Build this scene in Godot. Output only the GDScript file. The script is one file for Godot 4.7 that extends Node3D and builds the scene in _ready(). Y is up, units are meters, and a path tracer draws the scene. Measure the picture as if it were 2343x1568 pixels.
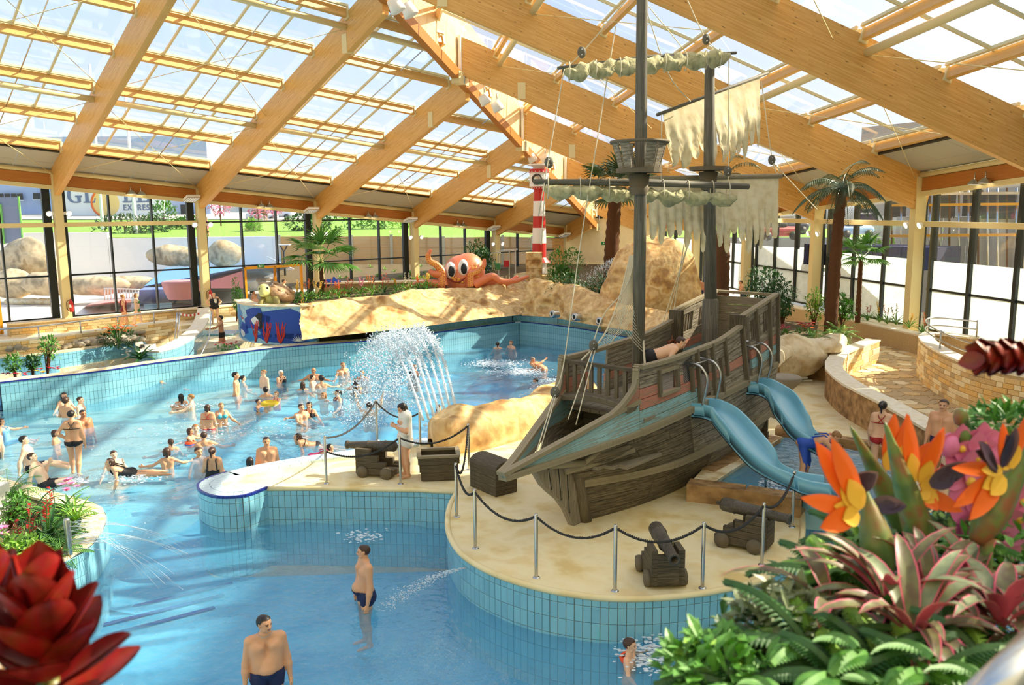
extends Node3D
# A covered water park: hip-roofed hall of glulam and glass, wave pool, pirate-ship island.
const FOCAL := 1945.0
const PITCH := 0.1555
const ROLL := -0.0085
const EYE := Vector3(0, 6.17, 0)
const DECK := 0.67
var M := {}
var taken := {}
var rng := RandomNumberGenerator.new()
var turn_cam := Basis()

func numbered(called: String) -> String:
	taken[called] = taken.get(called, -1) + 1
	return called if taken[called] == 0 else "%s_%03d" % [called, taken[called]]

# where the line of sight through a photo pixel meets a level plane, an upright plane or a given depth
func sight(px: float, py: float) -> Vector3:
	return turn_cam * Vector3((px - 1171.5) / FOCAL, -(py - 784.0) / FOCAL, -1.0)
func at(px: float, py: float, y := DECK) -> Vector3:
	var r := sight(px, py)
	return EYE + r * ((y - EYE.y) / r.y)
func deep(px: float, py: float, d: float) -> Vector3:
	return EYE + sight(px, py) * d
func on_plane(px: float, py: float, p: Vector3, n: Vector3) -> Vector3:
	var r := sight(px, py)
	return EYE + r * ((p - EYE).dot(n) / r.dot(n))
# the height above which a pixel in the same upright line stands over a foot
func rise(foot: Vector3, px: float, py: float) -> float:
	var r := sight(px, py)
	return EYE.y + r.y * (Vector2(foot.x, foot.z).length() / Vector2(r.x, r.z).length())

# ---- things
func tag(o: Node, label := "", category := "", group := "", kind := "") -> Node:
	if label: o.set_meta("label", label)
	if category: o.set_meta("category", category)
	if group: o.set_meta("group", group)
	if kind: o.set_meta("kind", kind)
	return o
func thing(called: String, label: String, category: String, p := Vector3.ZERO, turn := 0.0, group := "") -> Node3D:
	var o := Node3D.new()
	o.name = numbered(called)
	add_child(o)
	o.position = p
	o.rotation.y = turn
	tag(o, label, category, group)
	return o
func setting(called: String, label: String) -> Node3D:
	var o := Node3D.new()
	o.name = numbered(called)
	add_child(o)
	tag(o, label, "", "", "structure")
	return o
func part(called: String, mesh: Mesh, m: Material, parent: Node = self, xf := Transform3D()) -> MeshInstance3D:
	var o := MeshInstance3D.new()
	o.name = called if parent != self else numbered(called)
	o.mesh = mesh
	o.material_override = m
	o.transform = xf
	parent.add_child(o, true)
	return o
func build(called: String, s: SurfaceTool, m: Material, parent: Node = self) -> MeshInstance3D:
	s.generate_normals()
	return part(called, s.commit(), m, parent)
# parts of one name under one parent: the first 290 each a mesh, the rest joined into one
var counts := {}
var spill := {}
func piece(called: String, mesh: Mesh, m: Material, parent: Node, xf := Transform3D()) -> void:
	var key := str(parent.get_instance_id()) + called
	counts[key] = counts.get(key, 0) + 1
	if counts[key] <= 290:
		part(called, mesh, m, parent, xf)
		return
	if not spill.has(key + str(m.get_instance_id())):
		var s := SurfaceTool.new()
		s.begin(Mesh.PRIMITIVE_TRIANGLES)
		spill[key + str(m.get_instance_id())] = [s, called, m, parent]
	(spill[key + str(m.get_instance_id())][0] as SurfaceTool).append_from(mesh, 0, xf)
func pour() -> void:
	for k in spill:
		var e: Array = spill[k]
		var o := part(e[1] + "_rest", (e[0] as SurfaceTool).commit(), e[2], e[3])
		o.set_meta("kind", "stuff")

# ---- shapes
func mb(smooth := false) -> SurfaceTool:
	var s := SurfaceTool.new()
	s.begin(Mesh.PRIMITIVE_TRIANGLES)
	s.set_smooth_group(0 if smooth else -1)
	return s
func tri(s: SurfaceTool, a: Vector3, b: Vector3, c: Vector3) -> void:
	s.add_vertex(a); s.add_vertex(b); s.add_vertex(c)
func quad(s: SurfaceTool, a: Vector3, b: Vector3, c: Vector3, d: Vector3, u := 1.0, v := 1.0) -> void:
	s.set_uv(Vector2(0, 0)); s.add_vertex(a); s.set_uv(Vector2(u, 0)); s.add_vertex(b); s.set_uv(Vector2(u, v)); s.add_vertex(c)
	s.set_uv(Vector2(0, 0)); s.add_vertex(a); s.set_uv(Vector2(u, v)); s.add_vertex(c); s.set_uv(Vector2(0, v)); s.add_vertex(d)
# eight corners: bottom ring 0-3, top ring 4-7 (both the same way round); u runs from corner 0 to 1
func hexa(s: SurfaceTool, p: Array, ulen := 1.0) -> void:
	quad(s, p[0], p[1], p[5], p[4], ulen, 0.3); quad(s, p[2], p[3], p[7], p[6], ulen, 0.3)
	quad(s, p[1], p[2], p[6], p[5], 0.3, 0.3); quad(s, p[3], p[0], p[4], p[7], 0.3, 0.3)
	quad(s, p[4], p[5], p[6], p[7], ulen, 0.3); quad(s, p[1], p[0], p[3], p[2], ulen, 0.3)
func box(s: SurfaceTool, c: Vector3, size: Vector3, b := Basis()) -> void:
	var h := size * 0.5
	var p := []
	for y in [-h.y, h.y]:
		for q in [[-1, 1], [1, 1], [1, -1], [-1, -1]]:
			p.append(c + b * Vector3(q[0] * h.x, y, q[1] * h.z))
	hexa(s, p, maxf(size.x, 0.05))
# a bar from a to b, w wide and h tall, up gives its upright
func bar(s: SurfaceTool, a: Vector3, b: Vector3, w: float, h: float, up := Vector3.UP, h2 := -1.0) -> void:
	var d := (b - a).normalized()
	var side := d.cross(up).normalized() * (w * 0.5)
	var u := side.cross(d).normalized()
	var ha := u * (h * 0.5)
	var hb := u * ((h if h2 < 0.0 else h2) * 0.5)
	hexa(s, [a + side - ha, b + side - hb, b - side - hb, a - side - ha, a + side + ha, b + side + hb, b - side + hb, a - side + ha], (b - a).length())
func bar_mesh(a: Vector3, b: Vector3, w: float, h: float, up := Vector3.UP) -> ArrayMesh:
	var s := mb()
	bar(s, a, b, w, h, up)
	s.generate_normals()
	return s.commit()
# a chamfered block for tiles, stones and planks: front face in, its rim sloped
func slab_mesh(w: float, h: float, d: float, bevel: float) -> ArrayMesh:
	var s := mb()
	var a := Vector2(w, h) * 0.5
	var b := a - Vector2(bevel, bevel)
	var back := [Vector3(-a.x, -a.y, 0), Vector3(a.x, -a.y, 0), Vector3(a.x, a.y, 0), Vector3(-a.x, a.y, 0)]
	var mid := []
	var top := []
	for i in 4:
		mid.append(back[i] + Vector3(0, 0, d - bevel))
		top.append(Vector3(signf(back[i].x) * b.x, signf(back[i].y) * b.y, d))
	for i in 4:
		var j := (i + 1) % 4
		quad(s, back[j], back[i], mid[i], mid[j]); quad(s, mid[j], mid[i], top[i], top[j])
	quad(s, top[3], top[2], top[1], top[0])
	s.generate_normals()
	return s.commit()
func frame_of(d: Vector3) -> Basis:
	var z := d.normalized()
	var x := (Vector3.UP if absf(z.y) < 0.95 else Vector3.RIGHT).cross(z).normalized()
	return Basis(x, z.cross(x), z)
# a round tube through points, radii per point (or one for all)
func tube(s: SurfaceTool, pts: Array, rad: Variant, n := 8, caps := true, flat := 1.0) -> void:
	var rings := []
	var x := Vector3.ZERO
	for i in pts.size():
		var d: Vector3 = (pts[mini(i + 1, pts.size() - 1)] - pts[maxi(i - 1, 0)]).normalized()
		if d.length() < 0.5: d = Vector3.UP
		if i == 0: x = frame_of(d).x
		x = (x - d * x.dot(d)).normalized()
		var y := d.cross(x)
		var r: float = rad[i] if rad is Array else rad
		var ring := []
		for k in n:
			var t := TAU * k / n
			ring.append(pts[i] + x * (cos(t) * r) + y * (sin(t) * r * flat))
		rings.append(ring)
	var run := 0.0
	for i in pts.size() - 1:
		var step: float = (pts[i + 1] - pts[i]).length()
		for k in n:
			var k2 := (k + 1) % n
			var a: Vector3 = rings[i][k]
			var b: Vector3 = rings[i + 1][k]
			var c: Vector3 = rings[i + 1][k2]
			var d2: Vector3 = rings[i][k2]
			var v0 := float(k) / n
			var v1 := float(k + 1) / n
			s.set_uv(Vector2(run, v0)); s.add_vertex(a); s.set_uv(Vector2(run + step, v1)); s.add_vertex(c); s.set_uv(Vector2(run + step, v0)); s.add_vertex(b)
			s.set_uv(Vector2(run, v0)); s.add_vertex(a); s.set_uv(Vector2(run, v1)); s.add_vertex(d2); s.set_uv(Vector2(run + step, v1)); s.add_vertex(c)
		run += step
	if caps:
		for e in [[0, pts[0]], [rings.size() - 1, pts[-1]]]:
			for k in n:
				var a2: Vector3 = rings[e[0]][k]
				var b2: Vector3 = rings[e[0]][(k + 1) % n]
				if e[0] == 0: tri(s, e[1], b2, a2)
				else: tri(s, e[1], a2, b2)
func tube_mesh(pts: Array, rad: Variant, n := 8, smooth := true) -> ArrayMesh:
	var s := mb(smooth)
	tube(s, pts, rad, n)
	s.generate_normals()
	return s.commit()
# a body turned about the axis from base: profile of Vector2(radius, height)
func lathe(s: SurfaceTool, profile: Array, n := 20, base := Vector3.ZERO, b := Basis()) -> void:
	for i in profile.size() - 1:
		for k in n:
			var t0 := TAU * k / n
			var t1 := TAU * (k + 1) / n
			var p: Vector2 = profile[i]
			var q: Vector2 = profile[i + 1]
			quad(s, base + b * Vector3(cos(t0) * p.x, p.y, sin(t0) * p.x), base + b * Vector3(cos(t0) * q.x, q.y, sin(t0) * q.x),
				base + b * Vector3(cos(t1) * q.x, q.y, sin(t1) * q.x), base + b * Vector3(cos(t1) * p.x, p.y, sin(t1) * p.x))
func lathe_mesh(profile: Array, n := 20, smooth := true) -> ArrayMesh:
	var s := mb(smooth)
	lathe(s, profile, n)
	s.generate_normals()
	return s.commit()
func ball(s: SurfaceTool, c: Vector3, r: Vector3, n := 10, b := Basis()) -> void:
	var m := maxi(4, n / 2)
	for i in m:
		for k in n:
			var f := func(ii: int, kk: int) -> Vector3:
				var a := PI * ii / m
				var t := TAU * kk / n
				return c + b * (Vector3(sin(a) * cos(t), cos(a), sin(a) * sin(t)) * r)
			var p0: Vector3 = f.call(i, k)
			var p1: Vector3 = f.call(i, k + 1)
			var p2: Vector3 = f.call(i + 1, k + 1)
			var p3: Vector3 = f.call(i + 1, k)
			if i > 0: tri(s, p0, p1, p2)
			if i < m - 1: tri(s, p0, p2, p3)
# an upright solid over a plan outline
func extrude(s: SurfaceTool, plan: PackedVector2Array, y0: float, y1: float, sides := true) -> void:
	var idx := Geometry2D.triangulate_polygon(plan)
	for i in range(0, idx.size(), 3):
		for y in [y0, y1]:
			for j in ([0, 1, 2] if y == y1 else [2, 1, 0]):
				var p := plan[idx[i + j]]
				s.set_uv(p); s.add_vertex(Vector3(p.x, y, p.y))
	if sides:
		for i in plan.size():
			var p := plan[i]
			var q := plan[(i + 1) % plan.size()]
			quad(s, Vector3(p.x, y0, p.y), Vector3(q.x, y0, q.y), Vector3(q.x, y1, q.y), Vector3(p.x, y1, p.y), (q - p).length(), y1 - y0)
# smooth line through points, n steps between each two
func curve(pts: Array, n := 6, closed := false) -> Array:
	var out := []
	var c := pts.size()
	for i in (c if closed else c - 1):
		var p0: Vector3 = pts[(i - 1 + c) % c] if closed else pts[maxi(i - 1, 0)]
		var p1: Vector3 = pts[i]
		var p2: Vector3 = pts[(i + 1) % c]
		var p3: Vector3 = pts[(i + 2) % c] if closed else pts[mini(i + 2, c - 1)]
		for k in n:
			out.append(p1.cubic_interpolate(p2, p0, p3, float(k) / n))
	if not closed: out.append(pts[-1])
	return out
func flat2(pts: Array) -> PackedVector2Array:
	var o := PackedVector2Array()
	for p in pts: o.append(Vector2(p.x, p.z))
	return o
# walks a line at equal steps: [point, direction] at each
func paced(pts: Array, step: float, first := 0.0) -> Array:
	var out := []
	var left := first
	for i in pts.size() - 1:
		var d: Vector3 = pts[i + 1] - pts[i]
		var l := d.length()
		while left <= l:
			out.append([pts[i] + d / l * left, d / l])
			left += step
		left -= l
	return out
# upright ribbon wall along a line with thickness to its left-hand side
func wall_strip(s: SurfaceTool, pts: Array, y0: float, y1: float, thick: float) -> void:
	for i in pts.size() - 1:
		var n0 := side_of(pts, i) * thick
		var n1 := side_of(pts, i + 1) * thick
		var a := Vector3(pts[i].x, y0, pts[i].z)
		var b := Vector3(pts[i + 1].x, y0, pts[i + 1].z)
		var up := Vector3(0, y1 - y0, 0)
		hexa(s, [a, b, b + n1, a + n0, a + up, b + up, b + n1 + up, a + n0 + up], (b - a).length())
func side_of(pts: Array, i: int) -> Vector3:
	var d: Vector3 = pts[mini(i + 1, pts.size() - 1)] - pts[maxi(i - 1, 0)]
	return Vector3(d.z, 0, -d.x).normalized()

# ---- materials
func mat(called: String, c: Color, rough := 0.6, metal := 0.0) -> StandardMaterial3D:
	var m := StandardMaterial3D.new()
	m.resource_name = called
	m.albedo_color = c
	m.roughness = rough
	m.metallic = metal
	M[called] = m
	return m
func noise_tex(freq: float, colors: Array, octaves := 4, sd := 1, size := 256, kind := FastNoiseLite.TYPE_SIMPLEX_SMOOTH) -> NoiseTexture2D:
	var n := FastNoiseLite.new()
	n.noise_type = kind
	n.frequency = freq
	n.fractal_octaves = octaves
	n.seed = sd
	var t := NoiseTexture2D.new()
	t.width = size; t.height = size
	t.seamless = true
	t.noise = n
	var g := Gradient.new()
	var offs := PackedFloat32Array()
	var cols := PackedColorArray()
	for i in colors.size():
		offs.append(0.15 + 0.7 * i / maxf(colors.size() - 1, 1)); cols.append(colors[i])
	g.offsets = offs; g.colors = cols
	t.color_ramp = g
	return t
func patchy(called: String, freq: float, colors: Array, scale: float, rough := 0.8, relief := 0.0, sd := 1, world := true) -> StandardMaterial3D:
	var m := mat(called, Color.WHITE, rough)
	m.albedo_texture = noise_tex(freq, colors, 5, sd)
	m.uv1_triplanar = true
	m.uv1_world_triplanar = world
	m.uv1_scale = Vector3.ONE * scale
	if relief > 0.0:
		m.heightmap_enabled = true
		m.heightmap_texture = noise_tex(freq * 1.6, [Color.BLACK, Color.WHITE], 5, sd + 7)
		m.heightmap_scale = relief
	return m
# wood: long streaks, with knots
func wood_image(base: Color, dark: Color, knots: int, streak: float, sd: int) -> ImageTexture:
	var w := 512
	var im := Image.create(w, w, false, Image.FORMAT_RGB8)
	var n := FastNoiseLite.new()
	n.seed = sd; n.frequency = 0.02; n.fractal_octaves = 3
	var r := RandomNumberGenerator.new()
	r.seed = sd
	var rows := PackedFloat32Array()
	for y in w: rows.append(n.get_noise_2d(0.0, y * 3.1) * 0.5 + (0.35 if y % 64 < 2 else 0.0))
	for y in w:
		for x in w:
			var v := clampf(0.35 + rows[y] * streak + n.get_noise_2d(x * 0.25, y * 2.2) * streak * 0.8, 0.0, 1.0)
			im.set_pixel(x, y, base.lerp(dark, v))
	for k in knots:
		var c := Vector2(r.randf() * w, r.randf() * w)
		var s := 2.0 + r.randf() * 4.0
		for dy in range(-12, 13):
			for dx in range(-22, 23):
				var f := 1.0 - sqrt(pow(dx / (s * 1.9), 2) + pow(dy / s, 2))
				if f > 0.0:
					var px := posmod(int(c.x) + dx, w)
					var py := posmod(int(c.y) + dy, w)
					im.set_pixel(px, py, im.get_pixel(px, py).lerp(dark * 0.62, minf(1.0, f * 1.3)))
	return ImageTexture.create_from_image(im)
func wood(called: String, base: Color, dark: Color, knots: int, streak: float, uvs: Vector3, rough := 0.6, sd := 3) -> StandardMaterial3D:
	var m := mat(called, Color.WHITE, rough)
	m.albedo_texture = wood_image(base, dark, knots, streak, sd)
	m.uv1_scale = uvs
	return m

func _ready() -> void:
	# camera, sky, sun, exposure
	var cam := Camera3D.new()
	cam.name = "camera"
	var lens := CameraAttributesPhysical.new()
	lens.frustum_focal_length = 29.77
	lens.frustum_focus_distance = 16.0
	lens.exposure_aperture = 6.3
	add_child(cam)
	cam.attributes = lens
	cam.near = 0.05; cam.far = 900.0
	cam.position = EYE
	turn_cam = Basis(Vector3.RIGHT, -PITCH) * Basis(Vector3.BACK, ROLL)
	cam.basis = turn_cam
	cam.fov = rad_to_deg(2.0 * atan(784.0 / FOCAL))
	var env := Environment.new()
	env.background_mode = Environment.BG_SKY
	var sky := Sky.new()
	var air := ProceduralSkyMaterial.new()
	air.sky_top_color = Color(0.50, 0.70, 0.92)
	air.sky_horizon_color = Color(0.88, 0.94, 0.99)
	air.sky_curve = 0.25
	air.ground_bottom_color = Color(0.55, 0.55, 0.5)
	air.ground_horizon_color = Color(0.8, 0.82, 0.8)
	air.sky_energy_multiplier = 1.25
	air.sun_angle_max = 80.0
	air.sun_curve = 0.6
	sky.sky_material = air
	env.sky = sky
	env.tonemap_mode = Environment.TONE_MAPPER_LINEAR
	env.tonemap_exposure = 0.8
	env.sdfgi_enabled = true
	env.ssao_enabled = true
	env.ssil_enabled = true
	var we := WorldEnvironment.new()
	we.name = "world"
	we.environment = env
	add_child(we)
	var sun := DirectionalLight3D.new()
	sun.name = "sun"
	var az := deg_to_rad(72.0)
	var el := deg_to_rad(38.0)
	var to_sun := Vector3(sin(az) * cos(el), sin(el), -cos(az) * cos(el))
	add_child(sun)
	sun.look_at_from_position(to_sun * 50.0, Vector3.ZERO)
	sun.light_color = Color(1.0, 0.95, 0.84)
	sun.light_energy = 4.2
	sun.light_angular_distance = 0.6
	sun.shadow_enabled = true
	rng.seed = 11
	make_materials()
	make_hall()
	make_ground()
	make_rocks()
	make_bank()
	make_ship()
	make_people()
	make_plants()
	make_lamps()
	make_props()
	make_outside()
	pour()

func make_materials() -> void:
	wood("glulam", Color8(232, 186, 112), Color8(196, 138, 62), 26, 0.5, Vector3(0.33, 3.3, 1), 0.45, 5)
	wood("eave_wood", Color8(196, 128, 54), Color8(150, 88, 30), 14, 0.5, Vector3(0.33, 3.3, 1), 0.5, 6)
	wood("pale_ply", Color8(244, 220, 168), Color8(226, 190, 126), 6, 0.4, Vector3(0.3, 1, 1), 0.5, 9)
	wood("ship_wood", Color8(168, 158, 138), Color8(88, 80, 68), 9, 0.9, Vector3(0.8, 3.3, 1), 0.75, 21)
	wood("ship_dark", Color8(130, 118, 96), Color8(62, 55, 42), 8, 0.9, Vector3(0.8, 3.3, 1), 0.75, 22)
	wood("ship_blue", Color8(140, 190, 200), Color8(138, 136, 118), 6, 1.0, Vector3(0.8, 3.3, 1), 0.75, 23)
	wood("ship_red", Color8(200, 126, 104), Color8(144, 124, 104), 6, 1.0, Vector3(0.8, 3.3, 1), 0.75, 24)
	wood("crate_wood", Color8(104, 92, 70), Color8(44, 38, 28), 6, 0.9, Vector3(1.0, 2.0, 1), 0.75, 25)
	wood("fence_wood", Color8(232, 188, 124), Color8(206, 154, 90), 10, 0.5, Vector3(0.2, 2, 1), 0.8, 26)
	mat("cream", Color8(226, 210, 158), 0.5)
	mat("frame_dark", Color8(26, 34, 36), 0.4)
	var g := mat("glass", Color(0.93, 0.97, 1.0, 0.06), 0.01)
	g.transparency = BaseMaterial3D.TRANSPARENCY_ALPHA
	var fr := patchy("frosted", 0.02, [Color8(226, 234, 234), Color8(246, 250, 250)], 0.35, 0.6, 0.0, 4)
	fr.backlight_enabled = true
	fr.backlight = Color(0.85, 0.9, 0.9)
	patchy("ceiling_grey", 0.2, [Color8(176, 172, 158), Color8(190, 186, 172)], 1.0, 0.9)
	mat("dark_gap", Color8(60, 54, 44), 0.9)
	mat("steel", Color8(190, 192, 192), 0.25, 0.9)
	mat("white_paint", Color8(240, 240, 236), 0.5)
	patchy("cream_wall", 0.02, [Color8(236, 220, 176), Color8(242, 228, 188)], 0.3, 0.8)
	# stone, sand, rock
	patchy("sand_deck", 0.012, [Color8(222, 196, 132), Color8(238, 220, 168), Color8(242, 228, 184), Color8(232, 210, 154)], 0.25, 0.85, 1.2, 3)
	patchy("rock", 0.012, [Color8(150, 104, 52), Color8(206, 164, 98), Color8(236, 212, 158), Color8(190, 150, 96), Color8(226, 200, 148)], 0.3, 0.75, 3.0, 8)
	patchy("rock_pale", 0.02, [Color8(200, 172, 124), Color8(236, 220, 184), Color8(246, 236, 206)], 0.4, 0.75, 2.5, 9)
	patchy("rock_grey", 0.015, [Color8(120, 110, 92), Color8(176, 162, 134), Color8(206, 190, 158), Color8(158, 136, 100)], 0.25, 0.85, 2.0, 12)
	patchy("brown_wall", 0.02, [Color8(120, 90, 56), Color8(168, 132, 88), Color8(196, 160, 112)], 0.5, 0.8, 1.5, 13)
	for i in 5:
		patchy("slate_%d" % i, 0.05, [[Color8(214, 178, 118), Color8(232, 206, 150)], [Color8(196, 160, 104), Color8(224, 196, 146)], [Color8(236, 216, 168), Color8(244, 230, 192)], [Color8(182, 156, 112), Color8(206, 182, 138)], [Color8(222, 176, 98), Color8(236, 200, 132)]][i], 1.2, 0.7, 0.5, 30 + i)
	for i in 4:
		var t := mat("tile_%d" % i, [Color8(128, 192, 214), Color8(134, 198, 219), Color8(122, 186, 210), Color8(130, 196, 216)][i], 0.12)
		t.clearcoat_enabled = true
	mat("grout", Color8(52, 84, 102), 0.9)
	mat("tile_white", Color8(206, 228, 236), 0.15)
	mat("stripe_blue", Color8(34, 52, 140), 0.2)
	mat("slot_black", Color8(22, 34, 42), 0.6)
	patchy("cap_stone", 0.03, [Color8(226, 206, 164), Color8(242, 230, 200), Color8(232, 196, 128)], 0.5, 0.6, 0.3, 15)
	patchy("cap_white", 0.03, [Color8(232, 220, 190), Color8(246, 240, 222)], 0.5, 0.6, 0.2, 27)
	patchy("mural_ground", 0.03, [Color8(150, 200, 226), Color8(196, 224, 236)], 0.6, 0.7, 0.0, 28)
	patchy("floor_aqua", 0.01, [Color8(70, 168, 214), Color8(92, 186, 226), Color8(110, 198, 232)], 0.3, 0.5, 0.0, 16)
	patchy("floor_shallow_tint", 0.01, [Color8(150, 186, 184), Color8(176, 204, 196)], 0.3, 0.5, 0.0, 17)  # floor tones pale to navy carry the light lost in deeper water
	patchy("floor_mid_tint", 0.01, [Color8(104, 190, 218), Color8(132, 206, 226)], 0.3, 0.5, 0.0, 18)
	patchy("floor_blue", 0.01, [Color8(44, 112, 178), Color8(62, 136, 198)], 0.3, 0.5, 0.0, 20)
	patchy("floor_deep_tint", 0.01, [Color8(24, 58, 128), Color8(40, 84, 158)], 0.2, 0.5, 0.0, 19)
	var w := mat("water", Color(0.36, 0.68, 0.84, 0.36), 0.04)
	w.transparency = BaseMaterial3D.TRANSPARENCY_ALPHA
	w.normal_enabled = true
	var wn := NoiseTexture2D.new()
	var fn := FastNoiseLite.new()
	fn.frequency = 0.02; fn.fractal_octaves = 4; fn.seed = 5
	wn.width = 512; wn.height = 512; wn.seamless = true; wn.as_normal_map = true; wn.bump_strength = 6.0; wn.noise = fn
	w.normal_texture = wn
	w.normal_scale = 0.5
	w.uv1_triplanar = true
	w.uv1_world_triplanar = true
	w.uv1_scale = Vector3.ONE * 0.4
	patchy("lawn", 0.05, [Color8(88, 140, 40), Color8(128, 172, 60), Color8(150, 190, 84)], 0.3, 0.95, 0.0, 41)
	patchy("soil", 0.1, [Color8(70, 52, 40), Color8(120, 94, 70), Color8(96, 110, 50)], 0.8, 0.95, 2.0, 42)
	patchy("outdoor_paving", 0.02, [Color8(222, 208, 190), Color8(240, 228, 214)], 0.3, 0.9, 0.0, 43)
	patchy("asphalt", 0.05, [Color8(176, 172, 164), Color8(196, 192, 184)], 0.3, 0.9, 0.0, 44)

# ---- the hall
var EL0 := Vector3(-21.132, 7.245, -40.12)
var DL := Vector3(0.7466, 0, -0.6652)
var NL := Vector3(0.6652, 0, 0.7466)
const SL := 6.72
var ER0 := Vector3(15.78, 6.52, -33.23)
var DR := Vector3(-0.1682, 0, -0.9858)
var NR := Vector3(-0.9858, 0, 0.1682)
const SR := 7.484
const PIT := 0.375
var RG0 := Vector3(-1.69, 11.16, -39.05)
var RGD := Vector3(0.3239, -0.269, -0.9461)
var RGN := Vector3(0.9461, 0, 0.3239)

func eave(left: bool, k: float) -> Vector3:
	if left: return EL0 + DL * (SL * k) + Vector3(0, -0.635 * k, 0)
	return ER0 + DR * (SR * k) + Vector3(0, -0.52 * k, 0)
func slope(left: bool, k: float, t: float, up: float) -> Vector3:
	return eave(left, k) + (NL if left else NR) * t + Vector3(0, PIT * t + up, 0)
func ridge_t(left: bool, k: float) -> float:
	var n := NL if left else NR
	return (RG0 - eave(left, k)).dot(RGN) / n.dot(RGN)

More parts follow.
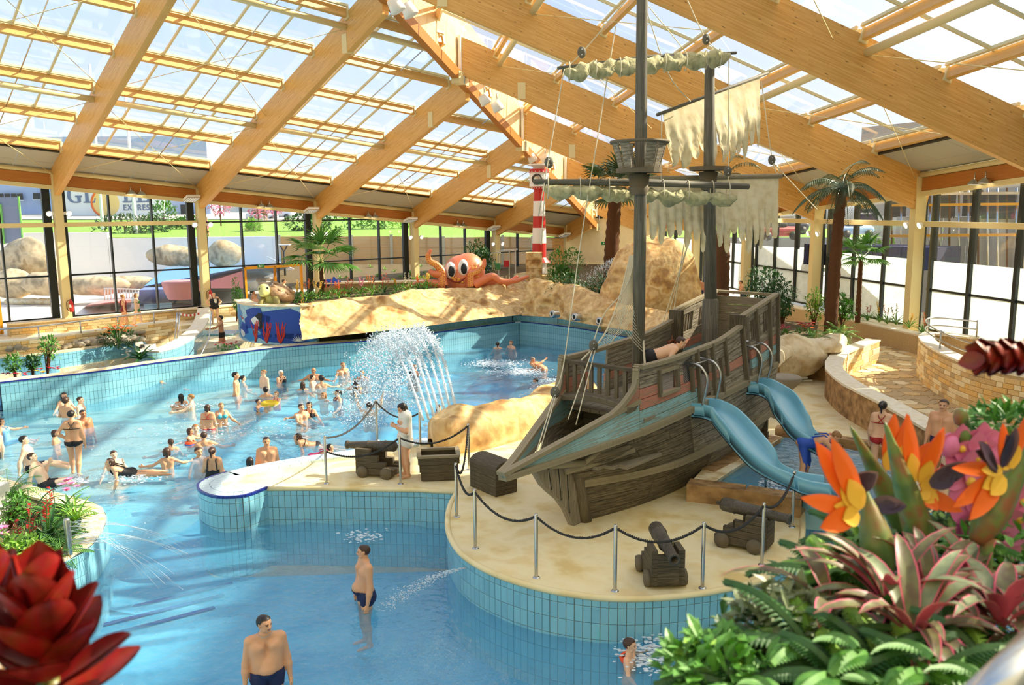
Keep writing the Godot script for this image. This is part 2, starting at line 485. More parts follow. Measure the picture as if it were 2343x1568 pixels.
func make_hall() -> void:
	for left in [true, false]:
		var roof := setting("ceiling_west" if left else "ceiling_east", "glulam and glass roof slope over the %s side of the hall" % ("sunlit window" if left else "frosted window"))
		var wall := setting("wall_west" if left else "wall_east", "glazed wall of cream columns and dark frames")
		var n := NL if left else NR
		var d := DL if left else DR
		var S := SL if left else SR
		var kmax := 6 if left else 5
		var kmin := -4
		var bo := -0.25 if left else -0.45
		var upn := (n + Vector3(0, PIT, 0)).cross(d + Vector3(0, (-0.635 if left else -0.52) / S, 0)).normalized()
		if upn.y < 0.0: upn = -upn
		var hang := bar_mesh(Vector3(-0.05, 0, 0), Vector3(0.05, 0, 0), 0.26, 0.42)
		for k in range(kmax, kmin - 1, -1):
			# rafters
			var tr := ridge_t(left, k) - 0.05
			if tr > 0.6:
				var s := mb()
				var w := d * 0.13
				var f := [slope(left, k, -0.15, bo - 0.12), slope(left, k, tr, bo), slope(left, k, -0.45, 1.0), slope(left, k, tr, 1.12)]
				hexa(s, [f[0] - w, f[1] - w, f[1] + w, f[0] + w, f[2] - w, f[3] - w, f[3] + w, f[2] + w], tr)
				s.generate_normals()
				piece("rafter", s.commit(), M.glulam, roof)
				if tr > 8.0 and k > -2:
					var pl := mb()
					box(pl, slope(left, k, tr - 2.6, bo + 0.35), Vector3(0.3, 0.7, 0.34), Basis(d, Vector3.UP, d.cross(Vector3.UP)))
					pl.generate_normals()
					piece("rafter_plate", pl.commit(), M.cream, roof)
			if k == kmax: continue
			var a0 := 0.13 / S
			var trm := minf(ridge_t(left, k), ridge_t(left, k + 1))
			var i := 0
			while true:
				var t := 2.05 + 2.65 * i
				if t > maxf(ridge_t(left, k), ridge_t(left, k + 1)): break
				# where this row meets the ridge
				var ka := float(k) + a0
				var kb := float(k + 1) - a0
				var far_t := ridge_t(left, k + 1)
				if t > far_t - 0.1:
					kb = k + clampf((ridge_t(left, k) - t) / maxf(ridge_t(left, k) - far_t, 0.01), 0.0, 1.0)
				if kb - ka > 0.05:
					piece("purlin", bar_mesh(slope(left, ka, t, 1.05), slope(left, kb, t, 1.05), 0.14, 0.34, upn), M.glulam, roof)
					for kk in [ka, kb]:
						piece("hanger", hang, M.cream, roof, Transform3D(Basis(d, upn, d.cross(upn)), slope(left, kk, t, 1.02)))
					piece("glazing_rail", bar_mesh(slope(left, ka, t - 0.1, 1.26), slope(left, kb, t - 0.1, 1.26), 0.08, 0.1, upn), M.cream, roof)
					piece("glazing_rail", bar_mesh(slope(left, ka, t + 0.1, 1.26), slope(left, kb, t + 0.1, 1.26), 0.08, 0.1, upn), M.cream, roof)
					if i % 3 == 2:
						piece("strut", tube_mesh([slope(left, ka, t - 0.1, 0.62), slope(left, kb, t - 0.1, 0.62)], 0.12, 10), M.cream, roof)
						if kb > k + 0.8:
							for e in [[k + a0, k + 1 - a0], [k + 1 - a0, k + a0]]:
								piece("tie_rod", tube_mesh([slope(left, e[0], t - 0.1, 0.55), slope(left, e[1], t - 7.0, 0.55)], 0.014, 5), M.cream, roof)
				i += 1
			# bars and panes, four to a bay
			for q in 4:
				var k0 := k + q / 4.0
				var k1 := k + (q + 1) / 4.0
				var lim0 := ridge_t(left, k0) - 0.12
				var lim1 := ridge_t(left, k1) - 0.12
				if q > 0 and lim0 > 2.0:
					piece("glazing_bar", bar_mesh(slope(left, k0, 2.0, 1.27), slope(left, k0, lim0, 1.27), 0.07, 0.09, upn), M.cream, roof)
				if q == 2 and lim0 > 3.0 and left:
					piece("opener_rod", tube_mesh([slope(left, k0 + 0.1, 2.1, 1.1), slope(left, k0 + 0.1, lim1 - 0.3, 1.1)], 0.025, 6), M.steel, roof)
				var r := 0
				while 2.05 + 2.65 * r < maxf(lim0, lim1):
					var ta := 2.05 + 2.65 * r
					var tb := ta + 2.65
					var poly := [Vector2(k0 + 0.004, ta), Vector2(k1 - 0.004, ta), Vector2(k1 - 0.004, tb), Vector2(k0 + 0.004, tb)]
					var cutp := []
					for j in 4:
						var A: Vector2 = poly[j]
						var B: Vector2 = poly[(j + 1) % 4]
						var fa := ridge_t(left, A.x) - 0.1 - A.y
						var fb := ridge_t(left, B.x) - 0.1 - B.y
						if fa >= 0.0: cutp.append(A)
						if (fa > 0.0) != (fb > 0.0): cutp.append(A.lerp(B, fa / (fa - fb)))
					if cutp.size() > 2:
						var s2 := mb()
						for j in range(1, cutp.size() - 1):
							tri(s2, slope(left, cutp[0].x, cutp[0].y, 1.33), slope(left, cutp[j].x, cutp[j].y, 1.33), slope(left, cutp[j + 1].x, cutp[j + 1].y, 1.33))
						s2.generate_normals()
						piece("pane", s2.commit(), M.glass, roof)
					r += 1
				# grey lining panels above the eave
				for h in 2:
					var e0 := -0.45 + 1.14 * h
					var ps := mb()
					bar(ps, slope(left, k0 + (a0 if q == 0 else 0.002), e0 + 0.57, 0.92), slope(left, k1 - (a0 if q == 3 else 0.002), e0 + 0.57, 0.92), 1.2, 0.05, upn)
					ps.generate_normals()
					piece("lining_panel", ps.commit(), M.ceiling_grey, roof)
			piece("lining_edge", bar_mesh(slope(left, k + a0, 1.92, 0.98), slope(left, k + 1 - a0, 1.92, 0.98), 0.1, 0.3, upn), M.dark_gap, roof)
			# eave: window head, wooden beam, pipe
			var A2 := eave(left, k)
			var B2 := eave(left, k + 1)
			piece("window_head", bar_mesh(A2 + Vector3(0, 0.09, 0), B2 + Vector3(0, 0.09, 0), 0.2, 0.18), M.cream, wall)
			piece("eave_beam", bar_mesh(A2 + Vector3(0, 0.44, 0), B2 + Vector3(0, 0.44, 0), 0.16, 0.5), M.eave_wood, wall)
			piece("eave_pipe", tube_mesh([A2 + Vector3(0, 0.8, 0) + n * 0.12, B2 + Vector3(0, 0.8, 0) + n * 0.12], 0.1, 10), M.cream, wall)
			piece("eave_closer", bar_mesh(A2 + Vector3(0, 0.95, 0) - n * 0.35, B2 + Vector3(0, 0.95, 0) - n * 0.35, 0.06, 0.7), M.dark_gap, wall)
			glazing(left, k, wall)
		for k in range(kmin, kmax + 1):
			var s := mb()
			var e := eave(left, k)
			var hgt := e.y + 0.75
			box(s, Vector3(e.x, 0.3 + (hgt - 0.3) * 0.5, e.z) + n * 0.05, Vector3(0.36, hgt - 0.3, 0.44), Basis(d, Vector3.UP, d.cross(Vector3.UP)))
			s.generate_normals()
			piece("column", s.commit(), M.cream, wall)
	# ridge girder: a heavy lower chord, a tall face of ply panels above it, its posts
	var gird := setting("ceiling_ridge", "ridge girder with dark lower chord and pale plywood panels")
	var h0 := -44.0
	var h1 := 27.0
	piece("chord", bar_mesh(RG0 + RGD * h0 + Vector3(0, 0.2, 0), RG0 + RGD * h1 + Vector3(0, 0.2, 0), 0.3, 0.42), M.eave_wood, gird)
	var x := h0
	while x < h1:
		var s := mb()
		bar(s, RG0 + RGD * x + Vector3(0, 1.7, 0) - RGN * 0.1, RG0 + RGD * (x + 1.78) + Vector3(0, 1.7, 0) - RGN * 0.1, 0.08, 2.62)
		s.generate_normals()
		piece("ply_panel", s.commit(), M.pale_ply, gird)
		x += 1.8
	for k in range(-4, 5):
		var tr := ridge_t(false, k)
		if tr < 1.0: continue
		var p := slope(false, k, tr, 0.0)
		var s := mb()
		bar(s, p + Vector3(0, -0.5, 0) + RGN * 0.06, p + Vector3(0, 1.15, 0) + RGN * 0.06, 0.36, 0.12, RGN)
		s.generate_normals()
		piece("end_plate", s.commit(), M.white_paint, gird)
		var s3 := mb()
		box(s3, RG0 + RGD * ((p - RG0).dot(Vector3(RGD.x, 0, RGD.z))) + Vector3(0, 0.2, 0), Vector3(0.36, 0.5, 1.1), Basis(RGN, Vector3.UP, RGN.cross(Vector3.UP)))
		s3.generate_normals()
		piece("chord_plate", s3.commit(), M.cream, gird)
		piece("hanger_rod", tube_mesh([p + RGN * 0.2 + Vector3(0, -0.4, 0), RG0 + RGD * ((p - RG0).dot(Vector3(RGD.x, 0, RGD.z))) + RGN * 0.2], 0.03, 6), M.steel, gird)
	# end wall at the far hip and a rear wall behind the gallery
	var back := setting("wall_north", "cream end wall under the hip of the roof")
	var s4 := mb()
	var pa := eave(true, 5) + Vector3(0, 0, 0)
	var pb := eave(false, 4)
	var dir := (pb - pa); dir.y = 0
	var nn := Vector3(dir.z, 0, -dir.x).normalized() * 0.3
	var g0 := RG0 + RGD * 25.0
	var tops := [Vector3(pa.x, 5.0, pa.z), Vector3(g0.x, 6.3, pa.z), Vector3(pb.x, 5.3, pb.z)]
	for i in 2:
		var a: Vector3 = tops[i]
		var b: Vector3 = tops[i + 1]
		var f := [Vector3(a.x, 0, a.z), Vector3(b.x, 0, b.z)]
		hexa(s4, [f[0], f[1], f[1] - nn, f[0] - nn, a, b, b - nn, a - nn])
	build("wall_face", s4, M.cream_wall, back)
	for px in [1315, 1336, 1357, 1374, 1421, 1475]:
		var p := on_plane(px, 566, pa, nn.normalized())
		var ring := mb(true)
		var b := frame_of(-nn if nn.z < 0 else nn)
		var pts := []
		for i in 25: pts.append(p + b.x * cos(TAU * i / 24.0) * 0.3 + b.y * sin(TAU * i / 24.0) * 0.3 + b.z * 0.03)
		tube(ring, pts, 0.06, 8, false)
		build("porthole_ring", ring, M.steel, back)
		var disc := mb(true)
		ball(disc, p, Vector3(0.26, 0.26, 0.04), 14, b)
		build("porthole_glass", disc, M.slot_black, back)
	var rear := setting("wall_south", "cream wall behind the gallery")
	var s5 := mb()
	box(s5, Vector3(-10, 11, 7.5), Vector3(75, 24, 0.4))
	build("wall_face", s5, M.cream_wall, rear)

func glazing(left: bool, k: int, wall: Node) -> void:
	var n := NL if left else NR
	var d := DL if left else DR
	var S := SL if left else SR
	var sill := 1.25 if left else 1.4
	var mid := 3.24 if left else 2.96
	var rail := 5.63 if left else 5.48
	var off := -n * 0.42
	var win := setting("window_%d" % ((k + 5) if left else (k + 20)), "tall glazed bay with dark mullions")
	var P := func(f: float, y: float) -> Vector3:
		var e := eave(left, k + f)
		return Vector3(e.x, y, e.z) + off
	var Y := func(f: float) -> float: return eave(left, k + f).y + 0.1
	var rows := [sill, mid]
	if not left: rows.append(4.07)
	if rail < Y.call(0.0) - 0.1: rows.append(rail)
	var edges := [0.055, 0.355, 0.655, 0.945]
	for c in 3:
		for r in rows.size():
			var y0: float = rows[r]
			var f0: float = edges[c] + 0.006
			var f1: float = edges[c + 1] - 0.006
			var ya: float = rows[r + 1] if r + 1 < rows.size() else Y.call(f0)
			var yb: float = rows[r + 1] if r + 1 < rows.size() else Y.call(f1)
			var s := mb()
			quad(s, P.call(f0, y0), P.call(f1, y0), P.call(f1, minf(yb, Y.call(f1))), P.call(f0, minf(ya, Y.call(f0))))
			s.generate_normals()
			piece("pane", s.commit(), M.frosted if (not left and r < 2) else M.glass, win)
	var dep := 0.22
	for c in 4:
		var f: float = edges[c]
		var wd := 0.34 if c == 3 else (0.16 if c == 0 else 0.07)
		var s := mb()
		var y1: float = Y.call(f)
		if left == false: wd = 0.4 if c == 0 else 0.16
		box(s, P.call(f, (sill + y1) * 0.5), Vector3(wd, y1 - sill, dep), Basis(d, Vector3.UP, d.cross(Vector3.UP)))
		s.generate_normals()
		piece("mullion", s.commit(), M.frame_dark, win)
	for r in rows.size():
		if not left and r == 2: continue
		var y: float = rows[r]
		var cream_rail: bool = y == rail and (k < 1 or not left)
		var a: Vector3 = P.call(0.03, y)
		var b: Vector3 = P.call(0.97, y)
		if cream_rail:
			a -= off * 1.0; b -= off * 1.0
		piece("rail" if cream_rail else "transom", bar_mesh(a, b, 0.16 if cream_rail else 0.12, 0.2 if cream_rail else 0.08), M.cream if cream_rail else M.frame_dark, win)

# ---- ground, pools, walls
func px_line(a: Array, y: float) -> Array:
	var o := []
	for i in range(0, a.size(), 2): o.append(at(a[i], a[i + 1], y))
	return o
func lift(pts: Array, y: float) -> Array:
	var o := []
	for p in pts: o.append(Vector3(p.x, y, p.z))
	return o
func shift(pts: Array, by: float) -> Array:
	var o := []
	for i in pts.size(): o.append(pts[i] + side_of(pts, i) * by)
	return o
# tiles upright on a line; sgn turns their face to the left (1) or right (-1) of the walk
func tile_wall(parent: Node, pts: Array, y0: float, y1: float, sgn: float, tw := 0.125, th := 0.25, thick := 0.3) -> void:
	var s := mb()
	wall_strip(s, shift(pts, 0.0), y0, y1, -sgn * thick)
	build("grout_wall", s, M.grout, parent)
	var rows := []
	var y := y1
	var first := true
	while y > y0 + 0.02:
		var h := minf(th * (0.5 if first else 1.0), y - y0)
		rows.append([y - h * 0.5, h]); y -= h; first = false
	var meshes := {}
	var n := 0
	for w in paced(pts, tw, tw * 0.5):
		var nrm := Vector3(w[1].z, 0, -w[1].x) * sgn
		var b := Basis(Vector3.UP.cross(nrm), Vector3.UP, nrm)
		for r in rows:
			if not meshes.has(r[1]): meshes[r[1]] = slab_mesh(tw - 0.008, r[1] - 0.008, 0.014, 0.003)
			n += 1
			piece("tile", meshes[r[1]], M["tile_%d" % ((n * 7 + n / 5) % 4)], parent, Transform3D(b, Vector3(w[0].x, r[0], w[0].z)))
func stone_wall(parent: Node, pts: Array, y0: float, y1: float, sgn: float, thick := 0.3, rh := 0.13, big := 1.0, gap := 0.008) -> void:
	var s := mb()
	wall_strip(s, pts, y0, y1, -sgn * thick)
	build("mortar_wall", s, M.slate_3, parent)
	var sizes := [0.2, 0.3, 0.42, 0.56]
	var meshes := []
	for v in sizes: meshes.append(slab_mesh(v * big - gap, rh - gap, 0.035, 0.012))
	var total := 0.0
	for i in pts.size() - 1: total += (pts[i + 1] - pts[i]).length()
	var y := y0 + rh * 0.5
	var row := 0
	while y + rh * 0.4 < y1:
		var run := rng.randf() * 0.1
		while run < total - 0.1:
			var k := rng.randi() % 4
			var w: float = sizes[k] * big
			var at_ := run + w * 0.5
			if at_ + w * 0.5 > total: break
			var p := along(pts, at_)
			var nrm: Vector3 = Vector3(p[1].z, 0, -p[1].x) * sgn
			piece("stone", meshes[k], M["slate_%d" % [0, 0, 1, 2, 2, 3, 4, 2][rng.randi() % 8]], parent, Transform3D(Basis(Vector3.UP.cross(nrm), Vector3.UP, nrm), Vector3(p[0].x, y, p[0].z) - nrm * rng.randf() * 0.012))
			run += w
		y += rh
		row += 1
func along(pts: Array, dist: float) -> Array:
	for i in pts.size() - 1:
		var d: Vector3 = pts[i + 1] - pts[i]
		var l := d.length()
		if dist <= l or i == pts.size() - 2: return [pts[i] + d / l * dist, d / l]
		dist -= l
	return [pts[0], Vector3.RIGHT]
# flat coping stones on top of a line, reaching w to the left of the walk
func coping(parent: Node, pts: Array, y: float, w: float, m: Material, step := 0.6, h := 0.06, called := "coping_stone") -> void:
	var k := 0
	var run := paced(pts, step)
	run.append([pts[-1], (pts[-1] - pts[-2]).normalized()])
	for i in run.size() - 1:
		var a: Vector3 = run[i][0]
		var b: Vector3 = run[i + 1][0]
		if (b - a).length() < 0.05: continue
		var g := (b - a).normalized() * 0.004
		var n0 := Vector3(run[i][1].z, 0, -run[i][1].x) * w
		var n1 := Vector3(run[i + 1][1].z, 0, -run[i + 1][1].x) * w
		var q := [a + g, b - g, b - g + n1, a + g + n0]
		var s := mb()
		var f := []
		for e in [y, y + h]:
			for p in q: f.append(Vector3(p.x, e, p.z))
		hexa(s, f, step)
		s.generate_normals()
		piece(called, s.commit(), m, parent)
func ring_noise(sd: int, f: float) -> FastNoiseLite:
	var n := FastNoiseLite.new()
	n.seed = sd; n.frequency = f; n.fractal_octaves = 4
	return n
# a lumpy ridge of rock standing on a line
func rock_ridge(called: String, m: Material, pts: Array, half: Array, high: Array, sd: int, rough := 0.25, parent: Node = self) -> MeshInstance3D:
	var c := curve(pts, 8)
	var n := ring_noise(sd, 0.7)
	var s := mb(true)
	var cols := 15
	var grid := []
	for i in c.size():
		var f := float(i) / (c.size() - 1) * (pts.size() - 1)
		var i0 := int(minf(f, pts.size() - 1.001))
		var w: float = lerpf(half[i0], half[i0 + 1], f - i0)
		var h: float = lerpf(high[i0], high[i0 + 1], f - i0)
		if i == 0 or i == c.size() - 1: w *= 0.6; h *= 0.45
		var side := side_of(c, i)
		var row := []
		for k in cols:
			var t := PI * k / (cols - 1)
			var q: Vector3 = c[i] + side * (signf(cos(t)) * pow(absf(cos(t)), 0.6) * w) + Vector3(0, pow(sin(t), 0.7) * h, 0)
			var bump := n.get_noise_3dv(q) * rough * 2.0 * (0.25 + sin(t))
			row.append(q + (side * cos(t) + Vector3(0, sin(t), 0)) * bump)
		grid.append(row)
	for i in grid.size() - 1:
		for k in cols - 1:
			quad(s, grid[i][k], grid[i][k + 1], grid[i + 1][k + 1], grid[i + 1][k])
	for e in [0, grid.size() - 1]:
		for k in range(1, cols - 1): tri(s, grid[e][0], grid[e][k], grid[e][k + 1])
	return build(called, s, m, parent)
func boulder(called: String, m: Material, c: Vector3, r: Vector3, sd: int, rough := 0.2, n := 16, parent: Node = self, b := Basis()) -> MeshInstance3D:
	var s := mb(true)
	var ns := ring_noise(sd, 1.1 / maxf(0.3, minf(r.x, r.z)) * 0.5)
	var m2 := n / 2
	var f := func(i: int, k: int) -> Vector3:
		var a := PI * i / m2
		var t := TAU * (k % n) / n
		var d := Vector3(sin(a) * cos(t), cos(a), sin(a) * sin(t))
		return c + b * (d * r * (1.0 + rough * 2.0 * ns.get_noise_3dv(d * r)))
	for i in m2:
		for k in n:
			tri(s, f.call(i, k), f.call(i, k + 1), f.call(i + 1, k + 1)); tri(s, f.call(i, k), f.call(i + 1, k + 1), f.call(i + 1, k))
	return build(called, s, m, parent)
# a face of rock between a foot line and a top line, bulging and broken
func rock_face(called: String, m: Material, foot: Array, top: Array, sd: int, bulge: float, rough: float, lip: float, parent: Node = self) -> MeshInstance3D:
	var a := curve(foot, 14)
	var b := curve(top, 14)
	var n := ring_noise(sd, 0.55)
	var n2 := ring_noise(sd + 3, 1.7)
	var s := mb(true)
	var rows := 18
	var grid := []
	for i in a.size():
		var out := -side_of(a, i)
		var row := []
		for k in rows + 4:
			var q: Vector3
			if k <= rows:
				var v := float(k) / rows
				q = a[i].lerp(b[i], v) + out * (sin(v * PI) * bulge)
			else:
				q = b[i] - out * (lip * (k - rows) / 3.0) + Vector3(0, 0.05 * (k - rows) - 0.03 * (k - rows) * (k - rows), 0)
			var w := clampf(k / 4.0, 0.15, 1.0)
			var d: float = n.get_noise_3dv(Vector3(q.x, q.y * 0.7 + q.x * 0.3, q.z)) * rough * 2.0 + absf(n2.get_noise_3dv(q)) * rough * 0.7
			row.append(q + (out + Vector3(0, 0.5 if k > rows - 3 else 0.0, 0)) * d * w)
		grid.append(row)
	for i in grid.size() - 1:
		for k in rows + 3: quad(s, grid[i][k], grid[i][k + 1], grid[i + 1][k + 1], grid[i + 1][k])
	return build(called, s, m, parent)

var wave_line := []
var island := []
func make_ground() -> void:
	var bed := setting("floor", "pool floor with the darkening of deeper water put into its blues")
	var s := mb()
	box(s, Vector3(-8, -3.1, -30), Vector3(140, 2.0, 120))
	build("pool_bed", s, M.floor_deep_tint, bed)
	wave_line = px_line([-420, 925, -200, 903, 0, 877, 215, 853, 358, 832, 500, 814, 600, 801, 707, 791, 833, 782, 961, 767, 1100, 748, 1188, 737], 0.95)
	wave_line = curve(wave_line, 4)
	var wave_back := px_line([1188, 737, 1260, 744, 1340, 755, 1435, 773, 1560, 800], 0.95)
	# the beach slopes down from the west, the deep end lies to the north-east; darkening of light with water depth is put into the floor colours
	var lanes := [["floor_shallow_tint", -46.0, -8.6, -0.12, -0.4], ["floor_mid_tint", -8.6, -6.2, -0.4, -0.7], ["floor_aqua", -6.2, -3.6, -0.7, -1.2], ["floor_blue", -3.6, -1.8, -1.2, -1.6]]
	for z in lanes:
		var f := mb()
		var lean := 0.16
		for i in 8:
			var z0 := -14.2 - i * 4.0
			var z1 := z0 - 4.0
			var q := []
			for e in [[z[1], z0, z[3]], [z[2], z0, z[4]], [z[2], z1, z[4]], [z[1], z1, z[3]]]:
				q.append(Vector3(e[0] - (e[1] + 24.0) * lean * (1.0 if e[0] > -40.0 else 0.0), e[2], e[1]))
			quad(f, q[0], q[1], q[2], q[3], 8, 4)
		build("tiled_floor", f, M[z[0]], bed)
	var ff := mb()
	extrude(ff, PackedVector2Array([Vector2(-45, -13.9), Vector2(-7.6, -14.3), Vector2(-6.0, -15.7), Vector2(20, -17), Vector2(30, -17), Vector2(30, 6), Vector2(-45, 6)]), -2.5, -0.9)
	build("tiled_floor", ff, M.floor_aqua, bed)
	for i in 3:
		var fl_ := mb()
		bar(fl_, Vector3(-7.3, -0.87, -14.2 + i * 0.55), Vector3(-5.4, -0.87, -15.4 + i * 0.5), 0.09, 0.02)
		build("step_nosing", fl_, M.stripe_blue, bed)
	# water
	var water := setting("water_surface", "clear blue water of the wave pool and the front basin")
	water.set_meta("kind", "structure")
	var wn := ring_noise(3, 0.35)
	var wn2 := ring_noise(8, 1.3)
	var ws := mb(true)
	var x0 := -44.0
	var step := 0.28
	var nx := 212
	var nz := 178
	var g := []
	for j in nz + 1:
		var row := PackedVector3Array()
		for i in nx + 1:
			var x := x0 + i * step
			var z := 6.0 - j * step
			var calm := 0.35 if z > -15.5 else 1.0
			var h := (wn.get_noise_2d(x, z) * 0.16 + wn2.get_noise_2d(x, z) * 0.05) * calm
			if z < -16.0:
				var ph := (x * 0.35 - z * 0.94)
				h += 0.10 * sin(ph * 1.15) + 0.16 * exp(-pow((ph - 24.5 + wn.get_noise_2d(x, 3.0)) * 0.7, 2.0))
			row.append(Vector3(x, h * 0.9, z))
		g.append(row)
	for j in nz:
		for i in nx:
			quad(ws, g[j][i], g[j + 1][i], g[j + 1][i + 1], g[j][i + 1])
	build("wave_sheet", ws, M.water, water)
	# the tall wall of the wave pool
	var wall := setting("wall_wave_pool", "long pale blue tiled wall behind the wave pool")
	var all := wave_line + wave_back.slice(1)
	var near := wave_line.slice(6)
	near.reverse()
	var front := all.duplicate()
	tile_wall(wall, front.slice(8), -1.2, 0.95, -1.0)
	var st := mb()
	for i in front.size() - 1: bar(st, front[i] + Vector3(0, 0.02, 0), front[i + 1] + Vector3(0, 0.02, 0), 0.06, 0.045)
	build("stripe", st, M.stripe_blue, wall)
	coping(wall, wave_line.slice(0, 34), 0.94, 0.5, M.cap_stone, 0.7)
	coping(wall, wave_line.slice(33) + wave_back.slice(1), 0.94, 0.42, M.tile_white, 0.5, 0.05, "ledge_tile")
	var rise_ := shift(wave_line.slice(33), 0.42) + shift(wave_back, 0.42).slice(1)
	tile_wall(wall, rise_, 0.95, 1.36, -1.0, 0.25, 0.25, 0.2)
	for e in [[122, 911, 64], [1021, 803, 20], [930, 821, 26], [742, 842, 28], [1130, 785, 14]]:
		var p := at(e[0], e[1], 0.12)
		var d := (at(e[0] + 20, e[1] - 2.6, 0.12) - p).normalized()
		var best := 1e9
		for q in paced(front, 0.2):
			if (q[0] - p).length() < best or best > 1e8:
				if Vector2(q[0].x - p.x, q[0].z - p.z).length() < best:
					best = Vector2(q[0].x - p.x, q[0].z - p.z).length()
					d = q[1]; p = Vector3(q[0].x, 0.42, q[0].z)
		var sl := mb()
		bar(sl, p - d * (e[2] * 0.008), p + d * (e[2] * 0.008), 0.06, 0.14)
		build("overflow_slot", sl, M.slot_black, wall)
	# ship island
	var isl := setting("floor_island", "sand coloured island deck under the pirate ship")
	var tip := px_line([612, 1119, 560, 1138, 500, 1141, 462, 1130, 453, 1115, 470, 1101, 520, 1084], DECK)
	var back_edge := px_line([520, 1084, 600, 1066, 700, 1049, 800, 1035, 900, 1020, 975, 1006], DECK)
	var far_part := px_line([1010, 985, 1260, 930, 1420, 880], DECK)
	var front_edge := px_line([1045, 1127, 960, 1122, 830, 1120, 700, 1118, 612, 1119], DECK)
	var round := curve(px_line([1835, 1157, 1836, 1222, 1820, 1272, 1760, 1320, 1680, 1345, 1550, 1365, 1400, 1370, 1250, 1350, 1130, 1313, 1060, 1272, 1030, 1230, 1024, 1190, 1030, 1155, 1045, 1127], DECK), 5)
	var right_edge := px_line([2600, 1180, 2200, 1175, 1835, 1157], DECK)
	var outline := curve(tip, 4) + back_edge.slice(1) + far_part + [Vector3(3.5, 0, -30), Vector3(6, 0, -44), Vector3(30, 0, -44), Vector3(30, 0, -15)] + right_edge + round.slice(1) + front_edge.slice(1, 4)
	var is_ := mb()
	extrude(is_, flat2(outline), -2.4, DECK)
	build("deck", is_, M.sand_deck, isl)
	var iw := setting("wall_island", "pale blue tiled edge of the ship island")
	tile_wall(iw, round, -0.95, DECK - 0.02, 1.0)
	tile_wall(iw, front_edge, -0.95, DECK - 0.02, 1.0)
	tile_wall(iw, curve(tip, 4), -0.95, DECK + 0.02, 1.0)
	var re := right_edge.slice(1)
	tile_wall(iw, re, -0.95, DECK - 0.02, 1.0, 0.2, 0.25)
	var sb := mb()
	var tc := curve(tip, 4)
	for i in tc.size() - 1: bar(sb, tc[i] + Vector3(0, 0.03, 0), tc[i + 1] + Vector3(0, 0.03, 0), 0.05, 0.05)
	build("stripe", sb, M.stripe_blue, iw)
	coping(iw, tc, DECK, -0.22, M.tile_white, 0.2, 0.05, "edge_tile")
	coping(iw, shift(tc, -0.23), DECK, -0.22, M.tile_white, 0.2, 0.05, "edge_tile")
	coping(iw, back_edge, DECK, -0.2, M.tile_white, 0.25, 0.05, "edge_tile")
	coping(iw, shift(back_edge, -0.21), DECK, -0.2, M.tile_white, 0.25, 0.05, "edge_tile")
	var rim := mb(true)
	tube(rim, lift(round + front_edge.slice(1), DECK), 0.05, 6)
	build("sand_rim", rim, M.sand_deck, isl)
	# near planter on the pool edge
	var pl := setting("wall_planter", "tiled wall and stone coping round the planter by the pool")
	var pe := curve(px_line([-330, 1480, -160, 1410, 0, 1345, 100, 1300, 190, 1262, 233, 1215, 243, 1178, 222, 1155, 170, 1140, 90, 1118, -60, 1080, -300, 1030], DECK), 5)
	tile_wall(pl, pe, -0.95, DECK - 0.02, -1.0)
	var ps := mb()
	extrude(ps, flat2(shift(pe, 0.3)), 0.2, DECK - 0.05)
	build("planter_soil", ps, M.soil, pl)
	coping(pl, pe, DECK - 0.03, 0.4, M.cap_stone, 0.62, 0.05)
	# floors inland of the wave pool
	var fl := setting("floor_walkway", "stone walkway beyond the wave pool")
	var bank := shift(wave_line, 3.4)
	var plan := PackedVector2Array()
	for p in bank.slice(0, 22): plan.append(Vector2(p.x, p.z))
	for p in [Vector2(-9.5, -38.5), Vector2(0, -46), Vector2(3.5, -44), Vector2(6, -40), Vector2(12, -44), Vector2(12.5, -66), Vector2(3, -66), Vector2(-17, -46), Vector2(-45, -22)]: plan.append(p)
	var fs := mb()
	extrude(fs, plan, -2.0, DECK)
	build("paving", fs, M.cap_stone, fl)
	# an unseen block, added to shade the front of the deck
	var blocker := setting("wall_shade_block", "tall unseen block added to shade the front deck")
	var wg := mb()
	box(wg, Vector3(34, 12, -9.5), Vector3(16, 26, 33))
	build("shade_block", wg, M.cream_wall, blocker)

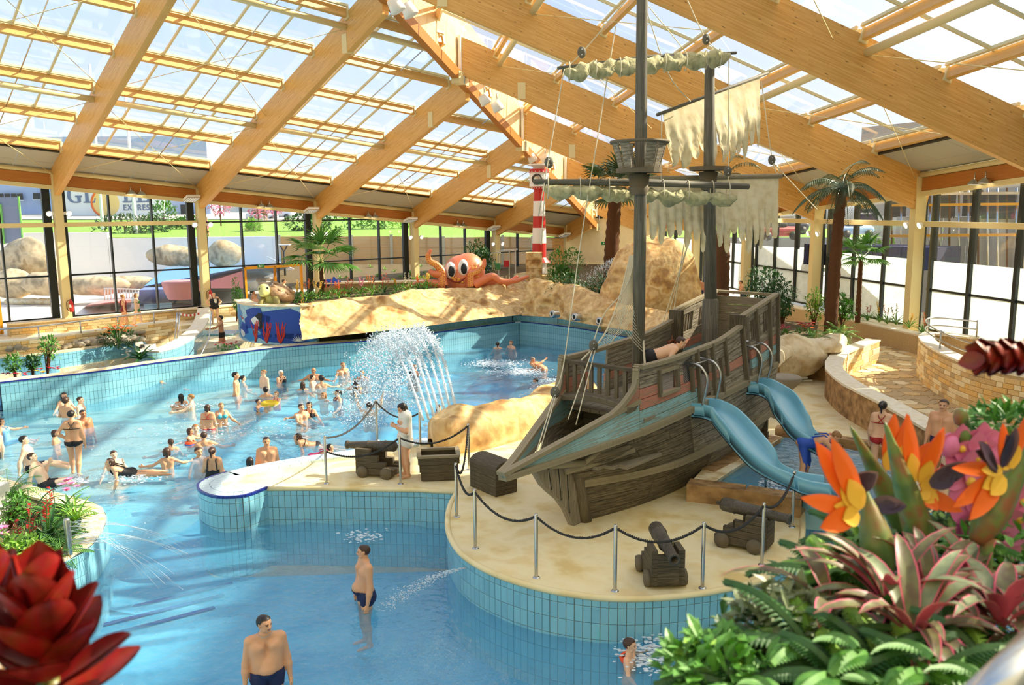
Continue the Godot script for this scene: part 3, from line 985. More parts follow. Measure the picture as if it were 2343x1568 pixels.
# ---- rocks, terrace, bank walls
func make_rocks() -> void:
	# octopus terrace
	var foot := px_line([700, 765, 830, 762, 960, 748, 1100, 730, 1180, 722], 1.36)
	foot[0] = at(690, 778, 1.36)
	var top := px_line([672, 699, 756, 690, 884, 679, 986, 667, 1100, 659], 2.5)
	top[0] = at(690, 698, 2.5)
	top.append(at(1160, 651, 2.55)); foot.append(at(1200, 720, 1.36)); top.append(at(1220, 647, 2.5))
	while top.size() > foot.size(): foot.append(foot[-1] + Vector3(0.3, 0, 0.1))
	var rf := rock_face("rock_wall", M.rock, foot, top, 4, 0.12, 0.26, 1.0)
	tag(rf, "long golden artificial rock face under the octopus terrace", "rock wall")
	# east half of the rock rim, falling toward the ship
	var foot2 := px_line([1195, 722, 1270, 728, 1345, 742, 1440, 757, 1540, 780], 1.36)
	var top2 := [at(1200, 650, 2.5), at(1250, 655, 2.4), at(1300, 690, 2.1), at(1375, 712, 1.95), at(1500, 745, 1.7)]
	for i in 5: top2[i] = Vector3(foot2[i].x + 0.35 + 0.1 * i, [3.0, 2.75, 2.35, 2.1, 1.9][i], foot2[i].z - 0.5)
	var rf2 := rock_face("rock_wall", M.rock, foot2, top2, 14, 0.15, 0.22, 1.0)
	tag(rf2, "golden rock rim with round water nozzles right of the pool corner", "rock wall")
	for e in [[1265, 719], [1316, 726], [1372, 735]]:
		var t := thing("water_nozzle", "", "nozzle", Vector3.ZERO, 0, "round steel nozzles in the rock rim")
		t.set_meta("label", "round steel water nozzle set in the rock rim, %s" % {1265: "nearest the pool corner", 1316: "middle of three", 1372: "nearest the net"}[e[0]])
		var p := on_plane(e[0], e[1], foot2[2] + Vector3(-0.1, 0, 0.12), Vector3(-0.6, 0, 0.8))
		var b := frame_of(Vector3(-0.75, 0.1, 0.65))
		t.position = p; t.basis = b
		var s := mb(true)
		lathe(s, [Vector2(0.07, 0.06), Vector2(0.09, 0.1), Vector2(0.16, 0.08), Vector2(0.17, 0.0), Vector2(0.16, -0.3)], 18, Vector3.ZERO, Basis(Vector3.RIGHT, PI / 2))
		build("flange", s, M.steel, t)
		var s2 := mb()
		lathe(s2, [Vector2(0.001, 0.03), Vector2(0.08, 0.03)], 14, Vector3.ZERO, Basis(Vector3.RIGHT, PI / 2))
		build("bore", s2, M.slot_black, t)
	# terrace fill behind
	var terr := setting("floor_terrace", "raised rock terrace planted with flowers")
	var ts := mb()
	var tp := PackedVector2Array()
	for p in [top[0], top[1], top[2], top[3], top[4], at(1220, 647, 2.45)]: tp.append(Vector2(p.x - 0.1, p.z - 0.4))
	for p in [Vector2(2.2, -47), Vector2(-2, -44.5), Vector2(-8.5, -38)]: tp.append(p)
	extrude(ts, tp, 0.5, 2.42)
	build("terrace_soil", ts, M.soil, terr)
	# mural wall with the painted reef
	var ml := curve([at(538, 770, 0.95) + Vector3(0, 0, -0.5), at(560, 781, 0.95) + Vector3(0, 0, -0.3), at(620, 788, 0.95) + Vector3(0, 0, -0.3), at(715, 788, 0.95) + Vector3(0.1, 0, -0.35)], 8)
	var mt := setting("wall_mural", "curved wall painted with a coral reef")
	var ms := mb()
	wall_strip(ms, ml, 0.9, 2.42, 0.4)
	build("wall_face", ms, M.mural_ground, mt)
	make_mural(ml, mt)
	coping(mt, shift(ml, -0.12), 2.42, 0.6, M.cap_stone, 0.6)
	# big rock mound behind the ship, with smaller humps
	var d := 37.0
	for e in [[1490, 640, 2.1, 2.6, 1.6, 31], [1545, 670, 1.15, 2.3, 1.3, 32], [1420, 690, 1.0, 1.8, 1.2, 33], [1585, 735, 1.3, 1.2, 1.2, 34], [1520, 740, 2.2, 1.3, 1.4, 36]]:
		var p := deep(e[0], e[1], d)
		p.y -= 0.6
		var o := boulder("rock_mound", M.rock, p, Vector3(e[2], e[3], e[4]), e[5], 0.14, 32)
		tag(o, {31: "tallest golden rock mound behind the ship's net", 32: "golden rock hump right of the tallest mound", 33: "golden rock hump left of the tallest mound with spray over it", 34: "low golden rock by the ship's stern rigging", 36: "broad golden rock at the foot of the mound"}[e[5]], "rock", "golden rocks behind the ship")
	# rock border between ship deck and wave pool
	var o2 := rock_ridge("rock_border", M.rock, [at(985, 1030), at(1050, 1022), at(1150, 1000), at(1260, 965), at(1340, 935)], [0.45, 0.6, 0.55, 0.6, 0.6], [0.6, 0.8, 0.8, 0.85, 0.9], 41, 0.12)
	tag(o2, "low golden rock border between sand deck and wave pool", "rock wall")
	# retaining wall, plaza
	var outer := curve([at(1912, 800, 1.55), at(1890, 832, 1.55), at(1901, 853, 1.55), at(1936, 880, 1.55), at(2020, 922, 1.55), at(2100, 968, 1.55), at(2200, 1022, 1.55), at(2330, 1075, 1.55)], 8)
	outer = curve([at(1985, 775, 1.55), at(1945, 790, 1.55)], 3) + outer
	var rw := setting("wall_retaining", "curved brown render retaining wall with pale coping")
	var rs := mb()
	wall_strip(rs, outer, 0.0, 1.5, 0.4)
	build("wall_face", rs, M.brown_wall, rw)
	coping(rw, shift(outer, -0.05), 1.49, 0.5, M.cap_white, 1.1, 0.06)
	var inner := shift(outer, 0.41)
	stone_wall(rw, inner, 0.7, 1.5, 1.0, 0.02, 0.2, 1.3)
	var ramp := setting("floor_ramp", "flagstone path between the curved walls")
	var rp := mb()
	var poly := PackedVector2Array()
	for p in inner: poly.append(Vector2(p.x, p.z))
	for p in [Vector2(14, -14), Vector2(18, -20), Vector2(19, -36), Vector2(12, -36)]: poly.append(p)
	extrude(rp, poly, 0.0, 0.75)
	build("paving_bed", rp, M.slate_3, ramp)
	flagstones(ramp, poly, 0.75, 9.5, 17.0, -33.0, -18.0)
	# second curved wall of stone
	var cyl := curve([at(2260, 1010, 0.75), at(2190, 985, 0.75), at(2125, 935, 0.75), at(2085, 875, 0.75), at(2092, 845, 0.75), at(2140, 815, 0.75), at(2343, 838, 0.75)], 8)
	cyl = curve([Vector3(14.0, 0.75, -19.0), Vector3(12.6, 0.75, -20.7), Vector3(12.2, 0.75, -22.6), Vector3(12.6, 0.75, -25.4), Vector3(13.4, 0.75, -27.6), Vector3(14.2, 0.75, -28.0), Vector3(15.0, 0.75, -27.0)], 8)
	var cw := setting("wall_stone_curve", "curved wall of honey stone with steel rail")
	stone_wall(cw, cyl, 0.75, 1.95, 1.0, 0.35, 0.14, 1.0)
	coping(cw, shift(cyl, 0.05), 1.95, -0.45, M.cap_white, 0.9)
	var railc := lift(shift(cyl.slice(10), -0.15), 2.0)
	for h in [0.25, 0.5]: part("rail", tube_mesh(lift(railc, 2.0 + h), 0.022, 8), M.steel, cw)
	for i in [0, 12, 24, railc.size() - 1]: part("rail_post", tube_mesh([railc[i], railc[i] + Vector3(0, 0.55, 0)], 0.025, 8), M.steel, cw)
	# planter wall under the frosted windows
	var pw := setting("wall_planter_east", "long honey stone planter under the frosted windows")
	var base := []
	for k in [1.35, 0.8, 0.3, -0.2, -0.8, -1.4, -2.0]: base.append(eave(false, k) + NR * 0.75)
	base = lift(base, 0.7)
	stone_wall(pw, base, 0.7, 1.42, 1.0, 0.5, 0.13, 1.2)
	coping(pw, shift(base, 0.06), 1.42, -0.5, M.cap_white, 0.9)
	# dark rock nook with lumps on top, behind the slides
	var nook := px_line([1745, 925, 1765, 895, 1800, 872, 1832, 863, 1888, 873], DECK)
	var nk := setting("wall_nook", "brown rendered rock wall behind the water slides")
	var ns := mb()
	wall_strip(ns, nook, DECK - 0.3, 1.75, 0.5)
	build("wall_face", ns, M.brown_wall, nk)
	var np := mb()
	var nq := on_plane(1868, 845, nook[3], Vector3(0.1, 0, 1))
	box(np, nq + Vector3(-0.1, -0.05, 0.08), Vector3(0.75, 0.55, 0.05), Basis(Vector3.UP, -0.15))
	build("access_panel", np, M.rock_grey, nk)
	var lumps := rock_ridge("rock_border", M.rock_pale, lift([nook[0] + Vector3(-0.3, 0, 0.3), nook[1] + Vector3(0, 0, -0.2), nook[2] + Vector3(0, 0, -0.2), nook[3] + Vector3(0, 0, -0.3), nook[4] + Vector3(0.1, 0, -0.3), nook[4] + Vector3(1.0, 0, -2.0)], 1.62), [0.45, 0.45, 0.45, 0.45, 0.45, 0.4], [0.3, 0.35, 0.3, 0.3, 0.35, 0.3], 51, 0.14)
	tag(lumps, "pale lumpy rock border along the palm bed", "rock wall")
	var bed := setting("floor_palm_bed", "planting soil round the palms")
	var bs := mb()
	var bp := PackedVector2Array([Vector2(nook[1].x - 0.3, nook[1].z - 0.2), Vector2(nook[3].x, nook[3].z - 0.3), Vector2(nook[4].x + 0.2, nook[4].z - 0.3), Vector2(10.4, -29.0), Vector2(12.2, -33.5), Vector2(9, -35), Vector2(6.2, -31)])
	extrude(bs, bp, 0.4, 1.62)
	build("soil_fill", bs, M.soil, bed)
	for e in [[1775, 800, 1.0, 0.75, 0.8, 61, "pale boulder behind the ship's stern"], [1825, 790, 0.9, 0.7, 0.7, 62, "pale boulder under the crimson flowers"]]:
		var o := boulder("pale_boulder", M.rock_pale, deep(e[0], e[1], 27.0) + Vector3(0, -0.35, 0), Vector3(e[2], e[3], e[4]), e[5], 0.12, 20)
		tag(o, e[6], "rock", "pale boulders at the palm bed")

func flagstones(parent: Node, poly: PackedVector2Array, y: float, x0: float, x1: float, z0: float, z1: float) -> void:
	var z := z0
	var r := RandomNumberGenerator.new()
	r.seed = 77
	while z < z1:
		var x := x0
		while x < x1:
			var c := Vector2(x + r.randf_range(-0.1, 0.1), z + r.randf_range(-0.1, 0.1))
			if Geometry2D.is_point_in_polygon(c, poly):
				var n := 5 + r.randi() % 3
				var pl := PackedVector2Array()
				for i in n: pl.append(c + Vector2.from_angle(TAU * (i + r.randf() * 0.5) / n) * r.randf_range(0.22, 0.33))
				var s := mb()
				extrude(s, pl, y - 0.02, y + 0.012 + r.randf() * 0.012)
				s.generate_normals()
				piece("flagstone", s.commit(), M["slate_%d" % (r.randi() % 4)], parent)
			x += 0.52
		z += 0.52

# a patch of paint standing 4 mm proud of the mural wall; u runs along it, v up
func mural_at(ml: Array, u: float, v: float, proud := 0.012) -> Vector3:
	var total := 0.0
	for i in ml.size() - 1: total += (ml[i + 1] - ml[i]).length()
	var p := along(ml, u * total)
	var n: Vector3 = -Vector3(p[1].z, 0, -p[1].x)
	return Vector3(p[0].x, 0.95 + v * 1.45, p[0].z) + n * proud
func daub(ml: Array, parent: Node, called: String, m: Material, outline: Array, proud := 0.012) -> void:
	var pl := PackedVector2Array()
	for i in range(0, outline.size(), 2): pl.append(Vector2(outline[i], outline[i + 1]))
	# cut into narrow strips so that the paint follows the curve
	var s := mb()
	for k in 40:
		var u0 := k / 40.0
		var strip := PackedVector2Array([Vector2(u0, -0.1), Vector2(u0 + 0.025, -0.1), Vector2(u0 + 0.025, 1.1), Vector2(u0, 1.1)])
		for q in Geometry2D.intersect_polygons(pl, strip):
			var idx := Geometry2D.triangulate_polygon(q)
			for i in range(0, idx.size(), 3):
				tri(s, mural_at(ml, q[idx[i]].x, q[idx[i]].y, proud), mural_at(ml, q[idx[i + 1]].x, q[idx[i + 1]].y, proud), mural_at(ml, q[idx[i + 2]].x, q[idx[i + 2]].y, proud))
	build(called, s, m, parent)
func blob2(cx: float, cy: float, rx: float, ry: float, sd: int, rough := 0.3) -> Array:
	var r := RandomNumberGenerator.new()
	r.seed = sd
	var o := []
	for i in 16:
		var k := 1.0 + r.randf_range(-rough, rough)
		o.append(cx + cos(TAU * i / 16.0) * rx * k); o.append(clampf(cy + sin(TAU * i / 16.0) * ry * k, 0.0, 1.0))
	return o
func make_mural(ml: Array, parent: Node) -> void:
	mat("paint_deep", Color8(28, 74, 170), 0.6)
	mat("paint_mid", Color8(70, 150, 214), 0.6)
	mat("paint_red", Color8(206, 58, 48), 0.6)
	mat("paint_white", Color8(236, 240, 238), 0.6)
	mat("paint_black", Color8(24, 26, 34), 0.6)
	mat("paint_yellow", Color8(236, 206, 70), 0.6)
	daub(ml, parent, "painted_water", M.paint_mid, blob2(0.14, 0.62, 0.12, 0.3, 3), 0.010)
	daub(ml, parent, "painted_water", M.paint_mid, blob2(0.3, 0.25, 0.2, 0.25, 4), 0.010)
	daub(ml, parent, "painted_reef", M.paint_deep, blob2(0.48, 0.6, 0.15, 0.3, 5), 0.014)
	daub(ml, parent, "painted_reef", M.paint_deep, blob2(0.72, 0.52, 0.2, 0.42, 6, 0.2), 0.014)
	daub(ml, parent, "painted_reef", M.paint_deep, blob2(0.28, 0.3, 0.1, 0.16, 7), 0.014)
	daub(ml, parent, "painted_reef", M.paint_deep, blob2(0.75, 0.14, 0.25, 0.13, 9, 0.15), 0.014)
	daub(ml, parent, "painted_shell", M.paint_white, blob2(0.25, 0.17, 0.07, 0.1, 8, 0.15), 0.018)
	daub(ml, parent, "painted_fish", M.paint_white, [0.43, 0.62, 0.5, 0.74, 0.56, 0.62, 0.53, 0.45, 0.46, 0.5], 0.018)
	daub(ml, parent, "painted_fish", M.paint_black, [0.49, 0.72, 0.53, 0.82, 0.57, 0.8, 0.56, 0.62, 0.57, 0.42, 0.53, 0.36, 0.535, 0.6], 0.02)
	daub(ml, parent, "painted_fish", M.paint_yellow, [0.035, 0.5, 0.06, 0.55, 0.075, 0.4, 0.05, 0.3], 0.018)
	daub(ml, parent, "painted_fish", M.paint_red, [0.2, 0.66, 0.3, 0.62, 0.29, 0.58, 0.22, 0.62], 0.018)
	var r := RandomNumberGenerator.new()
	r.seed = 5
	for c in [0.48, 0.6, 0.72]:
		for b in 9:
			var pts := []
			var u: float = c
			var v := 0.0
			var lean := r.randf_range(-0.012, 0.012)
			for i in 6:
				pts.append(mural_at(ml, u, v, 0.02)); u += lean + r.randf_range(-0.012, 0.012); v += 0.1 + r.randf() * 0.03
			var s := mb()
			tube(s, pts, [0.035, 0.03, 0.025, 0.02, 0.016, 0.01], 5)
			build("painted_coral", s, M.paint_red, parent)
	for c in [[0.86, 0.13, "paint_white"], [0.96, 0.13, "paint_mid"]]:
		for b in 9:
			var a := PI * (0.05 + b * 0.112)
			var s := mb()
			tube(s, [mural_at(ml, c[0], 0.05, 0.03), mural_at(ml, clampf(c[0] + cos(a) * 0.05, 0, 1), 0.05 + sin(a) * 0.17, 0.03)], [0.02, 0.008], 4)
			build("painted_fan", s, M[c[2]], parent)

# ---- west bank: lazy river, curved wall, steps, ramp, pebbles
func make_bank() -> void:
	var lw := setting("water_surface_river", "blue water of the narrow river behind the wave pool")
	var ws := mb()
	var strip := wave_line.slice(4, 30)
	var far := shift(strip, 3.9)
	for i in strip.size() - 1: quad(ws, lift(strip, 0.5)[i], lift(strip, 0.5)[i + 1], lift(far, 0.5)[i + 1], lift(far, 0.5)[i])
	build("river_sheet", ws, M.water, lw)
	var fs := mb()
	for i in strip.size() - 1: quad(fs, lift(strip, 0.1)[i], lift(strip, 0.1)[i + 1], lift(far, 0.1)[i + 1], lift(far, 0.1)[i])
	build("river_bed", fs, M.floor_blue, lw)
	var bk := setting("wall_river", "pale tiled bank of the narrow river")
	var bank := curve([at(-200, 838, 1.2), at(-60, 826, 1.2), at(15, 820, 1.2), at(120, 811, 1.2), at(230, 795, 1.2), at(310, 784, 1.2), at(316, 800, 1.2), at(342, 809, 1.2), at(388, 802, 1.2), at(423, 788, 1.2), at(447, 772, 1.2), at(466, 754, 1.2), at(478, 730, 1.2), at(482, 702, 1.2)], 5)
	tile_wall(bk, bank, 0.1, 1.2, -1.0, 0.16, 0.16, 0.3)
	coping(bk, bank.slice(0, 26), 1.2, 0.35, M.cap_stone, 0.8)
	coping(bk, bank.slice(28), 1.2, 0.62, M.cap_white, 0.8)
	var gap := mb()
	hexa(gap, [at(309, 784, 1.2), at(312, 808, 1.2), at(336, 803, 1.2), at(325, 780, 1.2), at(309, 784, 1.26), at(312, 808, 1.26), at(336, 803, 1.26), at(325, 780, 1.26)])
	build("coping_stone", gap, M.cap_white, bk)
	# steps in the river, with a lady and a man on them
	var stp := setting("floor_steps", "blue tiled steps rising out of the river")
	for i in 6:
		var y := 0.15 + i * 0.12
		var p := at(480, 803 - i * 8.6, y)
		var q := at(545, 803 - i * 8.6, y)
		var s := mb()
		bar(s, p + Vector3(0, -0.3, 0), q + Vector3(0, -0.3, 0), 1.4, 0.6)
		build("step", s, M.tile_2, stp)
		var n := mb()
		bar(n, p + Vector3(0, 0.01, 0.7), q + Vector3(0, 0.01, 0.7), 0.06, 0.03)
		build("step_nosing", n, M.tile_white, stp)
	var land := mb()
	box(land, at(515, 735, 0.6) + Vector3(0, -0.3, 0), Vector3(2.2, 0.6, 4.5), Basis(Vector3.UP, 0.1))
	build("landing", land, M.slate_0, stp)
	# ramp wall with handrail
	var rw := setting("wall_ramp", "honey stone ramp wall with steel handrail")
	var top := curve([at(-180, 795, 1.75), at(0, 783, 1.75), at(100, 774, 1.75), at(205, 760, 1.75), at(300, 747, 1.75), at(405, 734, 1.75)], 4)
	stone_wall(rw, top, 0.55, 1.72, -1.0, 0.3, 0.13, 1.3)
	coping(rw, top, 1.72, 0.35, M.cap_white, 0.9)
	part("handrail", tube_mesh(lift(top, 2.2), 0.03, 8), M.steel, rw)
	for w in paced(top, 1.55, 0.4): part("rail_post", tube_mesh([Vector3(w[0].x, 1.75, w[0].z), Vector3(w[0].x, 2.2, w[0].z)], 0.025, 6), M.steel, rw)
	for e in [[404, 745], [410, 742]]:
		var p := at(e[0], 800, 1.0)
		part("rail_post", tube_mesh([at(398 + (e[0] - 404), 792, 1.0), at(e[0], 736, 1.9), at(e[0] + 1, 716, 2.2)], 0.03, 8), M.steel, rw)
	# stone wall under the west windows
	var sw := setting("wall_sill_west", "honey stone sill wall under the clear windows")
	var sl := []
	for k in [-1.6, -1.0, -0.38, 0.2, 0.7, 1.05, 1.4, 1.62]: sl.append(eave(true, k) + NL * 0.55)
	sl = lift(sl, 0.6)
	stone_wall(sw, sl.slice(2), 0.6, 1.2, -1.0, 0.5, 0.13, 1.5)
	coping(sw, shift(sl.slice(2), -0.06), 1.2, 0.7, M.cap_stone, 0.9)
	# steps between ramp and curved wall
	for i in 4:
		var s := mb()
		bar(s, at(408, 752 + i * 13, 0.95 - i * 0.12), at(456 - i * 9, 747 + i * 13, 0.95 - i * 0.12), 0.6, 0.3)
		build("stone_step", s, M.slate_2, sw)
	# pebbles
	var pr := RandomNumberGenerator.new()
	pr.seed = 9
	var meshes := []
	for i in 5:
		var s := mb(true)
		var n := ring_noise(i + 90, 2.0)
		ball(s, Vector3.ZERO, Vector3(0.2 + 0.04 * i, 0.11, 0.15), 9)
		s.generate_normals()
		meshes.append(s.commit())
	var grey := []
	for i in 4: grey.append(mat("pebble_%d" % i, [Color8(150, 140, 122), Color8(172, 162, 142), Color8(130, 122, 108), Color8(188, 176, 156)][i], 0.8))
	for i in 120:
		var u := pr.randf()
		var v := pr.randf()
		var px := lerpf(10, 325, u)
		var y0 := lerpf(812, 781, u)
		var y1 := lerpf(800, 752, u)
		var p := at(px, lerpf(y0 - 1, y1, v * v), 1.2 + v * 0.28)
		var o := part("pebble", meshes[i % 5], grey[i % 4], self, Transform3D(Basis(Vector3.UP, pr.randf() * 6.0).scaled(Vector3.ONE * pr.randf_range(0.75, 1.35)), p + Vector3(0, 0.05, 0)))
		tag(o, "rounded grey pebble in the bed below the ramp wall", "pebble", "pebbles below the ramp wall")
	var pbs := mb()
	var pb := [at(-150, 838, 1.2), at(0, 822, 1.2), at(120, 811, 1.2), at(230, 795, 1.2), at(330, 782, 1.2), at(330, 752, 1.5), at(205, 766, 1.5), at(100, 782, 1.5), at(-150, 805, 1.5)]
	for i in 4: quad(pbs, pb[i] + Vector3(0, -0.05, -0.2), pb[i + 1] + Vector3(0, -0.05, -0.2), pb[maxi(8 - i - 1, 5)], pb[8 - i])
	build("pebble_soil", pbs, M.soil, bk)

# ---- the pirate ship
var SK := Vector3(1.2, 0, -14.5)
var SA := Vector3(0.6428, 0, -0.766)
var SR_ := Vector3(0.766, 0, 0.6428)
func sp(s: float, w: float, y: float) -> Vector3:
	return SK + SA * s + SR_ * w + Vector3(0, y, 0)
func row3(a: Array) -> Array:
	var o := []
	for i in range(0, a.size(), 3): o.append(Vector3(a[i], a[i + 1], a[i + 2]))
	return o
func row_at(r: Array, u: float) -> Vector3:
	var f := clampf(u, 0.0, 1.0) * (r.size() - 1)
	var i := mini(int(f), r.size() - 2)
	return (r[i] as Vector3).cubic_interpolate(r[i + 1], r[maxi(i - 1, 0)], r[mini(i + 2, r.size() - 1)], f - i)
# one plank between two lines of the hull (each x = along, y = out, z = height), on one side
func strake(parent: Node, ra: Array, rb: Array, v0: float, v1: float, u0: float, u1: float, side: float, m: Material, thick := 0.05, proud := 0.0, called := "plank") -> void:
	var s := mb()
	var n := maxi(3, int((u1 - u0) * 14))
	var prev := []
	var run := 0.0
	for i in n + 1:
		var u := lerpf(u0 + 0.0015, u1 - 0.0015, float(i) / n)
		var a := row_at(ra, u)
		var b := row_at(rb, u)
		var lo := a.lerp(b, v0 + 0.006)
		var hi := a.lerp(b, v1 - 0.006)
		var o := proud
		var q := [sp(lo.x, side * (lo.y + o), lo.z), sp(hi.x, side * (hi.y + o), hi.z), sp(hi.x, side * (hi.y + o - thick), hi.z), sp(lo.x, side * (lo.y + o - thick), lo.z)]
		if i > 0:
			var d: float = (q[0] - prev[0]).length()
			for k in 4:
				var k2 := (k + 1) % 4
				s.set_uv(Vector2(run, v0 + k * 0.2)); s.add_vertex(prev[k]); s.set_uv(Vector2(run, v0 + k * 0.2 + 0.07)); s.add_vertex(prev[k2]); s.set_uv(Vector2(run + d, v0 + k * 0.2 + 0.07)); s.add_vertex(q[k2])
				s.set_uv(Vector2(run, v0 + k * 0.2)); s.add_vertex(prev[k]); s.set_uv(Vector2(run + d, v0 + k * 0.2 + 0.07)); s.add_vertex(q[k2]); s.set_uv(Vector2(run + d, v0 + k * 0.2)); s.add_vertex(q[k])
			run += d
		if i == 0 or i == n: quad(s, q[0], q[1], q[2], q[3], 0.1, 0.1)
		prev = q
	build(called, s, m, parent)
func rail_along(parent: Node, called: String, r: Array, side: float, m: Material, w: float, h: float, u0 := 0.0, u1 := 1.0, lift_ := 0.0) -> void:
	var s := mb()
	var n := 24
	for i in n:
		var a := row_at(r, lerpf(u0, u1, float(i) / n))
		var b := row_at(r, lerpf(u0, u1, float(i + 1) / n))
		bar(s, sp(a.x, side * a.y, a.z + lift_), sp(b.x, side * b.y, b.z + lift_), w, h)
	build(called, s, m, parent)
func ship_board(parent: Node, called: String, a: Vector3, b: Vector3, w: float, h: float, m: Material, up := Vector3.UP) -> void:
	part(called, bar_mesh(sp(a.x, a.y, a.z), sp(b.x, b.y, b.z), w, h, up), m, parent)
func make_ship() -> void:
	mat("rope_dark", Color8(52, 52, 52), 0.85)
	mat("rope_pale", Color8(214, 206, 180), 0.85)
	patchy("sailcloth", 0.02, [Color8(214, 198, 152), Color8(236, 224, 186), Color8(242, 234, 204)], 0.7, 0.9, 0.0, 61)
	M.sailcloth.backlight_enabled = true
	M.sailcloth.backlight = Color(0.45, 0.42, 0.32)
	patchy("furled_cloth", 0.03, [Color8(150, 150, 112), Color8(192, 188, 146), Color8(206, 200, 160)], 0.9, 0.9, 0.8, 62)
	wood("mast_wood", Color8(122, 118, 104), Color8(70, 68, 60), 5, 0.8, Vector3(0.5, 1.2, 1), 0.7, 27)
	wood("rail_wood", Color8(166, 154, 126), Color8(108, 98, 76), 6, 0.8, Vector3(0.8, 3, 1), 0.7, 28)
	mat("slide_blue", Color8(108, 178, 206), 0.25)
	M.slide_blue.clearcoat_enabled = true
	var sh := thing("pirate_ship", "weathered wooden pirate ship with slides on the sand island", "ship")
	var foot := row3([0.05, 0.06, 0.6, 0.8, 0.25, 0.6, 1.7, 0.42, 0.6, 2.6, 0.5, 0.62, 4.5, 0.5, 0.62, 6.1, 0.45, 0.66])
	var low := row3([-0.2, 0.08, 1.39, 0.7, 0.48, 1.39, 1.6, 0.74, 1.39, 2.43, 0.85, 1.4, 4.5, 0.9, 1.45, 6.3, 0.8, 1.55])
	var wale := row3([-0.75, 0.3, 2.1, -0.15, 0.7, 2.25, 0.9, 0.88, 2.33, 1.95, 0.95, 2.41, 4.34, 0.97, 2.55, 6.5, 0.85, 2.7])
	var wale_bow := row3([-2.12, 0.02, 2.0, -1.76, 0.12, 2.03, -0.85, 0.41, 2.13, -0.15, 0.72, 2.25, 0.6, 0.83, 2.3])
	var gun_bow := row3([-2.16, 0.02, 2.07, -1.74, 0.11, 2.17, -0.89, 0.36, 2.42, 0.03, 0.63, 2.7, 0.6, 0.8, 2.86])
	var horn := row3([0.0, 0.62, 2.69, 0.2, 0.69, 2.82, 0.36, 0.76, 3.0, 0.47, 0.8, 3.17, 0.5, 0.8, 3.46, 0.6, 0.8, 3.46])
	var horn_low := row3([0.0, 0.63, 2.66, 0.2, 0.69, 2.75, 0.36, 0.74, 2.8, 0.47, 0.78, 2.83, 0.52, 0.79, 2.85, 0.6, 0.8, 2.86])
	var wale_mid := row3([0.6, 0.83, 2.3, 1.6, 0.92, 2.38, 2.6, 0.95, 2.45, 3.6, 0.96, 2.5, 4.6, 0.96, 2.56])
	var gun_mid := row3([0.6, 0.8, 3.45, 1.6, 0.83, 3.45, 2.6, 0.84, 3.5, 3.6, 0.83, 3.56, 4.6, 0.8, 3.74])
	var wale_aft := row3([4.6, 0.96, 2.56, 5.4, 0.92, 2.62, 6.35, 0.86, 2.7])
	var gun_aft := row3([4.6, 0.8, 3.92, 5.4, 0.78, 4.06, 6.5, 0.74, 4.24])
	for side in [1.0, -1.0]:
		for i in 4:
			for q in [[0.0, 0.36], [0.36, 0.7], [0.7, 1.0]]:
				strake(sh, foot, low, i / 4.0, (i + 1) / 4.0, q[0], q[1], side, M.ship_dark if q[0] < 0.5 else M.ship_wood, 0.06, rng.randf() * 0.012)  # aft planks paler: sunlight on that part is put into the wood colour
		for i in 5:
			for q in [[0.0, 0.3 + (i % 2) * 0.2], [0.3 + (i % 2) * 0.2, 0.62], [0.62, 1.0]]:
				strake(sh, low, wale, i / 5.0, (i + 1) / 5.0, q[0], q[1], side, M.ship_dark if q[0] < 0.55 else M.ship_wood, 0.06, rng.randf() * 0.012)  # same paler wood aft, standing in for sun on the hull
		for i in 3:
			strake(sh, wale_bow, gun_bow, i / 3.0, (i + 1) / 3.0, 0.0, 1.0, side, M.ship_blue, 0.06, rng.randf() * 0.008)
		strake(sh, horn_low, horn, 0.0, 0.5, 0.0, 1.0, side, M.ship_red, 0.06)
		strake(sh, horn_low, horn, 0.5, 1.0, 0.0, 1.0, side, M.ship_wood, 0.06)
		# topsides amidships: openings at the slide on the near side
		var spans := [[0.0, 0.5], [0.62, 0.96]] if side > 0 else [[0.0, 0.2], [0.36, 0.96]]
		for sp_ in spans:
			for i in 6:
				var m: Material = M.ship_wood
				if i < 2 and sp_[0] < 0.3: m = M.ship_blue
				elif i == 2 or (i == 3 and sp_[0] < 0.3): m = M.ship_red
				if side > 0 and sp_[0] < 0.3 and i in [3, 4]:
					strake(sh, wale_mid, gun_mid, i / 6.0, (i + 1) / 6.0, 0.0, 0.16, side, m, 0.05)
					strake(sh, wale_mid, gun_mid, i / 6.0, (i + 1) / 6.0, 0.3, 0.36, side, m, 0.05)
					strake(sh, wale_mid, gun_mid, i / 6.0, (i + 1) / 6.0, 0.45, 0.5, side, m, 0.05)
					continue
				strake(sh, wale_mid, gun_mid, i / 6.0, (i + 1) / 6.0, sp_[0], sp_[1], side, m, 0.05, rng.randf() * 0.01)
		for i in 7:
			for q in ([[0.25, 1.0]] if side > 0 else [[0.0, 1.0]]):
				var open := i in [4, 5]
				if open:
					for g in [[q[0], 0.3], [0.52, 0.64], [0.86, 1.0]]: strake(sh, wale_aft, gun_aft, i / 7.0, (i + 1) / 7.0, g[0], g[1], side, M.ship_wood, 0.05)
				else:
					strake(sh, wale_aft, gun_aft, i / 7.0, (i + 1) / 7.0, q[0], q[1], side, [M.ship_wood, M.ship_blue, M.ship_red, M.ship_wood, M.ship_wood, M.ship_wood, M.ship_wood][i], 0.05, rng.randf() * 0.01)
		# wales, rails
		rail_along(sh, "wale", wale_bow, side, M.rail_wood, 0.12, 0.1)
		rail_along(sh, "wale", wale_mid, side, M.rail_wood, 0.14, 0.12)
		rail_along(sh, "wale", wale_aft, side, M.rail_wood, 0.12, 0.1)
		rail_along(sh, "rubbing_strake", low, side, M.rail_wood, 0.14, 0.13, 0.0, 1.0, 0.03)
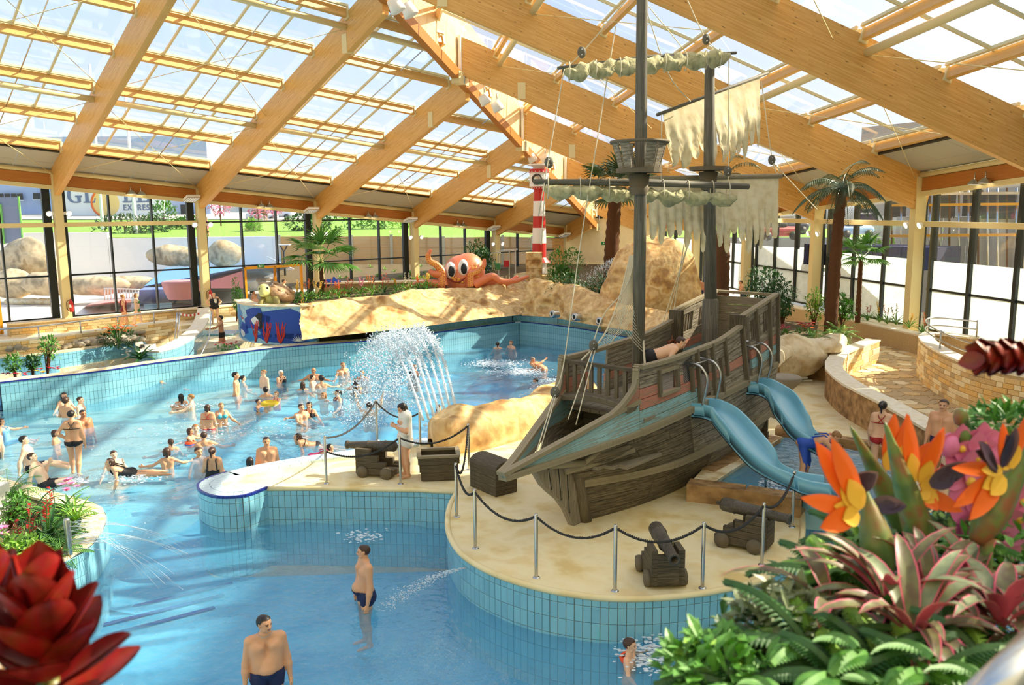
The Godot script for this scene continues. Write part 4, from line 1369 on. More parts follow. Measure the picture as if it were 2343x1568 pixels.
		rail_along(sh, "gunwale", gun_bow, side, M.rail_wood, 0.13, 0.07)
		rail_along(sh, "gunwale", horn, side, M.rail_wood, 0.11, 0.07)
		rail_along(sh, "gunwale", gun_mid, side, M.rail_wood, 0.12, 0.07)
		rail_along(sh, "gunwale", gun_aft, side, M.rail_wood, 0.12, 0.07)
		# upright battens outside
		for b in [[0.42, 0.3, 0.75], [0.72, 0.0, 0.7], [0.78, 0.3, 1.02], [0.99, 0.0, 1.0], [0.64, 0.0, 1.02], [0.485, -0.05, 1.02]]:
			var p0 := row_at(wale_mid, b[0]).lerp(row_at(gun_mid, b[0]), b[1])
			var p1 := row_at(wale_mid, b[0]).lerp(row_at(gun_mid, b[0]), b[2])
			ship_board(sh, "batten", Vector3(p0.x, side * (p0.y + 0.03), p0.z), Vector3(p1.x, side * (p1.y + 0.03), p1.z), 0.09, 0.06, M.ship_dark, SA)
		for b in [0.42, 0.75, 1.0]:
			var p0 := row_at(wale_aft, b)
			var p1 := row_at(gun_aft, b)
			ship_board(sh, "batten", Vector3(p0.x, side * (p0.y + 0.03), p0.z), Vector3(p1.x, side * (p1.y + 0.03), p1.z), 0.1, 0.06, M.ship_dark, SA)
		# barred stern windows
		for g in [[0.3, 0.52], [0.64, 0.86]]:
			for f in 5:
				var u: float = lerpf(g[0], g[1], f / 4.0)
				var p0 := row_at(wale_aft, u).lerp(row_at(gun_aft, u), 0.57)
				var p1 := row_at(wale_aft, u).lerp(row_at(gun_aft, u), 0.86)
				ship_board(sh, "window_bar", Vector3(p0.x, side * p0.y, p0.z), Vector3(p1.x, side * p1.y, p1.z), 0.05, 0.03, M.ship_dark, SA)
		# cheek boards at the break of the poop
		var cb := mb()
		var c0 := sp(4.55, side * 0.62, 3.3)
		bar(cb, sp(4.6, side * 0.72, 2.5), sp(4.6, side * 0.72, 3.96), 0.3, 0.12, SA)
		build("cheek_board", cb, M.crate_wood, sh)
	# window frame and net openings on the near side
	for u in [0.16, 0.3]:
		var p0 := row_at(wale_mid, u).lerp(row_at(gun_mid, u), 0.45)
		var p1 := row_at(wale_mid, u).lerp(row_at(gun_mid, u), 0.88)
		ship_board(sh, "window_frame", Vector3(p0.x, p0.y + 0.02, p0.z), Vector3(p1.x, p1.y + 0.02, p1.z), 0.06, 0.08, M.ship_dark, SA)
	for v in [0.47, 0.85]:
		var p0 := row_at(wale_mid, 0.16).lerp(row_at(gun_mid, 0.16), v)
		var p1 := row_at(wale_mid, 0.3).lerp(row_at(gun_mid, 0.3), v)
		ship_board(sh, "window_frame", Vector3(p0.x, p0.y + 0.03, p0.z), Vector3(p1.x, p1.y + 0.03, p1.z), 0.07, 0.06, M.rail_wood)
	var nw := mb()
	for i in 14:
		var f := i / 13.0
		for k in 2:
			var ua := lerpf(0.355, 0.455, f)
			var a := row_at(wale_mid, 0.355 if k == 0 else 0.455).lerp(row_at(gun_mid, 0.36), 0.48 + 0.38 * f)
			var b := row_at(wale_mid, 0.455 if k == 0 else 0.355).lerp(row_at(gun_mid, 0.45), 0.48 + 0.38 * (f + 0.25))
			tube(nw, [sp(a.x, a.y, a.z), sp(b.x, b.y, minf(b.z, 3.4))], 0.008, 4, false)
	build("window_net", nw, M.rope_dark, sh)
	# stem: cutwater board with its curve, post behind it
	var cut := [Vector2(-1.4, 2.0), Vector2(-1.3, 1.84), Vector2(-1.14, 1.62), Vector2(-0.95, 1.45), Vector2(-0.7, 1.25), Vector2(-0.5, 1.02), Vector2(-0.32, 0.72), Vector2(-0.24, 0.5), Vector2(0.06, 0.5), Vector2(-0.1, 1.2), Vector2(-0.3, 1.9), Vector2(-0.55, 2.02)]
	var cs := mb()
	var idx := Geometry2D.triangulate_polygon(PackedVector2Array(cut))
	for sd in [0.07, -0.07]:
		for i in range(0, idx.size(), 3):
			for j in 3:
				var p: Vector2 = cut[idx[i + j]]
				cs.set_uv(Vector2(p.y, p.x)); cs.add_vertex(sp(p.x, sd, p.y))
	for i in cut.size():
		var p: Vector2 = cut[i]
		var q: Vector2 = cut[(i + 1) % cut.size()]
		quad(cs, sp(p.x, -0.07, p.y), sp(q.x, -0.07, q.y), sp(q.x, 0.07, q.y), sp(p.x, 0.07, p.y), 0.3, 0.2)
	build("cutwater", cs, M.ship_wood, sh)
	for x in [-0.95, -0.68, -0.44]:
		var y0 := 1.5 if x < -0.9 else (1.25 if x < -0.6 else 0.95)
		var gs := mb()
		bar(gs, sp(x, 0.072, y0), sp(x - 0.1, 0.072, 1.95), 0.014, 0.01, SA)
		build("seam", gs, M.slot_black, sh)
	part("stem_post", tube_mesh([sp(0.08, 0.06, 0.5), sp(-0.1, 0.08, 1.2), sp(-0.36, 0.12, 1.98)], [0.13, 0.11, 0.09], 9), M.ship_dark, sh)
	# logs below the beak
	part("cat_log", tube_mesh([sp(-0.72, 0.18, 1.78), sp(0.0, 0.42, 1.84), sp(0.55, 0.75, 1.98)], [0.055, 0.06, 0.05], 8), M.rail_wood, sh)
	part("cat_log", tube_mesh([sp(-1.15, 0.2, 2.0), sp(-0.5, 0.42, 1.93)], 0.06, 8), M.rail_wood, sh)
	part("cat_log", tube_mesh([sp(-0.5, 0.42, 1.93), sp(-0.25, 0.55, 2.1)], 0.045, 8), M.rail_wood, sh)
	part("cat_log", tube_mesh([sp(-0.35, 0.45, 2.0), sp(0.3, 0.8, 2.1)], 0.05, 8), M.ship_dark, sh)
	# decks
	for i in 9:
		var w := -0.78 + i * 0.195
		ship_board(sh, "deck_plank", Vector3(0.7, w, 2.5), Vector3(6.3, w * 0.95, 2.62), 0.18, 0.06, M.ship_wood)
		ship_board(sh, "deck_plank", Vector3(-0.5 + absf(w) * 0.9, w * 0.95, 1.75), Vector3(1.3, w, 1.75), 0.18, 0.06, M.ship_wood)
	for i in 6: ship_board(sh, "bulkhead_plank", Vector3(1.25, -0.82, 1.85 + i * 0.14), Vector3(1.25, 0.82, 1.85 + i * 0.14), 0.05, 0.13, M.ship_dark)
	var arch := mb()
	for i in 10:
		var w0 := -0.8 + i * 0.16
		var y0 := 2.74 + 0.1 * cos(w0 / 0.8 * PI * 0.5)
		var y1 := 2.74 + 0.1 * cos((w0 + 0.16) / 0.8 * PI * 0.5)
		bar(arch, sp(0.62, w0, y0), sp(0.62, w0 + 0.16, y1), 0.7, 0.09)
	build("arch_beam", arch, M.ship_dark, sh)
	ship_board(sh, "rail", Vector3(0.56, -0.78, 3.4), Vector3(0.56, 0.78, 3.4), 0.09, 0.06, M.crate_wood)
	for i in 9: ship_board(sh, "baluster", Vector3(0.56, -0.72 + i * 0.18, 2.82), Vector3(0.56, -0.72 + i * 0.18, 3.38), 0.07, 0.05, M.ship_dark, SA)
	ship_board(sh, "rail", Vector3(2.1, -0.1, 3.2), Vector3(2.0, 0.75, 3.34), 0.09, 0.06, M.crate_wood)
	for w in [0.0, 0.35, 0.7]: ship_board(sh, "baluster", Vector3(2.05, w, 2.55), Vector3(2.05, w, 3.25), 0.06, 0.05, M.ship_dark, SA)
	# stern wall
	for i in 8:
		var y := 2.7 + i * 0.19
		ship_board(sh, "stern_plank", Vector3(6.35 + i * 0.03, -0.84, y), Vector3(6.35 + i * 0.03, 0.8, y), 0.06, 0.18, M.ship_wood)
	ship_board(sh, "gunwale", Vector3(6.6, -0.86, 4.22), Vector3(6.55, 0.78, 4.22), 0.12, 0.06, M.rail_wood)
	for i in 6: ship_board(sh, "stern_plank", Vector3(6.2, -0.8 + i * 0.02, 1.0 + i * 0.28), Vector3(6.2, 0.8 - i * 0.02, 1.0 + i * 0.28), 0.06, 0.27, M.ship_dark)
	# steering wheel
	var wc := sp(4.25, -0.62, 3.15)
	var wb := Basis(SA, Vector3.UP, SR_)
	var wm := mb(true)
	var ring := []
	for i in 25: ring.append(wc + SA * cos(TAU * i / 24.0) * 0.2 + Vector3(0, sin(TAU * i / 24.0) * 0.2, 0))
	tube(wm, ring, 0.025, 6, false)
	for i in 8:
		var dd := SA * cos(TAU * i / 8.0) + Vector3(0, sin(TAU * i / 8.0), 0)
		tube(wm, [wc, wc + dd * 0.3], 0.014, 5)
	build("steering_wheel", wm, mat("wheel_wood", Color8(124, 58, 28), 0.45), sh)
	# masts
	part("mast", tube_mesh([sp(1.87, 0, 1.6), sp(1.86, 0, 6.9), sp(1.82, 0, 9.0), sp(1.82, 0, 14.5)], [0.115, 0.115, 0.1, 0.09], 14), M.mast_wood, sh)
	part("mast", tube_mesh([sp(4.8, 0, 1.6), sp(4.77, 0, 4.2), sp(4.77, 0, 4.25)], [0.17, 0.17, 0.13], 14), M.mast_wood, sh)
	part("mast", tube_mesh([sp(4.77, 0, 4.2), sp(4.55, 0, 7.0), sp(4.45, 0, 8.97), sp(4.45, 0, 9.03)], [0.13, 0.12, 0.1, 0.06], 14), M.mast_wood, sh)
	nest(sh, sp(1.8, 0, 6.86), 0.36, 0.5, 0.5, [0, 1, 2, 3, 4, 5, 6, 7, 8, 9, 10, 11])
	nest(sh, sp(4.52, 0, 6.98), 0.34, 0.42, 0.3, [9])
	# yards and furled sails
	var y1a := deep(1222, 416, 15.5); var y1b := deep(1712, 427, 16.9)
	part("yard", tube_mesh([y1a, y1a.lerp(y1b, 0.5) + Vector3(0, 0.03, 0), y1b], [0.05, 0.075, 0.06], 10), M.mast_wood, sh)
	furl(sh, y1a.lerp(y1b, 0.04) + Vector3(0, -0.12, 0), y1a.lerp(y1b, 0.94) + Vector3(0, -0.24, 0), 0.13, 5)
	var y2a := deep(1276, 156, 15.6); var y2b := deep(1684, 121, 17.0)
	part("yard", tube_mesh([y2a, y2a.lerp(y2b, 0.5) + Vector3(0, 0.06, 0), y2b], [0.03, 0.04, 0.03], 8), M.mast_wood, sh)
	furl(sh, y2a.lerp(y2b, 0.03) + Vector3(0, -0.06, 0), y2a.lerp(y2b, 0.96) + Vector3(0, -0.04, 0), 0.15, 9)
	var y3a := deep(1475, 409, 17.7); var y3b := deep(1788, 403, 18.7)
	part("yard", tube_mesh([y3a, y3b], 0.055, 10), M.rail_wood, sh)
	tattered(sh, "sail", y3a.lerp(y3b, 0.03), y3b.lerp(y3a, 0.02), deep(1485, 560, 17.75), deep(1778, 575, 18.65), 17, 3)
	var y4a := deep(1503, 263, 17.6); var y4b := deep(1757, 167, 18.9)
	part("yard", tube_mesh([y4a, y4b], 0.035, 8), M.mast_wood, sh)
	tattered(sh, "sail", y4a.lerp(y4b, 0.05), y4b.lerp(y4a, 0.08), deep(1535, 400, 17.5), deep(1742, 345, 18.8), 11, 8)
	var st := mb()
	var dc := [deep(1637, 490, 18.15), deep(1646, 499, 18.15), deep(1638, 508, 18.15), deep(1629, 498, 18.15)]
	for i in 4:
		for k in 5: tube(st, [dc[i].lerp(dc[(i + 1) % 4], k * 0.2), dc[i].lerp(dc[(i + 1) % 4], k * 0.2 + 0.13)], 0.012, 4)
	build("stitched_patch", st, M.rope_dark, sh)
	# ropes, blocks
	var lines := [[[1409, 60, 16.2], [1331, 540, 15.6], [1290, 832, 15.0], [1270, 890, 14.8]], [[1268, 905, 14.8], [1222, 1052, 13.8]], [[1272, 905, 14.8], [1230, 1050, 13.9]],
		[[1470, 480, 16.2], [1440, 640, 16.0], [1383, 718, 15.7], [1358, 782, 15.4]], [[1356, 800, 15.4], [1300, 960, 14.5]], [[1362, 800, 15.4], [1318, 972, 14.6]],
		[[1291, 158, 15.6], [1232, 495, 15.5]], [[1668, 130, 17.0], [1667, 380, 17.0], [1665, 432, 17.0]], [[1742, 185, 18.9], [1766, 360, 18.8], [1782, 405, 18.7]], [[1514, 262, 17.6], [1513, 415, 17.6]],
		[[1450, -20, 16.0], [1332, 120, 15.9], [1292, 156, 15.7]], [[1560, -30, 17.5], [1616, 90, 17.2], [1664, 126, 17.0]], [[1478, 20, 16.4], [1530, 170, 17.0], [1580, 232, 17.8]],
		[[1602, 470, 18.0], [1510, 760, 19.0]], [[1585, 520, 18.0], [1522, 750, 19.2]], [[1565, 560, 18.0], [1535, 752, 19.4]], [[1766, 370, 18.8], [1870, 480, 21.0]],
		[[1470, 460, 16.1], [1452, 590, 16.3], [1420, 740, 16.2], [1395, 790, 15.9]], [[1248, 420, 15.6], [1238, 560, 15.6]]]
	for l in lines:
		var pts := []
		for e in l: pts.append(deep(e[0], e[1], e[2]))
		part("rigging_rope", tube_mesh(curve(pts, 5), 0.011, 5), M.rope_pale, sh)
	for b in [[1270, 898, 14.8], [1358, 791, 15.4], [1331, 120, 15.9], [1616, 90, 17.2], [1665, 392, 17.0], [1766, 366, 18.8], [1256, 372, 15.6]]:
		var o := mb(true)
		var c := deep(b[0], b[1], b[2])
		ball(o, c, Vector3(0.085, 0.11, 0.06), 12)
		build("pulley_block", o, M.mast_wood, sh)
		var pn := mb(true)
		for dy in [-0.045, 0.045]: ball(pn, c + Vector3(0, dy, 0.055), Vector3(0.018, 0.018, 0.012), 6)
		build("pulley_pin", pn, M.steel, sh)
	# lashings of the yards
	for f in [0.06, 0.2, 0.33, 0.45, 0.58, 0.7, 0.82, 0.9]:
		for yy in [[y1a, y1b, 0.2], [y2a, y2b, 0.16]]:
			var c: Vector3 = yy[0].lerp(yy[1], f) + Vector3(0, -yy[2] * 0.5, 0)
			var pts := []
			for i in 13: pts.append(c + Vector3(0, cos(TAU * i / 12.0) * (yy[2] * 0.5 + 0.1), sin(TAU * i / 12.0) * 0.16))
			part("lashing", tube_mesh(pts, 0.01, 4), M.rope_pale, sh)
	# climbing net
	var la := curve([deep(1442, 585, 16.3), deep(1415, 690, 16.0), deep(1380, 770, 15.7), deep(1330, 825, 15.3)], 8)
	var lb := curve([deep(1455, 580, 16.3), deep(1462, 660, 16.2), deep(1470, 760, 16.1), deep(1476, 842, 15.9)], 8)
	var net := mb()
	var ns := 16
	for d in [1, -1]:
		for i in range(-ns, ns * 2):
			var pts := []
			for k in la.size():
				var f: float = (i + d * k * 1.6) / float(ns)
				if f < -0.01 or f > 1.01:
					if pts.size() > 1: tube(net, pts, 0.006, 4, false)
					pts = []
					continue
				pts.append((la[k] as Vector3).lerp(lb[k], f) + Vector3(0, 0, 0.15 * sin(f * PI)))
			if pts.size() > 1: tube(net, pts, 0.006, 4, false)
	build("climbing_net", net, M.rope_pale, sh)
	part("net_edge", tube_mesh(la, 0.018, 6), M.rope_pale, sh)
	part("net_edge", tube_mesh(lb, 0.022, 6), M.rope_pale, sh)
	make_slides()
func nest(sh: Node, c: Vector3, r0: float, r1: float, h: float, boards: Array) -> void:
	var s := mb(true)
	lathe(s, [Vector2(0.0, -0.1), Vector2(0.2, -0.08), Vector2(0.17, -0.3), Vector2(0.2, -0.32), Vector2(0.13, -0.45)], 16, c)
	build("nest_spool", s, M.ship_dark, sh)
	var f := mb()
	lathe(f, [Vector2(0.0, -0.05), Vector2(r0 + 0.06, -0.05), Vector2(r0 + 0.06, 0.03), Vector2(0, 0.03)], 18, c)
	build("nest_floor", f, M.ship_dark, sh)
	for i in boards:
		if boards.size() > 6 and i % 4 == 3: continue
		var t: float = TAU * i / 12.0 + 0.2
		var o := Vector3(cos(t), 0, sin(t))
		var b := mb()
		var w := Vector3(-o.z, 0, o.x)
		hexa(b, [c + o * r0 - w * 0.07, c + o * r0 + w * 0.07, c + o * (r0 - 0.03) + w * 0.07, c + o * (r0 - 0.03) - w * 0.07,
			c + o * r1 - w * 0.1 + Vector3(0, h, 0), c + o * r1 + w * 0.1 + Vector3(0, h, 0), c + o * (r1 - 0.03) + w * 0.1 + Vector3(0, h, 0), c + o * (r1 - 0.03) - w * 0.1 + Vector3(0, h, 0)], 0.4)
		build("nest_board", b, M.ship_wood, sh)
	if boards.size() > 6:
		var pts := []
		for i in 25: pts.append(c + Vector3(cos(TAU * i / 24.0) * (r1 + 0.02), h, sin(TAU * i / 24.0) * (r1 + 0.02)))
		part("nest_ring", tube_mesh(pts, 0.03, 6), M.ship_dark, sh)
func furl(sh: Node, a: Vector3, b: Vector3, r: float, sd: int) -> void:
	var n := 64
	var ns := ring_noise(sd, 2.2)
	var s := mb(true)
	var d := (b - a).normalized()
	var rings := []
	for i in n + 1:
		var f := float(i) / n
		var pinch := 1.0 - 0.45 * pow(absf(cos(f * PI * 7.0)), 10.0)
		var c := a.lerp(b, f) + Vector3(0, -0.05 * absf(sin(f * PI * 7.0)), 0)
		var ring := []
		for k in 12:
			var t := TAU * k / 12.0
			var rr := r * pinch * (1.0 + 0.7 * ns.get_noise_3d(f * 6.0, cos(t) * 1.0, sin(t)) ) * (0.6 + 0.4 * minf(1.0, minf(f, 1.0 - f) * 10.0))
			ring.append(c + Vector3(0, cos(t) * rr * 1.05, 0) + d.cross(Vector3.UP).normalized() * sin(t) * rr)
		rings.append(ring)
	for i in n:
		for k in 12: quad(s, rings[i][k], rings[i + 1][k], rings[i + 1][(k + 1) % 12], rings[i][(k + 1) % 12])
	build("furled_sail", s, M.furled_cloth, sh)
# a torn sail: hangs between two top corners, its foot cut into long tongues
func tattered(sh: Node, called: String, ta: Vector3, tb: Vector3, ba: Vector3, bb: Vector3, tongues: int, sd: int) -> void:
	var r := RandomNumberGenerator.new()
	r.seed = sd
	var nu := tongues * 8
	var nv := 14
	var deepc := []
	var prof := []
	for i in tongues: deepc.append(r.randf_range(0.78, 1.08))
	var notch := []
	for i in tongues + 1: notch.append(r.randf_range(0.5, 0.8))
	for i in nu + 1:
		var x := float(i) / nu * tongues
		var k := mini(int(x), tongues - 1)
		var f := x - k
		var edge: float = notch[k] if f < 0.5 else notch[k + 1]
		prof.append(lerpf(edge, deepc[k], pow(sin(f * PI), 0.75)))
	var n := (tb - ta).cross(Vector3.UP).normalized()
	var s := mb(true)
	var ns := ring_noise(sd, 0.9)
	var g := []
	for i in nu + 1:
		var u := float(i) / nu
		var row := []
		for j in nv + 1:
			var v: float = float(j) / nv * prof[i]
			var p := ta.lerp(tb, u).lerp(ba.lerp(bb, u), v)
			p += n * (sin(u * PI) * sin(v * 2.0) * 0.2 + 0.035 * sin(u * tongues * TAU + sd) * v * v + ns.get_noise_2d(u * 4.0, v * 3.0) * 0.12 * v)
			row.append(p)
		g.append(row)
	for sgn in [1.0, -1.0]:
		for i in nu:
			for j in nv:
				var o: Vector3 = n * 0.004 * sgn
				if sgn > 0: quad(s, g[i][j] + o, g[i + 1][j] + o, g[i + 1][j + 1] + o, g[i][j + 1] + o)
				else: quad(s, g[i][j + 1] + o, g[i + 1][j + 1] + o, g[i + 1][j] + o, g[i][j] + o)
	build(called, s, M.sailcloth, sh)
# ---- slides, splash basin
func slide(label: String, pts: Array, width: float) -> Node3D:
	var t := thing("water_slide", label, "slide", Vector3.ZERO, 0, "blue water slides on the ship")
	var c := curve(pts, 8)
	var s := mb(true)
	var prof := [Vector2(-0.5, -0.02), Vector2(-0.5, 0.2), Vector2(-0.46, 0.24), Vector2(-0.4, 0.22), Vector2(-0.36, 0.08), Vector2(-0.25, 0.01), Vector2(0, 0), Vector2(0.25, 0.01), Vector2(0.36, 0.08), Vector2(0.4, 0.22), Vector2(0.46, 0.24), Vector2(0.5, 0.2), Vector2(0.5, -0.02)]
	var under := mb(true)
	var rings := []
	for i in c.size():
		var sd := -side_of(c, i)
		var ring := []
		for p in prof: ring.append(c[i] + sd * p.x * width + Vector3(0, p.y * 0.85, 0))
		rings.append(ring)
	for i in rings.size() - 1:
		for k in prof.size() - 1: quad(s, rings[i][k], rings[i][k + 1], rings[i + 1][k + 1], rings[i + 1][k])
		quad(s, rings[i][prof.size() - 1] + Vector3(0, -0.05, 0), rings[i][0] + Vector3(0, -0.05, 0), rings[i + 1][0] + Vector3(0, -0.05, 0), rings[i + 1][prof.size() - 1] + Vector3(0, -0.05, 0))
		for k in [0, prof.size() - 1]: quad(s, rings[i][k], rings[i + 1][k], rings[i + 1][k] + Vector3(0, -0.05, 0), rings[i][k] + Vector3(0, -0.05, 0))
	build("trough", s, M.slide_blue, t)
	for k in [0, prof.size() - 1]:
		var edge := []
		for i in rings.size(): edge.append(rings[i][k] + Vector3(0, -0.05, 0))
		part("lower_edge", tube_mesh(edge, 0.012, 5), M.frame_dark, t)
	# two bent grab rails at the head
	var sd0 := -side_of(c, 3)
	var d0: Vector3 = (c[6] - c[0]); d0.y = 0; d0 = d0.normalized()
	for e in [0.46, -0.46]:
		var q: Vector3 = c[6] + sd0 * e * width + Vector3(0, 0.18, 0)
		part("grab_rail", tube_mesh(curve([q, q + Vector3(0, 0.45, 0) + d0 * 0.08, q + Vector3(0, 0.66, 0), q + Vector3(0, 0.76, 0) - d0 * 0.2, q + Vector3(0, 0.76, 0) - d0 * 0.75], 5), 0.025, 8), M.steel, t)
	part("grab_rail_tie", tube_mesh([c[4] + sd0 * 0.46 * width + Vector3(0, 0.93, 0) - d0 * 0.1, c[4] - sd0 * 0.46 * width + Vector3(0, 0.93, 0) - d0 * 0.1], 0.018, 6), M.steel, t)
	return t
func make_slides() -> void:
	var a := slide("blue water slide nearer the ship's bow, its foot in the basin", [sp(2.55, 0.9, 2.33), sp(2.55, 1.25, 2.34), sp(2.5, 1.6, 2.2), deep(1752, 1062, 15.0), deep(1820, 1108, 14.9), deep(1900, 1124, 15.0)], 0.62)
	var tail := mb(true)
	var e := deep(1880, 1135, 15.0)
	box(tail, e + Vector3(0, -0.1, 0), Vector3(0.5, 0.3, 0.5), Basis(Vector3.UP, 0.2))
	build("foot_block", tail, M.slide_blue, a)
	part("support_pole", tube_mesh([at(1753, 1125, 0.7), deep(1750, 1055, 15.1)], 0.03, 8), M.steel, a)
	var b := slide("blue water slide nearer the ship's stern, behind the first", [sp(4.95, 0.9, 2.35), sp(4.95, 1.25, 2.36), sp(4.9, 1.6, 2.2), deep(1815, 960, 17.2), deep(1850, 1008, 16.9), deep(1925, 1056, 16.7)], 0.6)
	for o in [0.0, 0.16]:
		part("support_pole", bar_mesh(at(1735 + o * 60, 972, DECK), at(1735 + o * 60, 972, DECK) + Vector3(0, 1.6, 0), 0.1, 0.1, Vector3.RIGHT), M.crate_wood, b)
	# splash basin
	var bs := setting("floor_basin", "shallow splash basin at the foot of the slides")
	var plan := flat2(px_line([1600, 1118, 1835, 1162, 2050, 1180, 2080, 1090, 1990, 1042, 1850, 1012, 1770, 1000, 1700, 1050], 0.8))
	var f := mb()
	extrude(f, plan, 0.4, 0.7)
	build("basin_floor", f, M.floor_shallow_tint, bs)
	var w := mb()
	extrude(w, plan, 0.83, 0.831, false)
	build("water_sheet", w, M.water, bs)
	var curb := setting("trim_basin", "brown textured stone kerbs round the splash basin")
	for k in [[1570, 1148, 1700, 1164, 0.36, 0.38], [1700, 1164, 1832, 1187, 0.36, 0.38], [1772, 1012, 1850, 1020, 0.35, 0.35], [1850, 1020, 1990, 1045, 0.3, 0.3], [1990, 1045, 2110, 1085, 0.3, 0.3], [1640, 1112, 1790, 1030, 0.32, 0.3]]:
		var p := at(k[0], k[1], DECK)
		var q := at(k[2], k[3], DECK)
		var nn := Vector3((q - p).z, 0, -(q - p).x).normalized() * 0.2
		var s := mb()
		bar(s, p + Vector3(0, k[4] * 0.5 - 0.02, 0) + nn, q + Vector3(0, k[4] * 0.5 - 0.02, 0) + nn, k[5], k[4])
		build("kerb", s, M.brown_wall, curb)
	var shelf := mb()
	hexa(shelf, [at(1572, 1140, 0.6), at(1640, 1120, 0.6), at(1800, 1010, 0.6), at(1700, 990, 0.6), at(1574, 1110, 0.95), at(1640, 1100, 0.95), at(1790, 1000, 0.95), at(1700, 975, 0.95)], 2.0)
	build("stone_shelf", shelf, M.rock_pale, curb)
	# round tub with handles on a trunk stand
	var t := thing("wooden_tub", "grey wooden tub with two handles on a trunk stand by the stern slide", "tub", at(1790, 955, DECK))
	part("trunk_stand", lathe_mesh([Vector2(0.3, 0), Vector2(0.26, 0.3), Vector2(0.2, 0.75), Vector2(0.0, 0.76)], 12), M.ship_dark, t)
	part("tub_bowl", lathe_mesh([Vector2(0.05, 0.72), Vector2(0.25, 0.78), Vector2(0.42, 0.95), Vector2(0.46, 1.08), Vector2(0.4, 1.12), Vector2(0.0, 1.1)], 18), M.ship_wood, t)
	for z in [-0.1, 0.12]: part("handle", tube_mesh([Vector3(0.3, 1.0, z), Vector3(0.68, 1.02, z * 1.6)], 0.025, 6), M.rail_wood, t)

# ---- people
# surface nets over a smooth union of tapered capsules; bones are [a, b, ra, rb]
func nets(s: SurfaceTool, bones: Array, cell: float, k: float, tint: Variant = null) -> void:
	var lo := Vector3.ONE * 1e9
	var hi := -lo
	var reach := 4.0 / k
	for b in bones:
		var r: float = maxf(b[2], b[3]) + reach
		lo = lo.min((b[0] as Vector3).min(b[1]) - Vector3.ONE * r)
		hi = hi.max((b[0] as Vector3).max(b[1]) + Vector3.ONE * r)
	lo -= Vector3.ONE * cell * 2.0
	var nx := int((hi.x - lo.x) / cell) + 4
	var ny := int((hi.y - lo.y) / cell) + 4
	var nz := int((hi.z - lo.z) / cell) + 4
	var f := PackedFloat32Array()
	f.resize(nx * ny * nz)
	var touched := PackedInt32Array()
	for b in bones:
		var a: Vector3 = b[0]
		var ab: Vector3 = b[1] - a
		var l2 := maxf(ab.length_squared(), 1e-9)
		var ra: float = b[2]
		var dr: float = b[3] - ra
		var r := maxf(ra, b[3]) + reach
		var p0 := (a.min(b[1]) - Vector3.ONE * r - lo) / cell
		var p1 := (a.max(b[1]) + Vector3.ONE * r - lo) / cell
		for z in range(int(p0.z), int(p1.z) + 2):
			for y in range(int(p0.y), int(p1.y) + 2):
				var base := (z * ny + y) * nx
				for x in range(int(p0.x), int(p1.x) + 2):
					var q := lo + Vector3(x, y, z) * cell - a
					var t := clampf(q.dot(ab) / l2, 0.0, 1.0)
					var d := (q - ab * t).length() - ra - dr * t
					if d < reach:
						var i := base + x
						if f[i] == 0.0: touched.append(i)
						f[i] += exp(-k * d)
	var nxy := nx * ny
	var ids := {}
	var verts := PackedVector3Array()
	var off := [0, 1, nx, nx + 1, nxy, nxy + 1, nxy + nx, nxy + nx + 1]
	var ex := [[0, 1], [2, 3], [4, 5], [6, 7], [0, 2], [1, 3], [4, 6], [5, 7], [0, 4], [1, 5], [2, 6], [3, 7]]
	var cp := []
	for c in 8: cp.append(Vector3(c & 1, (c >> 1) & 1, c >> 2))
	for i in touched:
		var m := 0
		for c in 8:
			if f[i + off[c]] >= 1.0: m |= 1 << c
		if m == 0 or m == 255: continue
		var sum := Vector3.ZERO
		var n := 0
		for e in ex:
			if ((m >> e[0]) & 1) != ((m >> e[1]) & 1):
				var va := log(maxf(f[i + off[e[0]]], 1e-4))
				var vb := log(maxf(f[i + off[e[1]]], 1e-4))
				sum += (cp[e[0]] as Vector3).lerp(cp[e[1]], va / (va - vb))
				n += 1
		ids[i] = verts.size()
		verts.append(lo + (Vector3(i % nx, (i / nx) % ny, i / nxy) + sum / n) * cell)
	var put := func(a: int, b: int, c: int, d: int) -> void:
		if not (ids.has(a) and ids.has(b) and ids.has(c) and ids.has(d)): return
		for j in [a, c, b, a, d, c]:
			var v := verts[ids[j]]
			if tint != null: s.set_color(tint.call(v))
			else: s.set_color(Color.WHITE)
			s.add_vertex(v)
	for i in touched:
		var ins := f[i] >= 1.0
		if ins != (f[i + 1] >= 1.0):
			if ins: put.call(i, i - nx, i - nx - nxy, i - nxy)
			else: put.call(i, i - nxy, i - nx - nxy, i - nx)
		if ins != (f[i + nx] >= 1.0):
			if ins: put.call(i, i - nxy, i - 1 - nxy, i - 1)
			else: put.call(i, i - 1, i - 1 - nxy, i - nxy)
		if ins != (f[i + nxy] >= 1.0):
			if ins: put.call(i, i - 1, i - 1 - nx, i - nx)
			else: put.call(i, i - nx, i - 1 - nx, i - 1)
func net_mesh(bones: Array, cell: float, k: float, tint: Variant = null) -> ArrayMesh:
	var s := mb(true)
	nets(s, bones, cell, k, tint)
	s.generate_normals()
	return s.commit()

var heads := {}
var hairs := {}
var hand_mesh: ArrayMesh
var hand_mirror: ArrayMesh
